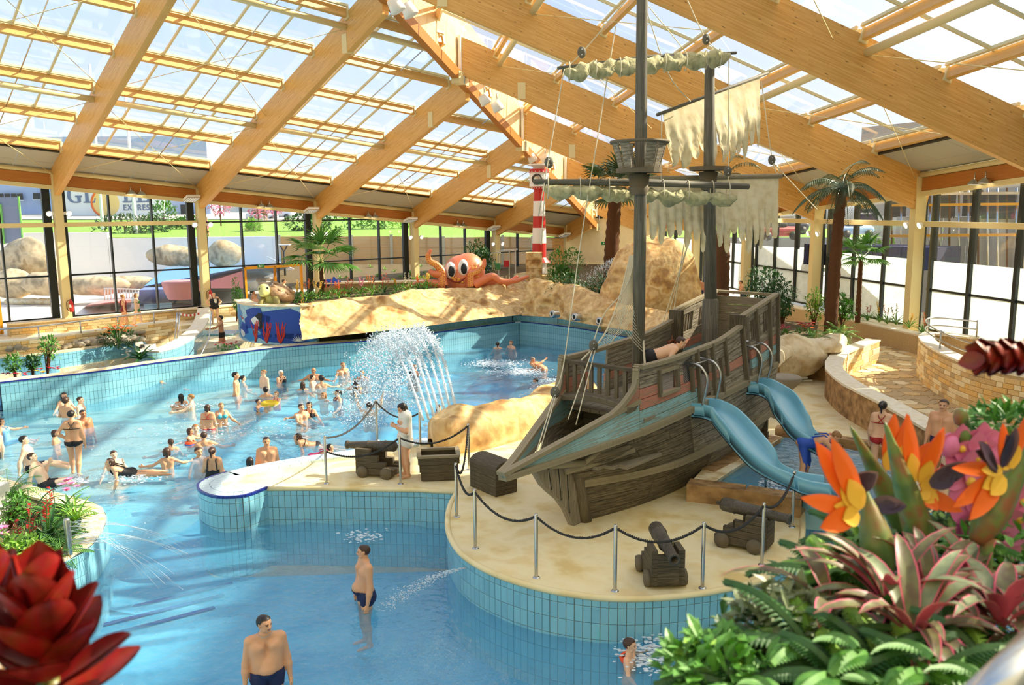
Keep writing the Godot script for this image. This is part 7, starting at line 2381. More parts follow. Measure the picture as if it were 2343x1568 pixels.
func make_front_plants() -> void:
	# gallery planter that carries them
	var tr := setting("floor_gallery", "edge of the gallery planter below the lens")
	var ts := mb()
	box(ts, deep(2250, 1800, 1.5) + Vector3(0.25, -0.4, 0.25), Vector3(1.3, 0.5, 1.0))
	build("planter_soil", ts, M.soil, tr)
	var ts2 := mb()
	box(ts2, deep(-60, 1900, 1.0) + Vector3(-0.2, -0.35, 0.1), Vector3(0.8, 0.4, 0.8))
	build("planter_soil", ts2, M.soil, tr)
	var Q := func(x: float, y: float, d: float) -> Vector3: return deep(x, y, d)
	var d0 := 1.5
	strelitzia("bird of paradise flower on the left of the foreground bed, its fan spread left", Q.call(2060, 1640, d0), Q.call(2010, 1260, d0), Q.call(1978, 1115, d0 + 0.02),
		[[Q.call(1860, 1010, d0), Q.call(1965, 1165, d0), 0.075], [Q.call(1895, 1000, d0 - 0.02), Q.call(1968, 1160, d0), 0.07], [Q.call(1828, 1138, d0), Q.call(1960, 1168, d0), 0.06], [Q.call(1872, 1208, d0 - 0.02), Q.call(1962, 1172, d0), 0.075]],
		[[Q.call(2010, 1080, d0), Q.call(1945, 1125, d0 + 0.02)], [Q.call(2075, 1160, d0), Q.call(1990, 1155, d0 + 0.02)]])
	strelitzia("bird of paradise flower in the middle with a tall green beak", Q.call(2090, 1640, d0 + 0.15), Q.call(2110, 1240, d0 + 0.15), Q.call(2024, 965, d0 + 0.15),
		[[Q.call(2068, 945, d0 + 0.15), Q.call(2090, 1100, d0 + 0.15), 0.06], [Q.call(2155, 975, d0 + 0.13), Q.call(2105, 1105, d0 + 0.15), 0.06], [Q.call(2215, 1062, d0 + 0.15), Q.call(2105, 1115, d0 + 0.15), 0.07], [Q.call(2200, 1172, d0 + 0.13), Q.call(2105, 1125, d0 + 0.15), 0.06], [Q.call(2145, 1170, d0 + 0.13), Q.call(2105, 1125, d0 + 0.15), 0.05]],
		[[Q.call(2225, 1060, d0 + 0.1), Q.call(2130, 1105, d0 + 0.12)], [Q.call(2190, 1090, d0 + 0.1), Q.call(2128, 1110, d0 + 0.12)]])
	strelitzia("bird of paradise flower farther back behind the tall green beak", Q.call(2120, 1640, d0 + 0.35), Q.call(2080, 1220, d0 + 0.35), Q.call(1945, 975, d0 + 0.3),
		[[Q.call(2042, 945, d0 + 0.3), Q.call(2030, 1075, d0 + 0.3), 0.07], [Q.call(2075, 948, d0 + 0.3), Q.call(2050, 1070, d0 + 0.3), 0.06], [Q.call(2150, 1005, d0 + 0.3), Q.call(2050, 1080, d0 + 0.3), 0.06]], [])
	strelitzia("bird of paradise flower at the right edge leaning right", Q.call(2180, 1640, d0 + 0.1), Q.call(2262, 1190, d0 + 0.1), Q.call(2375, 990, d0 + 0.1),
		[[Q.call(2170, 1160, d0 + 0.05), Q.call(2290, 1085, d0 + 0.08), 0.06], [Q.call(2210, 1190, d0 + 0.05), Q.call(2295, 1090, d0 + 0.08), 0.07], [Q.call(2170, 1070, d0 + 0.05), Q.call(2290, 1075, d0 + 0.08), 0.05], [Q.call(2290, 968, d0 + 0.08), Q.call(2298, 1075, d0 + 0.08), 0.045], [Q.call(2348, 940, d0 + 0.05), Q.call(2310, 1070, d0 + 0.08), 0.045]],
		[[Q.call(2232, 1010, d0), Q.call(2280, 1078, d0 + 0.05)], [Q.call(2318, 975, d0), Q.call(2296, 1068, d0 + 0.05)]])
	# orchid sprays
	var orch := thing("orchid", "pink orchid spray behind the right bird of paradise", "flower", Q.call(2300, 1640, d0 + 0.3), 0, "")
	for c in [[2195, 1020, 0.05], [2230, 1040, 0.055], [2215, 1095, 0.07], [2260, 1100, 0.06], [2330, 1090, 0.07], [2290, 1160, 0.06], [2270, 1215, 0.085], [2225, 1175, 0.06], [2325, 1180, 0.06], [2245, 1010, 0.045], [2310, 1040, 0.05], [2335, 1140, 0.06]]:
		var cen: Vector3 = Q.call(c[0], c[1], d0 + 0.28) - orch.position
		var s := mb(true)
		for k in 5: bract(s, cen, Vector3(cos(TAU * k / 5.0 + 1.57), sin(TAU * k / 5.0 + 1.57), 0.1), Vector3(0, 0, 1), c[2], c[2] * (0.95 if k in [1, 4] else 0.7), 0.15)
		build("bloom", s, M.petal_pink, orch)
		var s2 := mb(true)
		ball(s2, cen + Vector3(0, -0.004, 0.012), Vector3(c[2], c[2], c[2]) * 0.16, 8)
		build("lip", s2, M.petal_yellow, orch)
	part("stem", tube_mesh(curve([Vector3.ZERO, Q.call(2290, 1300, d0 + 0.3) - orch.position, Q.call(2260, 1100, d0 + 0.3) - orch.position, Q.call(2200, 940, d0 + 0.3) - orch.position], 6), 0.006, 6), M.leaf_dark, orch)
	for b in [[2172, 1020, 0.022], [2198, 955, 0.016], [2205, 1000, 0.018]]:
		var s := mb(true)
		ball(s, Q.call(b[0], b[1], d0 + 0.28) - orch.position, Vector3(b[2], b[2] * 1.3, b[2]), 8)
		build("bud", s, M.petal_pink if b[1] > 1010 else M.spathe, orch)
	# variegated dracaena clumps
	var q := RandomNumberGenerator.new()
	q.seed = 12
	for e in [[2030, 1400, 1.45, "dracaena with pink edged leaves below the left flower"], [2130, 1380, 1.5, "dracaena with pink edged leaves between the flower stems"], [2230, 1360, 1.55, "dracaena with pink edged leaves under the orchid"], [2090, 1470, 1.35, "dracaena with pink edged leaves nearest the lens"], [1900, 1390, 1.45, "small dracaena with a curled pink leaf at the bed's left side"], [2290, 1440, 1.4, "dracaena with pink edged leaves at the right edge"]]:
		var c: Vector3 = Q.call(e[0], e[1], e[2])
		var t := thing("dracaena", e[3], "plant", c, 0, "pink edged dracaenas in the foreground bed")
		for i in (30 if e[0] > 2000 else 12):
			var d := dir_of(q.randf() * TAU, q.randf_range(-0.15, 1.2))
			var l := q.randf_range(0.1, 0.2)
			var w := q.randf_range(0.018, 0.028)
			var s := mb(true)
			blade(s, Vector3.ZERO + d * 0.02, d, l, w, 1.4, 7, 0.2)
			build("leaf", s, M.leaf_bronze if i % 3 else M.leaf_grey, t)
			var s2 := mb(true)
			blade(s2, d * 0.02 + Vector3(0, -0.0012, 0), d, l * 1.01, w * 1.2, 1.4, 7, 0.2)
			build("leaf_edge", s2, M.petal_edge, t)
	# ferns
	for e in [[1860, 1500, 1.35, 0.34, "fern arching over the water at the bed's lower left"], [1700, 1590, 1.3, 0.3, "fern at the bottom edge left of the bed"], [1900, 1330, 1.55, 0.3, "fern pointing left toward the island deck"], [2000, 1520, 1.3, 0.35, "dark fern under the dracaenas"], [2200, 1260, 1.8, 0.3, "fern behind the flower stems"], [2250, 1520, 1.3, 0.3, "fern at the bottom right near the handrail"], [1780, 1530, 1.4, 0.28, "dark fern between the pale leaved plants"], [1960, 1250, 1.8, 0.25, "fern behind the left flower"], [2120, 1560, 1.25, 0.3, "fern at the bottom edge between the stems"], [1930, 1570, 1.25, 0.3, "fern at the bottom edge under the arching fern"]]:
		var t := thing("fern", e[4], "fern", Q.call(e[0], e[1], e[2]), 0, "ferns in the foreground bed")
		for i in 14:
			var s := mb(false)
			frond(s, Vector3.ZERO, dir_of(TAU * i * 0.382 + 0.3, 0.1 + 0.07 * i), e[3] * 0.5 * q.randf_range(0.7, 1.1), 1.3, 20, 0.034, 0.011, 0.15)
			build("frond", s, [M.leaf_green, M.leaf_dark, M.leaf_dark, M.leaf_green, M.leaf_fresh][i % 5], t)
	# filler greens, trailing leaves
	for e in [[1650, 1560, 1.35, "ivy leaved trailer at the bed's lower left corner", "leaf_green", 0.1], [1800, 1440, 1.45, "grey leaved tillandsia tuft at the bed's left side", "leaf_grey", 0.09], [2000, 1460, 1.5, "yellow green small leaved plant among the dracaenas", "leaf_fresh", 0.12], [2120, 1300, 1.9, "green filler plant behind the flower stems", "leaf_dark", 0.2], [2260, 1330, 1.9, "green filler plant under the orchid", "leaf_dark", 0.2], [2200, 1480, 1.6, "dark filler plant at the bed's heart", "leaf_dark", 0.22], [1960, 1400, 1.75, "dark filler plant at the bed's rear left", "leaf_dark", 0.18], [1850, 1560, 1.5, "dark filler plant at the bed's lower edge", "leaf_dark", 0.2], [2050, 1560, 1.45, "dark filler plant below the stems", "leaf_dark", 0.22], [2330, 1300, 1.7, "green filler plant at the right edge", "leaf_green", 0.14], [2320, 1000, 1.9, "green leaves behind the right flower at the edge", "leaf_green", 0.1]]:
		var t := thing("foliage_plant", e[3], "plant", Q.call(e[0], e[1], e[2]), 0, "")
		foliage(t, "foliage", Vector3.ZERO, Vector3(e[5], e[5] * 0.7, e[5]), 420, 0.035, 0.02, M[e[4]], int(e[0]))
	for e in [[1640, 1475], [1690, 1465], [1580, 1470], [1560, 1495], [1620, 1500]]:
		var s := mb(true)
		var t := thing("clover_leaf", "round yellow green leaf on a thin stalk above the water, %s" % {1640: "tallest of the cluster", 1690: "by the arching fern", 1580: "upper left one", 1560: "lowest left one", 1620: "in the cluster's middle"}[e[0]], "leaf", Q.call(1700, 1560, 1.4), 0, "round leaves at the bed's left corner")
		var p: Vector3 = Q.call(e[0], e[1], 1.35) - t.position
		for k in 5: blade(s, p, dir_of(TAU * k / 5.0, 0.2), 0.014, 0.016, 0.2, 2, 0.1)
		build("leaf_disc", s, M.leaf_fresh, t)
		part("stalk", tube_mesh(curve([Vector3.ZERO, p * 0.5 + Vector3(0, 0.03, 0), p], 4), 0.0012, 4), M.leaf_fresh, t)
	# red ginger heads close to the lens, left and right
	for e in [[105, 1500, 0.95, 0.12, "huge maroon ginger flower close to the lens at the lower left", 26], [-25, 1420, 1.0, 0.1, "orange brown ginger flower cut by the left edge", 14]]:
		var c: Vector3 = Q.call(e[0], e[1], e[2])
		var t := thing("ginger_flower", e[4], "flower", c, 0, "")
		for i in int(e[5]):
			var f: float = float(i) / e[5]
			var d := dir_of(TAU * i * 0.382, lerpf(-0.2, 1.2, f))
			var s := mb(true)
			bract(s, Vector3(0, (f - 0.55) * e[3] * 1.0, 0) + d * 0.008, d + Vector3(0, 0.3, 0), -d + Vector3(0, 1, 0), e[3] * lerpf(0.85, 0.6, f), e[3] * 0.5, 0.25)
			build("bract", s, M.petal_maroon, t)
		part("stem", tube_mesh([Vector3(0, -0.03, 0), Vector3(0, -0.3, 0.02)], 0.012, 8), M.spathe, t)
	var rg := thing("ginger_flower", "dark maroon ginger flower reaching in at the right edge", "flower", Q.call(2400, 815, 1.3), 0, "")
	var tip: Vector3 = Q.call(2230, 818, 1.3) - rg.position
	for i in 30:
		var f := i / 30.0
		var axis := tip.normalized()
		var o := axis.cross(Vector3.UP).normalized().rotated(axis, TAU * i * 0.382)
		var s := mb(true)
		bract(s, tip * f * 0.85 + o * 0.008, axis + o * 0.9, o, 0.038, 0.03, -0.2)
		build("bract", s, M.petal_maroon, rg)
	# handrail in the corner
	var hr := thing("handrail", "brushed steel handrail crossing the bottom right corner", "handrail")
	part("tube", tube_mesh([Q.call(2240, 1620, 0.75), Q.call(2420, 1440, 0.85)], 0.02, 14), M.steel, hr)

# ---- props and fittings
func lamp(called: String, label: String, p: Vector3, to: Vector3, energy: float, ang: float, group: String) -> Node3D:
	var t := thing(called, label, "lamp", p, 0, group)
	var l := SpotLight3D.new()
	l.name = "light"
	t.add_child(l, true)
	l.look_at_from_position(p + to * 0.06, p + to * 2.0, Vector3.UP if absf(to.y) < 0.9 else Vector3.RIGHT)
	l.light_energy = energy
	l.light_color = Color(1.0, 0.94, 0.82)
	l.spot_angle = ang
	l.spot_range = 40.0
	l.spot_attenuation = 2.0
	l.light_size = 0.12
	l.shadow_enabled = true
	return t
func make_lamps() -> void:
	var gl := mat("lamp_glow", Color8(255, 246, 226), 0.4)
	gl.emission_enabled = true
	gl.emission = Color(1.0, 0.95, 0.85)
	gl.emission_energy_multiplier = 2.2
	var nth := ["first", "second", "third", "fourth", "fifth", "sixth"]
	for left in [true, false]:
		var n := NL if left else NR
		var d := DL if left else DR
		var wname := "clear glazed wall" if left else "frosted wall"
		for k in range(0 if left else -1, 5 if left else 3):
			var o: String = nth[k if left else k + 1]
			for e in [-0.035, 0.035]:
				var p: Vector3 = eave(left, k + 0.52 + e) + Vector3(0, 0.12, 0) + n * 0.3
				var t := lamp("floodlight", "%s floodlight of the pair in the %s bay, %s" % ["nearer" if e < 0 else "farther", o, wname], p, Vector3.DOWN, 2.0, 60.0, "eave floodlights")
				part("housing", lathe_mesh([Vector2(0.05, 0.2), Vector2(0.12, 0.16), Vector2(0.24, 0.04), Vector2(0.25, 0.0)], 14), M.steel, t)
				part("lens", lathe_mesh([Vector2(0.0, 0.0), Vector2(0.22, 0.0)], 14, false), gl, t)
				part("bracket", tube_mesh([Vector3(0, 0.18, 0), Vector3(0, 0.4, 0)], 0.02, 5), M.steel, t)
			# louvred panel at the rafter foot
			var c: Vector3 = slope(left, k + 1 - 0.09 if left else k + 0.06, 0.55, -0.05 if left else 0.1)
			var b := Basis(d, (Vector3.UP * 0.95 - n * 0.3).normalized(), d.cross((Vector3.UP * 0.95 - n * 0.3).normalized()))
			var g := lamp("louvre_light", "square louvred light at the %s rafter foot of the %s" % [o, wname], c, -b.y, 0.5, 70.0, "louvred lights at the rafter feet")
			var box_ := mb()
			box(box_, Vector3(0, 0.06, 0), Vector3(0.66, 0.1, 0.66), b)
			build("housing", box_, M.white_paint, g)
			var glow := mb()
			box(glow, b * Vector3(0, 0.0, 0), Vector3(0.6, 0.01, 0.6), b)
			build("tube_glow", glow, gl, g)
			var grid := mb()
			for i in 6:
				bar(grid, b * Vector3(-0.32 + i * 0.128, -0.03, -0.32), b * Vector3(-0.32 + i * 0.128, -0.03, 0.32), 0.012, 0.05, b.y)
				bar(grid, b * Vector3(-0.32, -0.03, -0.32 + i * 0.128), b * Vector3(0.32, -0.03, -0.32 + i * 0.128), 0.012, 0.05, b.y)
			build("louvre", grid, M.steel, g)
		for k in range(0 if left else 0, 5 if left else 3):
			for e in [-0.06, 0.06]:
				var y := eave(left, k).y - 1.1 + (0.25 if k > 2 else 0.0)
				var p: Vector3 = eave(left, k) + d * (e * 7.0) + n * 0.25
				p.y = y
				var o: String = nth[k]
				var to: Vector3 = (n + Vector3(0, -0.4, 0)).normalized()
				var t := lamp("spotlight", "round spotlight on the %s column of the %s, %s side" % [o, wname, "near" if e < 0 else "far"], p, to, 0.5, 40.0, "column spotlights")
				var b := Basis(Quaternion(Vector3.UP, to))
				part("housing", lathe_mesh([Vector2(0.03, -0.16), Vector2(0.1, -0.1), Vector2(0.14, 0.0), Vector2(0.13, 0.02)], 12), M.white_paint, t, Transform3D(b, Vector3.ZERO))
				part("lens", lathe_mesh([Vector2(0.0, 0.015), Vector2(0.12, 0.01)], 12, false), gl, t, Transform3D(b, Vector3.ZERO))
				part("bracket", bar_mesh(-to * 0.1, -d * (e * 5.0) - n * 0.1, 0.06, 0.14), M.white_paint, t)
	for e in [[905, 12, 27.0, "nearest"], [935, 22, 28.0, "second"], [1108, 228, 37.0, "third"], [1137, 243, 37.5, "fourth"], [1217, 362, 46.0, "fifth"], [1247, 363, 46.0, "sixth"]]:
		var t := thing("ridge_spotlight", "grey drum spotlight hung on the ridge chord, %s from the viewer" % e[3], "lamp", deep(e[0], e[1], e[2]), 0, "drum lights on the ridge")
		part("drum", lathe_mesh([Vector2(0.0, 0.22), Vector2(0.2, 0.2), Vector2(0.26, -0.2), Vector2(0.22, -0.22), Vector2(0.0, -0.18)], 16), M.white_paint, t, Transform3D(Basis(Vector3.BACK, 0.5), Vector3.ZERO))
		part("yoke", tube_mesh([Vector3(0, 0.2, 0), Vector3(0, 0.55, 0)], 0.03, 6), M.steel, t)
func cannon(label: String, p: Vector3, yaw: float) -> void:
	var t := thing("cannon", label, "cannon", p, yaw, "toy cannons on the sand deck")
	var iron := M.cannon_iron as Material
	var bm := mb(true)
	var b := Basis(Vector3.BACK, -PI / 2 - 0.04)
	lathe(bm, [Vector2(0.0, -0.62), Vector2(0.035, -0.6), Vector2(0.03, -0.55), Vector2(0.09, -0.52), Vector2(0.115, -0.48), Vector2(0.115, -0.3), Vector2(0.125, -0.28), Vector2(0.11, -0.26), Vector2(0.1, 0.1), Vector2(0.11, 0.12), Vector2(0.09, 0.14), Vector2(0.072, 0.55), Vector2(0.09, 0.58), Vector2(0.09, 0.62), Vector2(0.055, 0.625), Vector2(0.05, 0.45), Vector2(0.0, 0.45)], 18, Vector3(0.12, 0.62, 0), b)
	build("barrel", bm, iron, t)
	for i in 4:
		var l := 0.84 - i * 0.17
		for z in [-0.2, 0.2]:
			var s := mb()
			box(s, Vector3(0.42 - l * 0.5, 0.13 + i * 0.135, z), Vector3(l, 0.128, 0.09))
			build("cheek_plank", s, M.crate_wood, t)
	var ft := mb()
	box(ft, Vector3(0.4, 0.3, 0), Vector3(0.06, 0.46, 0.32))
	box(ft, Vector3(0.0, 0.1, 0), Vector3(0.8, 0.1, 0.32))
	build("bed", ft, M.crate_wood, t)
	for x in [-0.28, 0.26]:
		for z in [-0.27, 0.27]: part("wheel", lathe_mesh([Vector2(0, -0.04), Vector2(0.12, -0.04), Vector2(0.13, 0.0), Vector2(0.12, 0.04), Vector2(0, 0.04)], 14), M.ship_dark, t, Transform3D(Basis(Vector3.RIGHT, PI / 2), Vector3(x, 0.12, z)))
func make_props() -> void:
	patchy("cannon_iron", 0.05, [Color8(58, 52, 44), Color8(96, 88, 74)], 2.0, 0.5, 0.3, 91)
	var yaw2 := func(a: Vector3, b: Vector3) -> float: return atan2(-(b.z - a.z), b.x - a.x)
	cannon("toy cannon pointing left over the wave pool behind the rope", at(868, 1086, DECK), yaw2.call(at(905, 1088), at(790, 1078)))
	cannon("toy cannon facing the viewer at the middle of the round deck", at(1512, 1322, DECK), yaw2.call(at(1490, 1280), at(1528, 1345)))
	cannon("toy cannon pointing right at the deck's right rim", at(1702, 1248, DECK), yaw2.call(at(1650, 1238), at(1760, 1262)))
	# open crate and chest
	var cr := thing("crate", "open dark wooden crate with sloping sides next to the towel woman", "crate", at(1004, 1092, DECK), 0.12)
	for e in [[0, 0.28, 1.0], [0, -0.28, 1.0]]:
		for i in 3:
			var s := mb()
			var f := 0.86 + i * 0.07
			box(s, Vector3(0, 0.1 + i * 0.17, e[1] * f * 1.05), Vector3(0.8 * f, 0.16, 0.05))
			build("plank", s, M.crate_wood, cr)
	for sx in [-1.0, 1.0]:
		for i in 3:
			var s := mb()
			box(s, Vector3(sx * 0.4 * (0.86 + i * 0.07), 0.1 + i * 0.17, 0), Vector3(0.05, 0.16, 0.56 * (0.86 + i * 0.07)))
			build("plank", s, M.crate_wood, cr)
	for e in [[0, 0.29, 0.88, 0.09], [0, -0.29, 0.88, 0.09]]:
		var s := mb()
		box(s, Vector3(0, 0.53, e[1]), Vector3(0.88, 0.05, 0.09))
		build("rim_board", s, M.rail_wood, cr)
	for sx in [-0.4, 0.4]:
		var s := mb()
		box(s, Vector3(sx, 0.53, 0), Vector3(0.09, 0.05, 0.5))
		build("rim_board", s, M.rail_wood, cr)
	var fl := mb()
	box(fl, Vector3(0, 0.3, 0), Vector3(0.7, 0.04, 0.46))
	build("inner_floor", fl, M.ship_dark, cr)
	var ca := at(1130, 1140, DECK)
	var cb := at(1066, 1112, DECK)
	var ch := thing("chest", "closed wooden treasure chest under the tip of the ship's bow", "chest", (ca + cb) * 0.5 + Vector3(0.27, 0, -0.16), yaw2.call(cb, ca))
	for i in 3:
		var s := mb()
		box(s, Vector3(0, 0.09 + i * 0.17, 0), Vector3(0.86, 0.165, 0.52))
		build("plank", s, M.crate_wood, ch)
	for i in 7:
		var a0 := PI * i / 7.0
		var a1 := PI * (i + 1) / 7.0
		var s := mb()
		var q := []
		for x in [-0.44, 0.44]: q.append([Vector3(x, 0.51, cos(a0) * 0.2), Vector3(x, 0.52 + sin(a0) * 0.16, cos(a0) * 0.27), Vector3(x, 0.52 + sin(a1) * 0.16, cos(a1) * 0.27), Vector3(x, 0.51, cos(a1) * 0.2)])
		hexa(s, [q[0][0], q[1][0], q[1][3], q[0][3], q[0][1], q[1][1], q[1][2], q[0][2]], 0.9)
		build("lid_stave", s, M.crate_wood, ch)
	# posts and ropes
	var posts := {"a": [747, 1107], "b": [863, 1008], "c": [962, 1040], "d": [917, 1108], "e": [1073, 1075], "f": [1045, 1183], "g": [1088, 1255], "h": [1227, 1322], "i": [1407, 1353], "j": [1607, 1346], "k": [1743, 1293], "l": [1812, 1206]}
	var where := {"a": "at the island's left end", "b": "behind the left cannon on the pool side", "c": "against the golden rock border", "d": "beside the towel woman", "e": "between crate and chest", "f": "where the straight wall meets the round deck", "g": "nearest the round deck's left end", "h": "left of the deck's front", "i": "at the front of the round deck", "j": "right of the middle cannon", "k": "in front of the right cannon", "l": "by the splash basin kerb"}
	var tops := {}
	for k in posts:
		var p := at(posts[k][0], posts[k][1], DECK)
		var t := thing("rope_post", "steel rope post " + where[k], "post", p, 0, "steel rope posts on the island")
		part("post", lathe_mesh([Vector2(0.028, 0), Vector2(0.028, 1.0), Vector2(0.02, 1.01), Vector2(0, 1.01)], 10), M.steel, t)
		part("base_ring", lathe_mesh([Vector2(0.06, 0.0), Vector2(0.05, 0.015), Vector2(0.028, 0.02)], 10), M.steel, t)
		tops[k] = p + Vector3(0, 0.97, 0)
	for pr in ["ab", "bc", "ad", "de", "ef", "fg", "gh", "hi", "ij", "jk", "kl"]:
		var a: Vector3 = tops[pr[0]]
		var b: Vector3 = tops[pr[1]]
		var c := []
		var sag := 0.24 if pr != "ef" else 0.5
		if pr == "ad": a.y -= 0.28
		for i in 15:
			var f := i / 14.0
			c.append(a.lerp(b, f) + Vector3(0, -sag * 4.0 * f * (1.0 - f), 0))
		var t := thing("rope", "dark rope starting at the post %s" % where[pr[0]] if pr != "ad" else "lower dark rope at the island's left end", "rope", Vector3.ZERO, 0, "dark barrier ropes")
		for o in [0.0, PI]:
			var st := []
			for i in 113:
				var f := i / 112.0 * 14.0
				var q: Vector3 = (c[mini(int(f), 13)] as Vector3).lerp(c[mini(int(f), 13) + 1], f - int(f) if f < 14.0 else 1.0)
				st.append(q + Vector3(cos(f * 9.0 + o) * 0.011, sin(f * 9.0 + o) * 0.011, cos(f * 9.0 + o) * 0.006))
			part("strand", tube_mesh(st, 0.014, 5), M.rope_dark, t)
	# signs and slots on the island wall
	for e in [[1103, 1308, 1090, 1300], [1748, 1342, 1765, 1334]]:
		var p := at(e[0], e[1], 0.5)
		var nd := (p - Vector3(1.9, p.y, -13.6)).normalized()
		nd.y = 0
		var t := thing("depth_sign", "small white depth sign on the island wall %s" % ("near the water jet" if e[0] < 1500 else "behind the ferns"), "sign", p + nd * 0.03, atan2(nd.x, nd.z), "depth signs")
		var s := mb()
		box(s, Vector3.ZERO, Vector3(0.16, 0.075, 0.012))
		build("plate", s, M.white_paint, t)
		part("lettering", text_mesh("0,90 m", 0.045, "Droid Sans"), M.slot_black, t, Transform3D(Basis(), Vector3(0, 0, 0.008)))
	for e in [[1060, 1335, 0.3], [1637, 1446, 0.5]]:
		var p := at(e[0], e[1], 0.05)
		var nd := (p - Vector3(1.9, p.y, -13.6)).normalized()
		var s := mb()
		box(s, p + nd * 0.01, Vector3(e[2], 0.1, 0.05), Basis(Vector3.UP, atan2(nd.x, nd.z)))
		build("overflow_slot", s, M.slot_black, get_node("wall_island"))
	# octopus
	mat("octopus_orange", Color8(226, 124, 72), 0.3).clearcoat_enabled = true
	mat("octopus_spot", Color8(244, 178, 84), 0.35)
	var OD := 41.0
	var oc := thing("octopus_statue", "big smiling orange octopus statue on the rock terrace", "statue", deep(1062, 655, OD))
	var op := oc.position
	var O := func(x: float, y: float, z := 0.0) -> Vector3: return deep(x, y, OD + z) - op
	var hb := mb(true)
	nets(hb, [[O.call(1052, 618, 0.9), O.call(1072, 613, 0.9), 0.72, 0.74], [O.call(1040, 630, 0.8), O.call(1085, 630, 0.8), 0.5, 0.5], [O.call(1060, 640, 0.7), O.call(1060, 650, 0.7), 0.8, 0.75]], 0.09, 9.0)
	build("head", hb, M.octopus_orange, oc)
	var arms := [[[986, 571], [980, 584], [984, 598], [998, 606], [1012, 622], [1013, 642], [1016, 655]], [[982, 618], [992, 626], [1010, 628]], [[1108, 592], [1106, 610], [1090, 623], [1078, 628], [1077, 645], [1078, 656]], [[1085, 652], [1108, 640], [1128, 633], [1148, 644], [1180, 643], [1210, 632]], [[925, 658], [960, 650], [990, 649], [1020, 652]], [[1095, 652], [1130, 646], [1160, 648], [1185, 632]]]
	for i in arms.size():
		var pts := []
		var rad := []
		for k in arms[i].size(): pts.append(O.call(arms[i][k][0], arms[i][k][1], -0.15 if i != 5 else 0.3))
		pts = curve(pts, 6)
		for k in pts.size():
			var f := float(k) / (pts.size() - 1)
			if i == 3 or i == 5: f = 1.0 - f
			rad.append(lerpf(0.07, 0.24, pow(f, 0.8)))
		part("tentacle", tube_mesh(pts, rad, 12), M.octopus_orange, oc)
		if i in [0, 2]:
			for k in range(6, pts.size() - 2):
				var s := mb(true)
				var ringp := []
				for j in 11: ringp.append(pts[k] + Vector3(cos(TAU * j / 10.0) * 0.06 + (0.06 if k % 2 else -0.06), sin(TAU * j / 10.0) * 0.06, rad[k] * 0.95))
				tube(s, ringp, 0.02, 5, false)
				build("sucker", s, M.octopus_spot, oc)
	for e in [[1031, 619, 0.3], [1060, 613, 0.32]]:
		var s := mb(true)
		ball(s, O.call(e[0], e[1], -0.02 if e[0] < 1040 else -0.05), Vector3(0.25, 0.42, 0.2), 16)
		build("eye", s, M.white_paint, oc)
		var s2 := mb(true)
		ball(s2, O.call(e[0] + 1.5, e[1] + 2, -0.15 if e[0] < 1040 else -0.18), Vector3(0.16, 0.27, 0.12), 14)
		build("pupil", s2, M.slot_black, oc)
	part("smile", tube_mesh(curve([O.call(1024, 636, 0.0), O.call(1036, 644, -0.12), O.call(1052, 645, -0.15), O.call(1066, 634, -0.05)], 6), 0.035, 6), mat("smile_red", Color8(140, 44, 30), 0.5), oc)
	var q := RandomNumberGenerator.new()
	q.seed = 6
	for i in 46:
		var x := q.randf_range(1022, 1108)
		var y := q.randf_range(638, 656) if i < 24 else q.randf_range(598, 650)
		if i >= 24: x = q.randf_range(1078, 1106)
		var c0: Vector3 = deep(x, y, OD) - EYE
		var cen: Vector3 = deep(1065, 625, OD + 0.75)
		var s := mb(true)
		var o: Vector3 = (deep(x, y, OD - 0.4) - cen).normalized()
		var reach := 0.98 if y < 638 else 1.06
		ball(s, cen + o * reach - op, Vector3(0.07, 0.07, 0.03) * q.randf_range(0.6, 1.3), 8, frame_of(o))
		build("spot", s, M.octopus_spot, oc)
	# turtle
	patchy("turtle_skin", 0.05, [Color8(196, 200, 118), Color8(222, 222, 150)], 1.5, 0.5, 0.0, 93)
	patchy("turtle_shell", 0.03, [Color8(150, 116, 84), Color8(196, 164, 126)], 1.5, 0.5, 0.0, 94)
	patchy("turtle_mottle", 0.12, [Color8(70, 60, 30), Color8(196, 190, 110)], 3.0, 0.5, 0.0, 95)
	var TD := 34.6
	var tp := deep(630, 692, TD)
	var tu := thing("turtle_statue", "yellow green sea turtle statue on the mural wall, flippers hanging over", "statue", tp)
	var T := func(x: float, y: float, z := 0.0) -> Vector3: return deep(x, y, TD + z) - tp
	part("body", net_mesh([[T.call(618, 684, 0.2), T.call(650, 690, 0.4), 0.28, 0.25], [T.call(612, 676, 0.1), T.call(604, 668, -0.1), 0.2, 0.2]], 0.05, 22.0), M.turtle_skin, tu)
	part("head", net_mesh([[T.call(604, 663, -0.1), T.call(606, 668, -0.2), 0.24, 0.2], [T.call(600, 672, -0.3), T.call(602, 673, -0.35), 0.12, 0.1]], 0.04, 26.0), M.turtle_skin, tu)
	for e in [[594, 662], [612, 660]]:
		var s := mb(true)
		ball(s, T.call(e[0], e[1], -0.28), Vector3(0.05, 0.06, 0.04), 8)
		build("eye", s, M.slot_black, tu)
	var sh := mb(true)
	ball(sh, T.call(643, 672, 0.5), Vector3(0.58, 0.34, 0.75), 20, Basis(Vector3.BACK, -0.5))
	build("shell", sh, M.turtle_shell, tu)
	for i in 12:
		var a := TAU * i / 8.0
		var o := Vector3(cos(a) * 0.36, 0.22, sin(a) * 0.45) if i < 8 else Vector3((i - 9.5) * 0.24, 0.3, 0)
		var s := mb(true)
		ball(s, T.call(643, 672, 0.5) + Basis(Vector3.BACK, -0.5) * o, Vector3(0.15, 0.06, 0.17), 8, Basis(Vector3.BACK, -0.5))
		build("shell_plate", s, M.turtle_shell, tu)
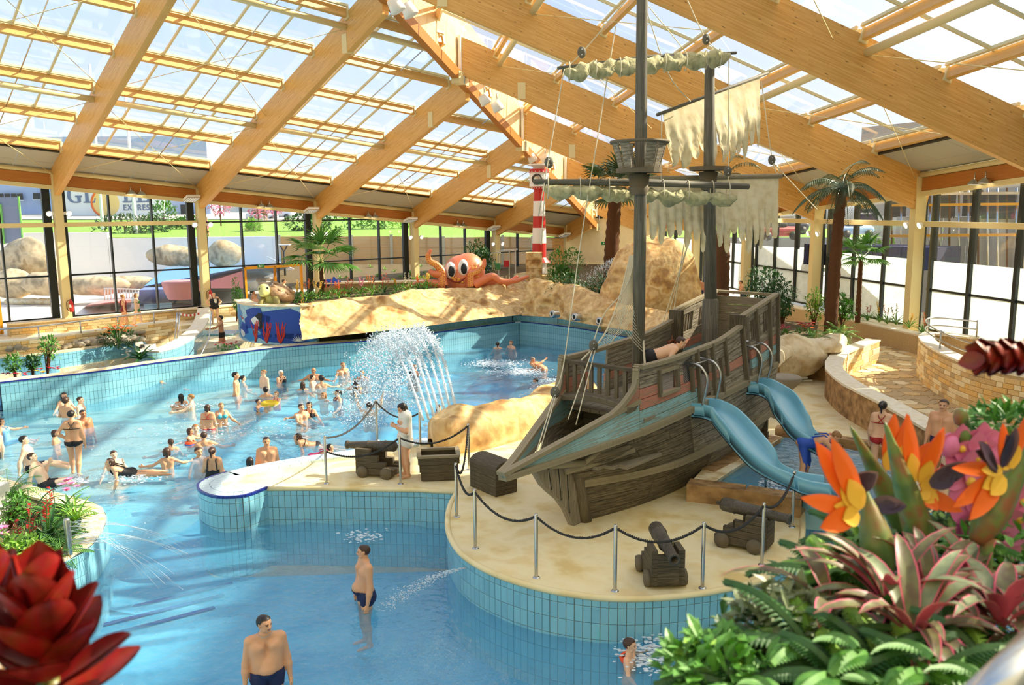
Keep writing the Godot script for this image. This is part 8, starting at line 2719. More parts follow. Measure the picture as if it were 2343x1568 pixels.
	part("flipper", tube_mesh(curve([T.call(602, 682, -0.1), T.call(596, 695, -0.3), T.call(591, 706, -0.35), T.call(590, 716, -0.35)], 5), [0.1] + range(14).map(func(i): return 0.12 - i * 0.004) + [0.02], 10, true), M.turtle_mottle, tu)
	part("flipper", tube_mesh(curve([T.call(630, 682, -0.1), T.call(634, 694, -0.35), T.call(637, 706, -0.4), T.call(640, 717, -0.4)], 5), [0.12] + range(14).map(func(i): return 0.15 - i * 0.005) + [0.02], 10, true), M.turtle_mottle, tu)
	# lighthouse
	var lp := deep(1234, 586, 45.0)
	var lh := thing("lighthouse", "red and white striped model lighthouse reaching to the ridge", "lighthouse", Vector3(lp.x, lp.y - 1.0, lp.z))
	var red := mat("gloss_red", Color8(196, 40, 36), 0.35)
	var rows := [[-0.9, 0.55, 0.46, "b"], [0.0, 0.5, 0.4, "r"], [1.0, 0.4, 0.38, "r"], [3.6, 0.38, 0.36, "w"], [6.6, 0.36, 0.33, "r"]]
	var seg := [[0.0, 1.0, 0.58, 0.4, "r"], [1.0, 3.6, 0.4, 0.385, "r"], [3.6, 6.6, 0.385, 0.37, "w"], [6.6, 8.8, 0.37, 0.345, "r"]]
	var px2y := func(y: float) -> float: return (586 - y) / 43.2 + 1.0
	var bands := [[625, 600, 0.38, 0.38, "w"], [600, 589, 0.6, 0.4, "r"], [589, 557, 0.38, 0.37, "r"], [557, 522, 0.37, 0.345, "w"], [522, 496, 0.345, 0.325, "r"], [496, 462, 0.325, 0.3, "w"], [462, 436, 0.3, 0.27, "r"], [436, 430, 0.36, 0.38, "r"], [430, 399, 0.5, 0.5, "w"], [399, 391, 0.54, 0.5, "r"], [391, 388, 0.3, 0.3, "w"], [388, 383, 0.3, 0.45, "w"], [383, 380, 0.62, 0.62, "w"]]
	for b in bands:
		var y0: float = px2y.call(b[0])
		var y1: float = px2y.call(b[1])
		part("band", lathe_mesh([Vector2(0, y0), Vector2(b[2], y0), Vector2(b[3], y1), Vector2(0, y1)], 24, false), red if b[4] == "r" else M.white_paint, lh)
	var win := mb(true)
	var wr := []
	for i in 21: wr.append(Vector3(-0.12 + cos(TAU * i / 20.0) * 0.24, px2y.call(414) + sin(TAU * i / 20.0) * 0.24, 0.5))
	tube(win, wr, 0.05, 6, false)
	build("round_window_rim", win, M.cannon_iron, lh)
	var wd := mb(true)
	ball(wd, Vector3(-0.12, px2y.call(414), 0.47), Vector3(0.22, 0.22, 0.04), 12)
	build("round_window", wd, M.steel, lh)
	for yy in [397, 433]:
		for i in 9:
			var a := PI * (i / 8.0)
			var s := mb(true)
			ball(s, Vector3(cos(a), 0, sin(a)) * (0.54 if yy == 397 else 0.38) + Vector3(0, px2y.call(yy), 0), Vector3.ONE * 0.03, 6)
			build("stud", s, M.white_paint, lh)
	var pil := thing("stone_pillar", "carved sandstone pillar in front of the lighthouse", "pillar", deep(1222, 650, 43.0))
	for i in 4:
		var s := mb()
		box(s, Vector3(0, 0.2 + i * 0.4, 0), Vector3(0.82 - 0.02 * (i % 2), 0.39, 0.7))
		build("block", s, M.rock, pil)
	var pil2 := thing("stone_pillar", "low sandstone block right of the carved pillar", "pillar", deep(1252, 655, 43.0))
	for i in 2:
		var s := mb()
		box(s, Vector3(0, 0.1 + i * 0.3, 0), Vector3(0.7, 0.29, 0.6))
		build("block", s, M.rock, pil2)
	# pebbled bar with things on it
	patchy("pebbledash", 0.2, [Color8(120, 92, 66), Color8(190, 160, 120), Color8(150, 116, 84)], 2.0, 0.9, 1.0, 96)
	var bar_ := thing("bar_counter", "pebble-dashed bar counter behind the terrace flowers", "counter", deep(800, 700, 43.0) * Vector3(1, 0, 1) + Vector3(0, 0.67, 0), 0.1)
	for e in [[0.0, 2.4, 1.9], [3.4, 4.2, 1.9]]:
		var s := mb()
		box(s, Vector3(e[0], 0.95, 0), Vector3(e[1], 1.9, 0.6))
		build("front", s, M.pebbledash, bar_)
		var s2 := mb()
		box(s2, Vector3(e[0], 1.93, 0), Vector3(e[1] + 0.2, 0.07, 0.8))
		build("top_board", s2, M.cap_stone, bar_)
	for e in [[762, 646, "blue inflatable toy on the bar counter", "blue", 0.25], [740, 652, "dark bag on the bar counter", "black", 0.2], [783, 672, "red cushion hung before the bar counter", "red", 0.3]]:
		var t := thing("poolside_bag", e[2], "bag", deep(e[0], e[1], 42.5))
		part("sack", net_mesh([[Vector3(-e[4], 0, 0), Vector3(e[4], 0, 0), 0.16, 0.14], [Vector3(0, 0, 0), Vector3(0.05, 0.2, 0), 0.14, 0.08]], 0.04, 30.0), M["cloth_" + e[3]], t)
		part("loop", tube_mesh([Vector3(-0.08, 0.12, 0.05), Vector3(0, 0.32, 0.05), Vector3(0.08, 0.12, 0.05)], 0.015, 5), M.rope_pale, t)
	var fr := thing("steel_frame", "steel tube stand hung with blue, green and red pouches by the lighthouse", "stand", deep(1145, 640, 48.0))
	for x in [-0.6, -0.1, 0.5, 0.85]: part("tube", tube_mesh(curve([Vector3(x, 0, 0), Vector3(x, 1.4 + x * 0.2, 0), Vector3(x + 0.06, 1.5 + x * 0.2, 0), Vector3(x - 0.7, 1.5 + x * 0.2, 0.1)], 4), 0.035, 6), M.steel, fr)
	for e in [[-0.6, "blue"], [-0.1, "green"], [0.4, "red"]]:
		var s := mb()
		box(s, Vector3(e[0] - 0.05, 0.75 + (0.15 if e[1] == "red" else 0.0), 0.15), Vector3(0.3, 0.36, 0.14))
		build("pouch", s, M["cloth_" + e[1]], fr)
	# yellow framed doors, exit sign, extinguishers, barrier tape
	mat("door_yellow", Color8(222, 156, 30), 0.4)
	for e in [[1.36, 1.62, "door_1"], [1.62, 1.86, "door_2"], [-0.62, -0.4, "door_3"]]:
		var dr := setting(e[2], "yellow framed glass door")
		var base := NL * -0.35
		var a := eave(true, e[0]) + base
		var b := eave(true, e[1]) + base
		for x in [a, b]: part("frame", bar_mesh(Vector3(x.x, 0.7, x.z), Vector3(x.x, 3.15, x.z), 0.12, 0.12, DL), M.door_yellow, dr)
		for y in [0.78, 3.12]: part("frame", bar_mesh(Vector3(a.x, y, a.z), Vector3(b.x, y, b.z), 0.12, 0.14), M.door_yellow, dr)
		var hd := Vector3(a.x, 1.8, a.z).lerp(Vector3(b.x, 1.8, b.z), 0.85) + NL * 0.1
		part("handle", tube_mesh([hd, hd + Vector3(0, 0.4, 0)], 0.025, 6), M.steel, dr)
	for e in [[597, 609, 46.0, "green exit sign over the yellow doors"], [1383, 557, 61.0, "green exit sign on the cream end wall"]]:
		var t := thing("exit_sign", e[3], "sign", deep(e[0], e[1], e[2]))
		var s := mb()
		box(s, Vector3.ZERO, Vector3(0.36, 0.18, 0.04) * (1.0 if e[2] < 50 else 1.3))
		build("panel", s, mat("sign_green", Color8(30, 130, 70), 0.4), t)
		var ar := mb()
		box(ar, Vector3(-0.06, 0, 0.03), Vector3(0.05, 0.1, 0.01))
		box(ar, Vector3(0.08, 0, 0.03), Vector3(0.1, 0.03, 0.01))
		tri(ar, Vector3(0.0, 0.0, 0.036), Vector3(0.05, 0.05, 0.036), Vector3(0.05, -0.05, 0.036))
		build("pictogram", ar, M.white_paint, t)
	for e in [[0, "first"], [1, "second"]]:
		var p := eave(true, e[0]) + NL * 0.42
		var t := thing("fire_extinguisher", "red fire extinguisher on the %s column of the clear glazed wall" % e[1], "extinguisher", Vector3(p.x, 1.55, p.z) + DL * 0.12, 0, "fire extinguishers")
		part("cylinder", lathe_mesh([Vector2(0, 0), Vector2(0.09, 0.01), Vector2(0.095, 0.45), Vector2(0.06, 0.54), Vector2(0.03, 0.56), Vector2(0.03, 0.62), Vector2(0, 0.62)], 14), red, t)
		part("hose", tube_mesh(curve([Vector3(0, 0.6, 0), Vector3(-0.16, 0.5, 0.05), Vector3(-0.18, 0.2, 0.05), Vector3(-0.1, 0.05, 0.05)], 5), 0.015, 6), M.slot_black, t)
		var lb := mb()
		box(lb, Vector3(0.0, 0.3, 0.09), Vector3(0.09, 0.14, 0.02))
		build("label_plate", lb, M.white_paint, t)
	var tape := thing("barrier_tape", "red and white barrier tape between ramp rail and curved wall", "tape")
	for i in 10:
		var s := mb()
		bar(s, at(412 + i * 4.4, 719 + 3 * sin(i * 0.35), 1.85), at(412 + (i + 1) * 4.4, 719 + 3 * sin((i + 1) * 0.35), 1.85), 0.01, 0.09)
		build("stripe", s, red if i % 2 else M.white_paint, tape)
	# white block at the left of the planter
	var wb := thing("white_block", "smooth white block behind the planter at the left edge", "block", at(-40, 1230, 0.62))
	var ws := mb()
	box(ws, Vector3(-0.15, 0.4, 0), Vector3(0.75, 0.85, 1.1))
	build("slab", ws, M.white_paint, wb)
	# towel and bag by the right wall
	var tw := thing("towel", "white towel heaped on the stone ledge right of the boys", "towel", at(2258, 1060, 1.0))
	part("cloth", net_mesh([[Vector3(-0.3, 0.15, 0), Vector3(0.25, 0.2, 0), 0.12, 0.14], [Vector3(-0.3, 0.1, 0.1), Vector3(-0.4, -0.1, 0.15), 0.1, 0.05], [Vector3(0.1, 0.1, 0.1), Vector3(0.15, -0.15, 0.15), 0.1, 0.06]], 0.03, 30.0), M.cloth_white, tw)
	var bg := thing("backpack", "black and white backpack on the ledge at the right edge", "bag", at(2290, 1045, 1.15))
	part("sack", net_mesh([[Vector3(-0.12, 0.1, 0), Vector3(-0.05, 0.32, 0), 0.15, 0.12], [Vector3(0.1, 0.08, 0), Vector3(0.1, 0.25, 0), 0.14, 0.11]], 0.025, 34.0), M.cloth_black, bg)
	part("pocket", net_mesh([[Vector3(-0.2, 0.08, 0.1), Vector3(-0.16, 0.25, 0.1), 0.08, 0.06]], 0.02, 40.0), M.cloth_white, bg)
	part("strap", tube_mesh(curve([Vector3(-0.05, 0.42, 0), Vector3(0.05, 0.52, 0.05), Vector3(0.15, 0.38, 0.05)], 5), 0.02, 6), M.cloth_black, bg)
	var led := setting("trim_ledge", "orange stone ledge behind the foreground flowers")
	var ls := mb()
	box(ls, at(2300, 1085, 0.8) + Vector3(0.2, 0.0, 0), Vector3(1.8, 0.8, 0.6))
	build("ledge", ls, M.rock, led)
	make_spray()
func text_mesh(txt: String, h: float, face: String, depth := 0.006) -> TextMesh:
	var tm := TextMesh.new()
	var f := SystemFont.new()
	f.font_names = PackedStringArray([face])
	f.font_weight = 700
	tm.font = f
	tm.text = txt
	tm.font_size = 32
	tm.pixel_size = h / 24.0
	tm.depth = depth
	return tm
# ---- water in the air: drops and strands
func drops(called: String, label: String, places: Array, sizes: Array) -> void:
	var mm := MultiMesh.new()
	mm.transform_format = MultiMesh.TRANSFORM_3D
	var sm := SphereMesh.new()
	sm.radius = 1.0; sm.height = 2.0; sm.radial_segments = 6; sm.rings = 4
	mm.mesh = sm
	mm.instance_count = places.size()
	for i in places.size(): mm.set_instance_transform(i, Transform3D(Basis().scaled(sizes[i]), places[i]))
	var o := MultiMeshInstance3D.new()
	o.name = numbered(called)
	o.multimesh = mm
	o.material_override = M.spray_white
	add_child(o)
	tag(o, label, "spray", "", "stuff")
func make_spray() -> void:
	var m := mat("spray_white", Color8(240, 248, 252), 0.3)
	m.backlight_enabled = true
	m.backlight = Color(0.7, 0.75, 0.8)
	var q := RandomNumberGenerator.new()
	q.seed = 15
	var pl := []
	var sz := []
	for j in 7:
		var a := at(968 + j * 13, 962 - j * 2, 1.3)
		var b := at(800 + j * 22, 955 - j * 3, 0.0)
		var top := 3.1 + 0.12 * (j % 3)
		for i in 1100:
			var f := pow(q.randf(), 0.85)
			var p := a.lerp(b, f)
			p.y = lerpf(a.y, b.y, f) + (top - 0.6) * 4.0 * f * (1.0 - f) * 0.85
			var spread := 0.03 + 0.5 * f * f
			p += Vector3(q.randfn(), q.randfn(), q.randfn()) * spread * 0.6
			if p.y < 0.02: p.y = q.randf() * 0.2
			pl.append(p)
			sz.append(Vector3.ONE * q.randf_range(0.006, 0.017) * (1.0 + 0.7 * f))
	for i in 900:
		var p := at(q.randf_range(780, 905), q.randf_range(935, 985), 0.05)
		p.y += absf(q.randfn()) * 0.25
		pl.append(p); sz.append(Vector3.ONE * q.randf_range(0.006, 0.02))
	drops("fountain_spray", "arching white spray fountain from the rock border into the wave pool", pl, sz)
	for j in 7:
		var a := at(968 + j * 13, 962 - j * 2, 1.3)
		var b := at(800 + j * 22, 955 - j * 3, 0.0)
		var pts := []
		for i in 8:
			var f := i / 16.0
			pts.append(a.lerp(b, f) + Vector3(0, (2.5 + 0.12 * (j % 3)) * 3.4 * f * (1.0 - f), 0))
		tag(part("water_jet", tube_mesh(pts, [0.035, 0.032, 0.03, 0.026, 0.022, 0.018, 0.014, 0.01], 6), M.spray_white), "white water jet leaving the rock border, number %d from the left" % (j + 1), "water jet", "jets of the spray fountain")
	# foam on the deep end and ripples of white water
	var fp := []
	var fz := []
	for e in [[1135, 834, 60, 8, 900], [1185, 853, 55, 9, 900], [1265, 880, 35, 12, 700], [430, 930, 60, 6, 120], [550, 985, 200, 30, 260], [180, 1100, 20, 10, 160], [300, 1095, 60, 12, 160], [1480, 1500, 60, 40, 260], [830, 1230, 50, 12, 90], [1780, 1110, 60, 12, 220]]:
		for i in e[4]:
			var p := at(e[0] + q.randfn() * e[2] * 0.5, e[1] + q.randfn() * e[3] * 0.5, 0.1 if e[0] != 1780 else 0.84)
			p.y += q.randf() * 0.06
			fp.append(p); fz.append(Vector3(1.8, 0.5, 1.0) * q.randf_range(0.008, 0.024))
	drops("foam_flecks", "white foam flecks on the wave crests and churned water", fp, fz)
	# spray post on the planter, wall jet, mound spray
	var sp_ := thing("spray_post", "steel spray post on the planter rim shooting thin jets", "post", at(160, 1272, DECK))
	part("post", lathe_mesh([Vector2(0.05, 0), Vector2(0.05, 0.6), Vector2(0.04, 0.63), Vector2(0, 0.63)], 14), M.steel, sp_)
	part("foot", tube_mesh([Vector3(-0.14, 0.03, 0.05), Vector3(0, 0.03, 0)], 0.025, 8), M.steel, sp_)
	for i in 14:
		var a := Vector3(0.05, 0.12 + (i % 7) * 0.075, 0)
		var dirx := Vector3(0.95, 0.25 - 0.05 * (i % 4), -0.55 + i * 0.085).normalized()
		var pts := []
		for k in 10: pts.append(a + dirx * (k * 0.2) + Vector3(0, -0.06 * k * k * 0.2 * 0.9, 0))
		part("thin_jet", tube_mesh(pts, [0.005, 0.005, 0.0045, 0.004, 0.004, 0.0035, 0.003, 0.003, 0.0025, 0.002], 4), M.spray_white, sp_)
	var a2 := at(1086, 1297, 0.5)
	var b2 := at(880, 1398, 0.0)
	var jp := []
	var js := []
	for i in 700:
		var f := q.randf()
		var p := a2.lerp(b2, f)
		p.y = lerpf(0.5, 0.0, f * f) + 0.05 * f
		p += Vector3(q.randfn(), q.randfn() * 0.7, q.randfn()) * 0.09 * f
		jp.append(p); js.append(Vector3(1.6, 0.7, 1.0) * q.randf_range(0.004, 0.009))
	drops("wall_jet_spray", "thin water jet shooting left from the island wall", jp, js)
	var nz := thing("jet_nozzle", "round white nozzle in the island wall", "nozzle", a2 + Vector3(-0.02, 0, 0.02))
	part("rim", lathe_mesh([Vector2(0.0, 0.02), Vector2(0.03, 0.03), Vector2(0.06, 0.015), Vector2(0.065, -0.03)], 12), M.white_paint, nz, Transform3D(Basis(Vector3(0, 0, 1), 1.1), Vector3.ZERO))
	part("bore", lathe_mesh([Vector2(0.0, 0.032), Vector2(0.02, 0.033)], 10), M.slot_black, nz, Transform3D(Basis(Vector3(0, 0, 1), 1.1), Vector3.ZERO))
	var mp := []
	var ms := []
	for i in 1500:
		var f := q.randf()
		var w := q.randf()
		var p := deep(lerpf(1405, lerpf(1275, 1400, w), f), lerpf(598, lerpf(668, 770, w), pow(f, 1.5)), 37.5)
		p += Vector3(q.randfn(), q.randfn(), q.randfn()) * 0.07
		mp.append(p); ms.append(Vector3(0.8, 2.6, 0.8) * q.randf_range(0.004, 0.011))
	drops("mound_spray", "fine spray falling from the golden mound's top over the shrubs", mp, ms)

# ---- the world outside the glass
func make_outside() -> void:
	var g := setting("ground", "paved and planted ground outside the hall")
	var s := mb()
	# west terrace level, right up to a white retaining wall; higher lawn and road behind
	extrude(s, PackedVector2Array([eave_xz(true, -4), eave_xz(true, 6), Vector2(2, -90), Vector2(-70, -90), Vector2(-90, -20)]), -1.0, 0.62)
	build("terrace_paving", s, M.outdoor_paving, g)
	var s2 := mb()
	extrude(s2, PackedVector2Array([eave_xz(false, -4), Vector2(80, 10), Vector2(80, -120), Vector2(8, -120), eave_xz(false, 5)]), -1.0, 0.6)
	build("east_ground", s2, M.asphalt, g)
	var A := at(-300, 545, 0.0)
	var W0 := deep(-250, 536, 60.0)
	var W1 := deep(640, 540, 60.0)
	var W2 := deep(1300, 545, 62.0)
	var W3 := deep(1500, 545, 75.0)
	# lawn slope rising to the road
	var lawn := mb()
	var far0 := deep(-400, 492, 120.0); var far1 := deep(640, 492, 120.0); var far2 := deep(1600, 478, 130.0)
	quad(lawn, W0 + Vector3(-20, -0.1, 0), W1 + Vector3(0, -0.1, 0), far1, far0)
	quad(lawn, W1 + Vector3(0, -0.1, 0), W3 + Vector3(20, -0.1, 0), far2, far1)
	build("lawn_slope", lawn, M.lawn, g)
	var road := mb()
	hexa(road, [deep(-300, 503, 98), deep(700, 503, 98), deep(700, 487, 118), deep(-300, 487, 118), deep(-300, 502, 98), deep(700, 502, 98), deep(700, 486.5, 118), deep(-300, 486.5, 118)], 4)
	hexa(road, [deep(600, 512, 90), deep(1500, 560, 70), deep(1500, 500, 110), deep(600, 495, 108), deep(600, 511, 90), deep(1500, 540, 72), deep(1500, 499, 110), deep(600, 494, 108)], 4)
	build("road_surface", road, M.asphalt, g)
	var wall := setting("wall_garden", "white retaining wall of the outdoor pool garden")
	var ws := mb()
	for e in [[W0, deep(248, 531, 60.0), 0.0], [deep(250, 545, 60.0), W1, 0.0]]:
		var a: Vector3 = e[0]
		var b: Vector3 = e[1]
		bar(ws, Vector3(a.x, a.y * 0.5, a.z), Vector3(b.x, b.y * 0.5, b.z), 0.4, a.y)
	build("wall_face", ws, M.white_paint, wall)
	# timber fence with grey posts
	var fence := thing("timber_fence", "long horizontal board timber fence above the soil bank", "fence")
	var fp := [[640, 541, 59.0], [805, 541, 59.5], [896, 540, 60.0], [1015, 544, 60.5], [1150, 541, 61.0], [1218, 543, 61.5], [1300, 546, 62.0]]
	for i in fp.size() - 1:
		var a := deep(fp[i][0], fp[i][1], fp[i][2])
		var b := deep(fp[i + 1][0], fp[i + 1][1], fp[i + 1][2])
		for r in 8:
			piece("board", bar_mesh(a + Vector3(0, -0.13 - r * 0.245, 0), b + Vector3(0, -0.13 - r * 0.245, 0), 0.06, 0.235), M.fence_wood, fence)
		piece("post", bar_mesh(a + Vector3(0, 0.1, 0.1), a + Vector3(0, -2.1, 0.1), 0.3, 0.2, Vector3.RIGHT), M.steel, fence)
	var soil := mb()
	quad(soil, deep(640, 605, 58.5), deep(1400, 605, 62), deep(1400, 655, 52), deep(640, 655, 50))
	build("soil_bank", soil, M.soil, g)
	var q := RandomNumberGenerator.new()
	q.seed = 31
	for i in 40:
		var t := q.randf()
		var p := deep(lerpf(725, 1010, q.randf()), lerpf(612, 645, t), lerpf(58, 52, t))
		var b := mb(false)
		for k in 10: blade(b, p, dir_of(q.randf() * TAU, q.randf_range(0.3, 1.3)), 0.3, 0.07, 0.6, 2)
		var o := build("seedling", b, M.leaf_fresh, g)
		o.set_meta("kind", "stuff")
	# garden rocks
	for e in [[60, 600, 54.0, 1.9, 1.5, "tall brown garden rock at the far left outside", 1], [110, 650, 52.0, 1.6, 0.8, "low brown garden rock below the tall one", 2], [30, 650, 53.0, 1.6, 0.9, "brown rock at the left edge outside", 7], [390, 585, 56.0, 1.5, 0.7, "long grey garden rock before the white wall", 3], [430, 590, 55.5, 1.2, 0.6, "grey rock right of the long one", 8], [515, 580, 55.0, 1.2, 0.85, "pointed grey garden rock right of the second column", 4], [215, 655, 52.0, 2.2, 0.6, "dark low rock band outside the middle bay", 5], [300, 650, 53.0, 1.8, 0.5, "dark low rock beside the blue slide hill", 6]]:
		var o := boulder("garden_rock", M.rock_grey, deep(e[0], e[1], e[2]), Vector3(e[3], e[4], 0.8), 600 + e[6], 0.12, 22)
		tag(o, e[5], "rock", "rocks in the outdoor garden")
	for i in 9:
		var p := at(28 + (i % 5) * 22, 690 - (i / 5) * 22, 0.8)
		var o := boulder("garden_stone", M.rock_pale, p, Vector3(0.5, 0.22, 0.35), 640 + i, 0.15, 12)
		tag(o, "pale flat stone heaped below the tall brown garden rock", "stone", "flat stones outside")
	# childrens' pool hill: blue mosaic slope, pink walls
	mat("mosaic_pink", Color8(224, 150, 150), 0.7); mat("mosaic_blue", Color8(110, 132, 206), 0.6)
	patchy("mosaic_speckle", 0.3, [Color8(70, 120, 190), Color8(150, 200, 230)], 1.0, 0.6, 0.0, 98)
	var kid := thing("childrens_pool", "outdoor children's pool with blue mosaic slope and pink walls", "pool", Vector3.ZERO)
	var ks := mb()
	hexa(ks, [at(330, 665, 0.6), at(540, 660, 0.6), at(560, 640, 0.6), at(360, 640, 0.6), deep(330, 655, 50), deep(560, 612, 50), deep(660, 612, 52), deep(380, 612, 52)], 2)
	build("mosaic_slope", ks, M.mosaic_speckle, kid)
	var kb := mb()
	hexa(kb, [at(315, 700, 0.6), at(450, 694, 0.6), at(450, 672, 0.6), at(330, 680, 0.6), deep(318, 664, 48), deep(450, 660, 48), deep(450, 655, 49), deep(330, 658, 49)], 2)
	build("blue_wall", kb, M.mosaic_blue, kid)
	part("pink_drum", lathe_mesh([Vector2(0.75, 0.0), Vector2(0.98, 0.6), Vector2(1.05, 0.95), Vector2(0.9, 1.0), Vector2(0.0, 0.95)], 20), M.mosaic_pink, kid, Transform3D(Basis(), deep(418, 684, 47)))
	var kp := mb()
	hexa(kp, [at(190, 705, 0.6), at(300, 700, 0.6), at(300, 692, 0.6), at(210, 696, 0.6), deep(200, 698, 46), deep(300, 686, 46), deep(300, 683, 46.5), deep(225, 688, 46.5)], 2)
	hexa(kp, [deep(478, 660, 50), deep(560, 660, 50), deep(560, 655, 51), deep(478, 655, 51), deep(478, 645, 50), deep(556, 620, 50), deep(556, 618, 51), deep(478, 640, 51)], 2)
	build("pink_wall", kp, M.mosaic_pink, kid)
	for i in 3:
		var st := mb()
		bar(st, at(330, 708 - i * 5, 0.7 + i * 0.1), at(392, 704 - i * 5, 0.7 + i * 0.1), 0.4, 0.1)
		build("blue_step", st, M.tile_1, kid)
	var rl := thing("garden_railing", "white bar railing beside the children's pool", "railing")
	for i in 12: part("bar", tube_mesh([deep(240 + i * 7, 687 - i * 0.6, 47), deep(240 + i * 7, 660 + i * 0.3, 47)], 0.03, 5), M.white_paint, rl)
	part("top_rail", tube_mesh([deep(238, 660, 47), deep(320, 663, 47)], 0.035, 6), M.white_paint, rl)
	var rl2 := thing("garden_railing", "white stair railing by the exit door outside", "railing")
	for i in 14: part("bar", tube_mesh([deep(613 + i * 4.2, 607 + i * 2.0, 56), deep(613 + i * 4.2, 588 + i * 2.0, 56)], 0.03, 4), M.white_paint, rl2)
	part("top_rail", tube_mesh([deep(610, 587, 56), deep(672, 616, 56)], 0.035, 6), M.white_paint, rl2)
	for i in 6:
		var st := mb()
		bar(st, deep(595 + i * 5, 640 + i * 8, 55 - i * 0.6), deep(640 + i * 5, 640 + i * 8, 55 - i * 0.6), 0.8, 0.2)
		piece("stair_step", bar_mesh(deep(590 + i * 4, 640 + i * 8, 55 - i * 0.6), deep(655 + i * 3, 640 + i * 8, 55 - i * 0.6), 0.8, 0.22), M.outdoor_paving, g)
	var lampp := thing("garden_lamp", "forked garden lamp post outside the third bay", "lamp post", deep(654, 660, 54.0))
	part("post", tube_mesh([Vector3(0, -0.5, 0), Vector3(0, 2.35, 0)], 0.07, 8), M.frame_dark, lampp)
	for x in [-1.0, 1.0]: part("arm", tube_mesh([Vector3(0, 2.3, 0), Vector3(x * 0.22, 2.7, 0)], 0.04, 6), M.frame_dark, lampp)
	part("shade", bar_mesh(Vector3(-0.4, 2.75, 0), Vector3(0.4, 2.75, 0), 0.5, 0.05), M.white_paint, lampp)
	# blue grey works building with a white billboard
	mat("facade_blue", Color8(172, 190, 224), 0.8); mat("letter_grey", Color8(104, 120, 150), 0.6)
	var bd := thing("works_building", "blue grey building with small windows beyond the garden", "building", Vector3.ZERO)
	var D := 112.0
	var fs := mb()
	var bl := deep(-350, 500, D); var br := deep(480, 500, D)
	bar(fs, Vector3(bl.x, 9.0, bl.z - 3), Vector3(br.x, 9.0, br.z - 3), 5.0, 14.0)
	build("facade", fs, M.facade_blue, bd)
	for e in [[2, 450, 7.0], [17, 450, 7.0], [32, 450, 7.0], [46, 450, 7.0], [82, 449, 7.0], [96, 449, 7.0], [420, 485, 9.0], [432, 485, 9.0]]:
		var o := deep(e[0], e[1], D - 0.6)
		var w := mb()
		box(w, o, Vector3(0.7, 0.8 if e[0] < 200 else 1.9, 0.12))
		var wi := build("window", w, M.slot_black, bd)
		var fr := mb()
		box(fr, o + Vector3(0, -0.5 if e[0] < 200 else -1.0, 0.05), Vector3(0.8, 0.1, 0.2))
		build("sill", fr, M.white_paint, wi)
	var bb := thing("billboard", "big white wall sign with grey letters and an orange globe", "sign", deep(255, 492, D - 4.0))
	var bs := mb()
	box(bs, Vector3(0.3, 1.2, 0), Vector3(13.0, 9.0, 0.3))
	build("board", bs, M.white_paint, bb)
	for e in [["GL", -3.55, 2.45, 2.0, "Droid Serif"], ["BE", 3.3, 2.45, 2.0, "Droid Serif"], ["EXPRESS", 3.6, 0.9, 0.75, "Droid Sans"]]: part("lettering", text_mesh(e[0], e[2 + 1], e[4], 0.05), M.letter_grey, bb, Transform3D(Basis(), Vector3(e[1], e[2], 0.2)))
	part("globe_disc", lathe_mesh([Vector2(0, 0.08), Vector2(1.7, 0.06), Vector2(1.75, 0.0)], 28, false), mat("globe_yellow", Color8(250, 214, 130), 0.6), bb, Transform3D(Basis(Vector3.RIGHT, PI / 2), Vector3(-0.55, 1.5, 0.16)))
	var ring := []
	for i in 15: ring.append(Vector3(-0.55 + cos(PI * 0.6 + PI * 0.9 * i / 14.0) * 1.72, 1.5 + sin(PI * 0.6 + PI * 0.9 * i / 14.0) * 1.72, 0.25))
	part("globe_rim", tube_mesh(ring, 0.12, 6), M.petal_orange, bb)
	# fog-white villa, cars, trees on the far side
	var vl := thing("white_house", "white house with tall windows beyond the parked cars", "building", deep(560, 492, 125.0))
	for e in [[-5.0, 2.0, 9.0, 5.0], [4.0, 1.2, 9.0, 3.4]]:
		var hs := mb()
		box(hs, Vector3(e[0], e[1], -2), Vector3(e[2], e[3], 5))
		build("wall", hs, M.white_paint, vl)
	for x in [-7.5, -5.5, -3.5, 2.5, 5.0]:
		var w := mb()
		box(w, Vector3(x, 1.6, 0.55), Vector3(1.3, 1.8, 0.1))
		build("window", w, M.letter_grey, vl)
	var rf := mb()
	box(rf, Vector3(-5, 4.7, -2), Vector3(9.6, 0.4, 5.6))
	build("roof", rf, M.letter_grey, vl)
	for e in [[600, 497, 100.0, 0.2, "silver car parked beyond the lawn", Color8(190, 196, 204)], [640, 491, 104.0, -0.2, "white car parked at the right of the silver one", Color8(226, 230, 232)], [1778, 532, 62.0, 0.3, "red car parked outside the frosted windows", Color8(150, 40, 46)], [1800, 520, 66.0, 0.2, "dark car parked behind the red one outside", Color8(60, 66, 76)], [1955, 528, 70.0, 0.3, "pale blue car outside behind the tall palm", Color8(140, 170, 206)]]:
		var c := thing("car", e[4], "car", deep(e[0], e[1], e[2]), e[3], "parked cars outside")
		var paint := mat("paint_%d" % int(e[0]), e[5], 0.3)
		part("body", net_mesh([[Vector3(-1.5, 0.1, 0), Vector3(1.5, 0.05, 0), 0.42, 0.38], [Vector3(-1.4, 0.1, -0.6), Vector3(1.4, 0.05, -0.6), 0.4, 0.36]], 0.12, 14.0), paint, c)
		part("cabin", net_mesh([[Vector3(-0.9, 0.55, 0), Vector3(0.5, 0.55, 0), 0.32, 0.3], [Vector3(-0.9, 0.55, -0.5), Vector3(0.5, 0.55, -0.5), 0.32, 0.3]], 0.12, 14.0), M.slot_black, c)
		for x in [-1.1, 1.1]: part("wheel", lathe_mesh([Vector2(0, -0.1), Vector2(0.32, -0.1), Vector2(0.32, 0.1), Vector2(0, 0.1)], 14), M.slot_black, c, Transform3D(Basis(Vector3.RIGHT, PI / 2), Vector3(x, -0.25, 0.45)))
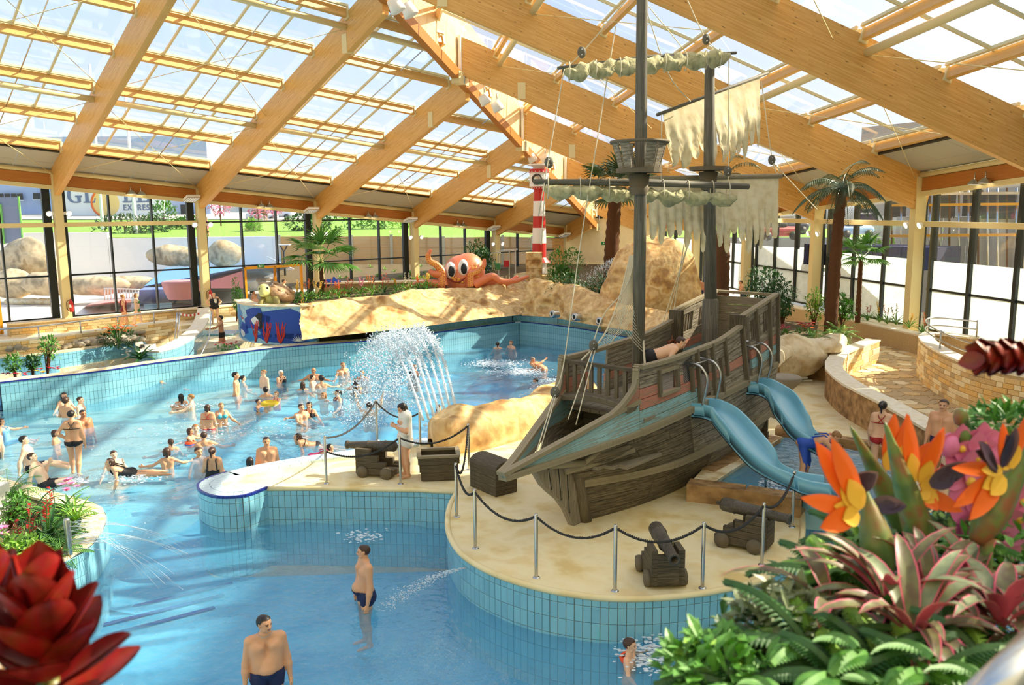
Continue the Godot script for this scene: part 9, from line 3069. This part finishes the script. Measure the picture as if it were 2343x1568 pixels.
	for e in [[285, 520, 66.0, 2.4, 0.9, "dark spreading juniper bush beside the flagpoles", "leaf_dark"], [345, 520, 68.0, 1.6, 0.7, "second juniper right of the flagpoles", "leaf_dark"], [375, 500, 74.0, 1.2, 1.5, "loose young tree before the blue grey building", "leaf_green"], [705, 510, 70.0, 2.0, 0.7, "wide clipped hedge right of the third column", "leaf_dark"], [800, 512, 72.0, 3.6, 0.9, "clipped hedge above the timber fence", "leaf_green"], [880, 514, 72.0, 2.4, 0.9, "rounded hedge end above the timber fence", "leaf_fresh"], [580, 525, 70.0, 0.5, 0.7, "small yellow shrub on the lawn", "leaf_fresh"], [435, 515, 74.0, 1.2, 0.6, "low bush by the building's corner", "leaf_green"]]:
		var t := thing("outdoor_shrub", e[5], "shrub", deep(e[0], e[1], e[2]), 0, "shrubs on the outdoor lawn")
		foliage(t, "foliage", Vector3.ZERO, Vector3(e[3], e[4], 1.0), 420, 0.42, 0.2, M[e[6]], int(e[0]), 0.6)
		part("stem", tube_mesh([Vector3(0, -0.6, 0), Vector3(0, 0.3, 0)], 0.06, 5), M.trunk_bark, t)
	for e in [[503, 470, 80.0, "pink blossoming tree right of the second column"], [590, 478, 90.0, "pink blossoming tree before the white house"], [630, 475, 96.0, "pink blossoming tree behind the cars"]]:
		var t := thing("blossom_tree", e[3], "tree", deep(e[0], e[1], e[2]), 0, "blossoming trees outside")
		foliage(t, "blossom", Vector3.ZERO, Vector3(1.2, 0.9, 1.0), 300, 0.3, 0.22, M.petal_pink, int(e[0]), 0.3)
		part("trunk", tube_mesh([Vector3(0, -2.8, 0), Vector3(0, 0, 0)], 0.07, 6), M.trunk_bark, t)
	for e in [[237, 440, 72.0, "left"], [312, 420, 66.0, "right"]]:
		var t := thing("flagpole", "white pole on the lawn before the billboard, %s one" % e[3], "pole", deep(e[0], 545 if e[0] > 300 else 540, e[2]), 0, "white poles on the lawn")
		part("pole", lathe_mesh([Vector2(0.16, 0), Vector2(0.12, 3.0), Vector2(0.1, 14.0), Vector2(0, 14.0)], 10), M.white_paint, t)
	var gp := thing("glass_screen", "grey screen with a green frame at the far left outside", "screen", deep(20, 545, 58.0))
	var gs := mb()
	box(gs, Vector3(0, 1.2, 0), Vector3(1.9, 3.1, 0.05))
	build("screen", gs, M.letter_grey, gp)
	for x in [-0.3, 1.0]: part("green_post", bar_mesh(Vector3(x, -0.4, 0.1), Vector3(x, 2.3 if x < 0 else 2.8, 0.1), 0.2 if x < 0 else 0.08, 0.1, Vector3.RIGHT), mat("frame_green", Color8(120, 200, 90), 0.5), gp)
	for e in [[475, 545, 61.5, "pedestrian in a pink shirt walking on the lawn path", "pink", 90.0], [608, 505, 92.0, "dark dressed pedestrian beyond the lawn", "black", 200.0]]:
		var p := deep(e[0], e[1] + 6, e[2])
		var o := person({"at": p, "yaw": yaw_of(p, e[5]), "H": 1.75, "kind": "m", "skin": 1, "hair": "short", "tone": "brown", "suit": ["trunks", "black"], "arms": ["down", "down"], "legs": "walk", "label": e[3], "cell": 0.04})
		part("shirt", net_mesh([[Vector3(-0.08, 1.25, 0), Vector3(-0.07, 0.95, 0), 0.15, 0.14], [Vector3(0.08, 1.25, 0), Vector3(0.07, 0.95, 0), 0.15, 0.14], [Vector3(-0.2, 1.4, 0), Vector3(-0.24, 1.0, 0), 0.08, 0.07], [Vector3(0.2, 1.4, 0), Vector3(0.24, 1.0, 0), 0.08, 0.07]], 0.05, 30.0), M["cloth_" + e[4]], o)
	# east: grey building site with scaffolding, blue container, sign
	var es := thing("site_building", "grey concrete building with scaffolding outside the east windows", "building", Vector3.ZERO)
	var ea := deep(2000, 480, 52.0); var eb := deep(2500, 470, 40.0)
	var fa := mb()
	bar(fa, Vector3(ea.x, 8.2, ea.z), Vector3(eb.x + 6, 8.2, eb.z + 8), 3.0, 5.2)
	build("facade", fa, mat("concrete", Color8(168, 166, 162), 0.9), es)
	for e in [[2165, 470, 46.0], [2225, 465, 45.0], [2270, 470, 44.0], [2300, 470, 43.5], [2055, 470, 49.0]]:
		var w := mb()
		box(w, deep(e[0], e[1], e[2] - 2.5), Vector3(0.9, 1.3, 0.1), Basis(Vector3.UP, -0.9))
		build("window", w, M.slot_black, es)
	for i in 16:
		var x := 2040 + i * 22
		part("scaffold_pole", tube_mesh([deep(x, 640, 41.0 - i * 0.25), deep(x, 430, 41.0 - i * 0.25)], 0.05, 5), M.steel if i % 3 else M.trunk_bark, es)
	for e in [[540, "door_yellow"], [470, "door_yellow"], [445, "steel"]]: part("scaffold_deck", bar_mesh(deep(2030, e[0], 41.2), deep(2420, e[0] - 4, 37.0), 0.7, 0.12), M[e[1]], es)
	for i in 6:
		var c := mb()
		var p := deep(2070 + i * 55, 600, 46.0 - i)
		box(c, Vector3(p.x, 3.0, p.z), Vector3(0.8, 5.2, 0.8))
		build("concrete_column", c, M.concrete, es)
	var hedge := thing("outdoor_shrub", "green hedge behind the scaffolding outside", "shrub", deep(2230, 590, 50.0), 0, "")
	foliage(hedge, "foliage", Vector3.ZERO, Vector3(9.0, 1.4, 1.2), 900, 0.5, 0.25, M.leaf_fresh, 77, 0.4)
	part("stem", tube_mesh([Vector3(0, -2, 0), Vector3(0, 0, 0)], 0.06, 5), M.trunk_bark, hedge)
	var ct := thing("container", "long blue container outside the frosted windows", "container", deep(2010, 585, 40.0), -0.9)
	var cs := mb()
	box(cs, Vector3(0, 0, 0), Vector3(6.5, 1.0, 2.2))
	build("hull", cs, M.cloth_navy, ct)
	for i in 10: part("rib", bar_mesh(Vector3(-3.0 + i * 0.66, -0.5, 1.12), Vector3(-3.0 + i * 0.66, 0.5, 1.12), 0.1, 0.05, Vector3.RIGHT), M.cloth_navy, ct)
	var sg := thing("site_sign", "blue site board with a yellow strip outside the east windows", "sign", deep(1985, 495, 46.0), -0.5)
	var sb := mb()
	box(sb, Vector3(0, 0, 0), Vector3(1.0, 0.75, 0.06))
	build("board", sb, M.cloth_navy, sg)
	var sy := mb()
	box(sy, Vector3(-0.1, 0.52, 0), Vector3(0.7, 0.2, 0.06))
	build("strip", sy, M.door_yellow, sg)
	var sy2 := mb()
	box(sy2, Vector3(-0.05, 0.15, 0.04), Vector3(0.6, 0.08, 0.01))
	build("line", sy2, M.white_paint, sg)
func eave_xz(left: bool, k: float) -> Vector2:
	var e := eave(left, k) - (NL if left else NR) * 0.6
	return Vector2(e.x, e.z)
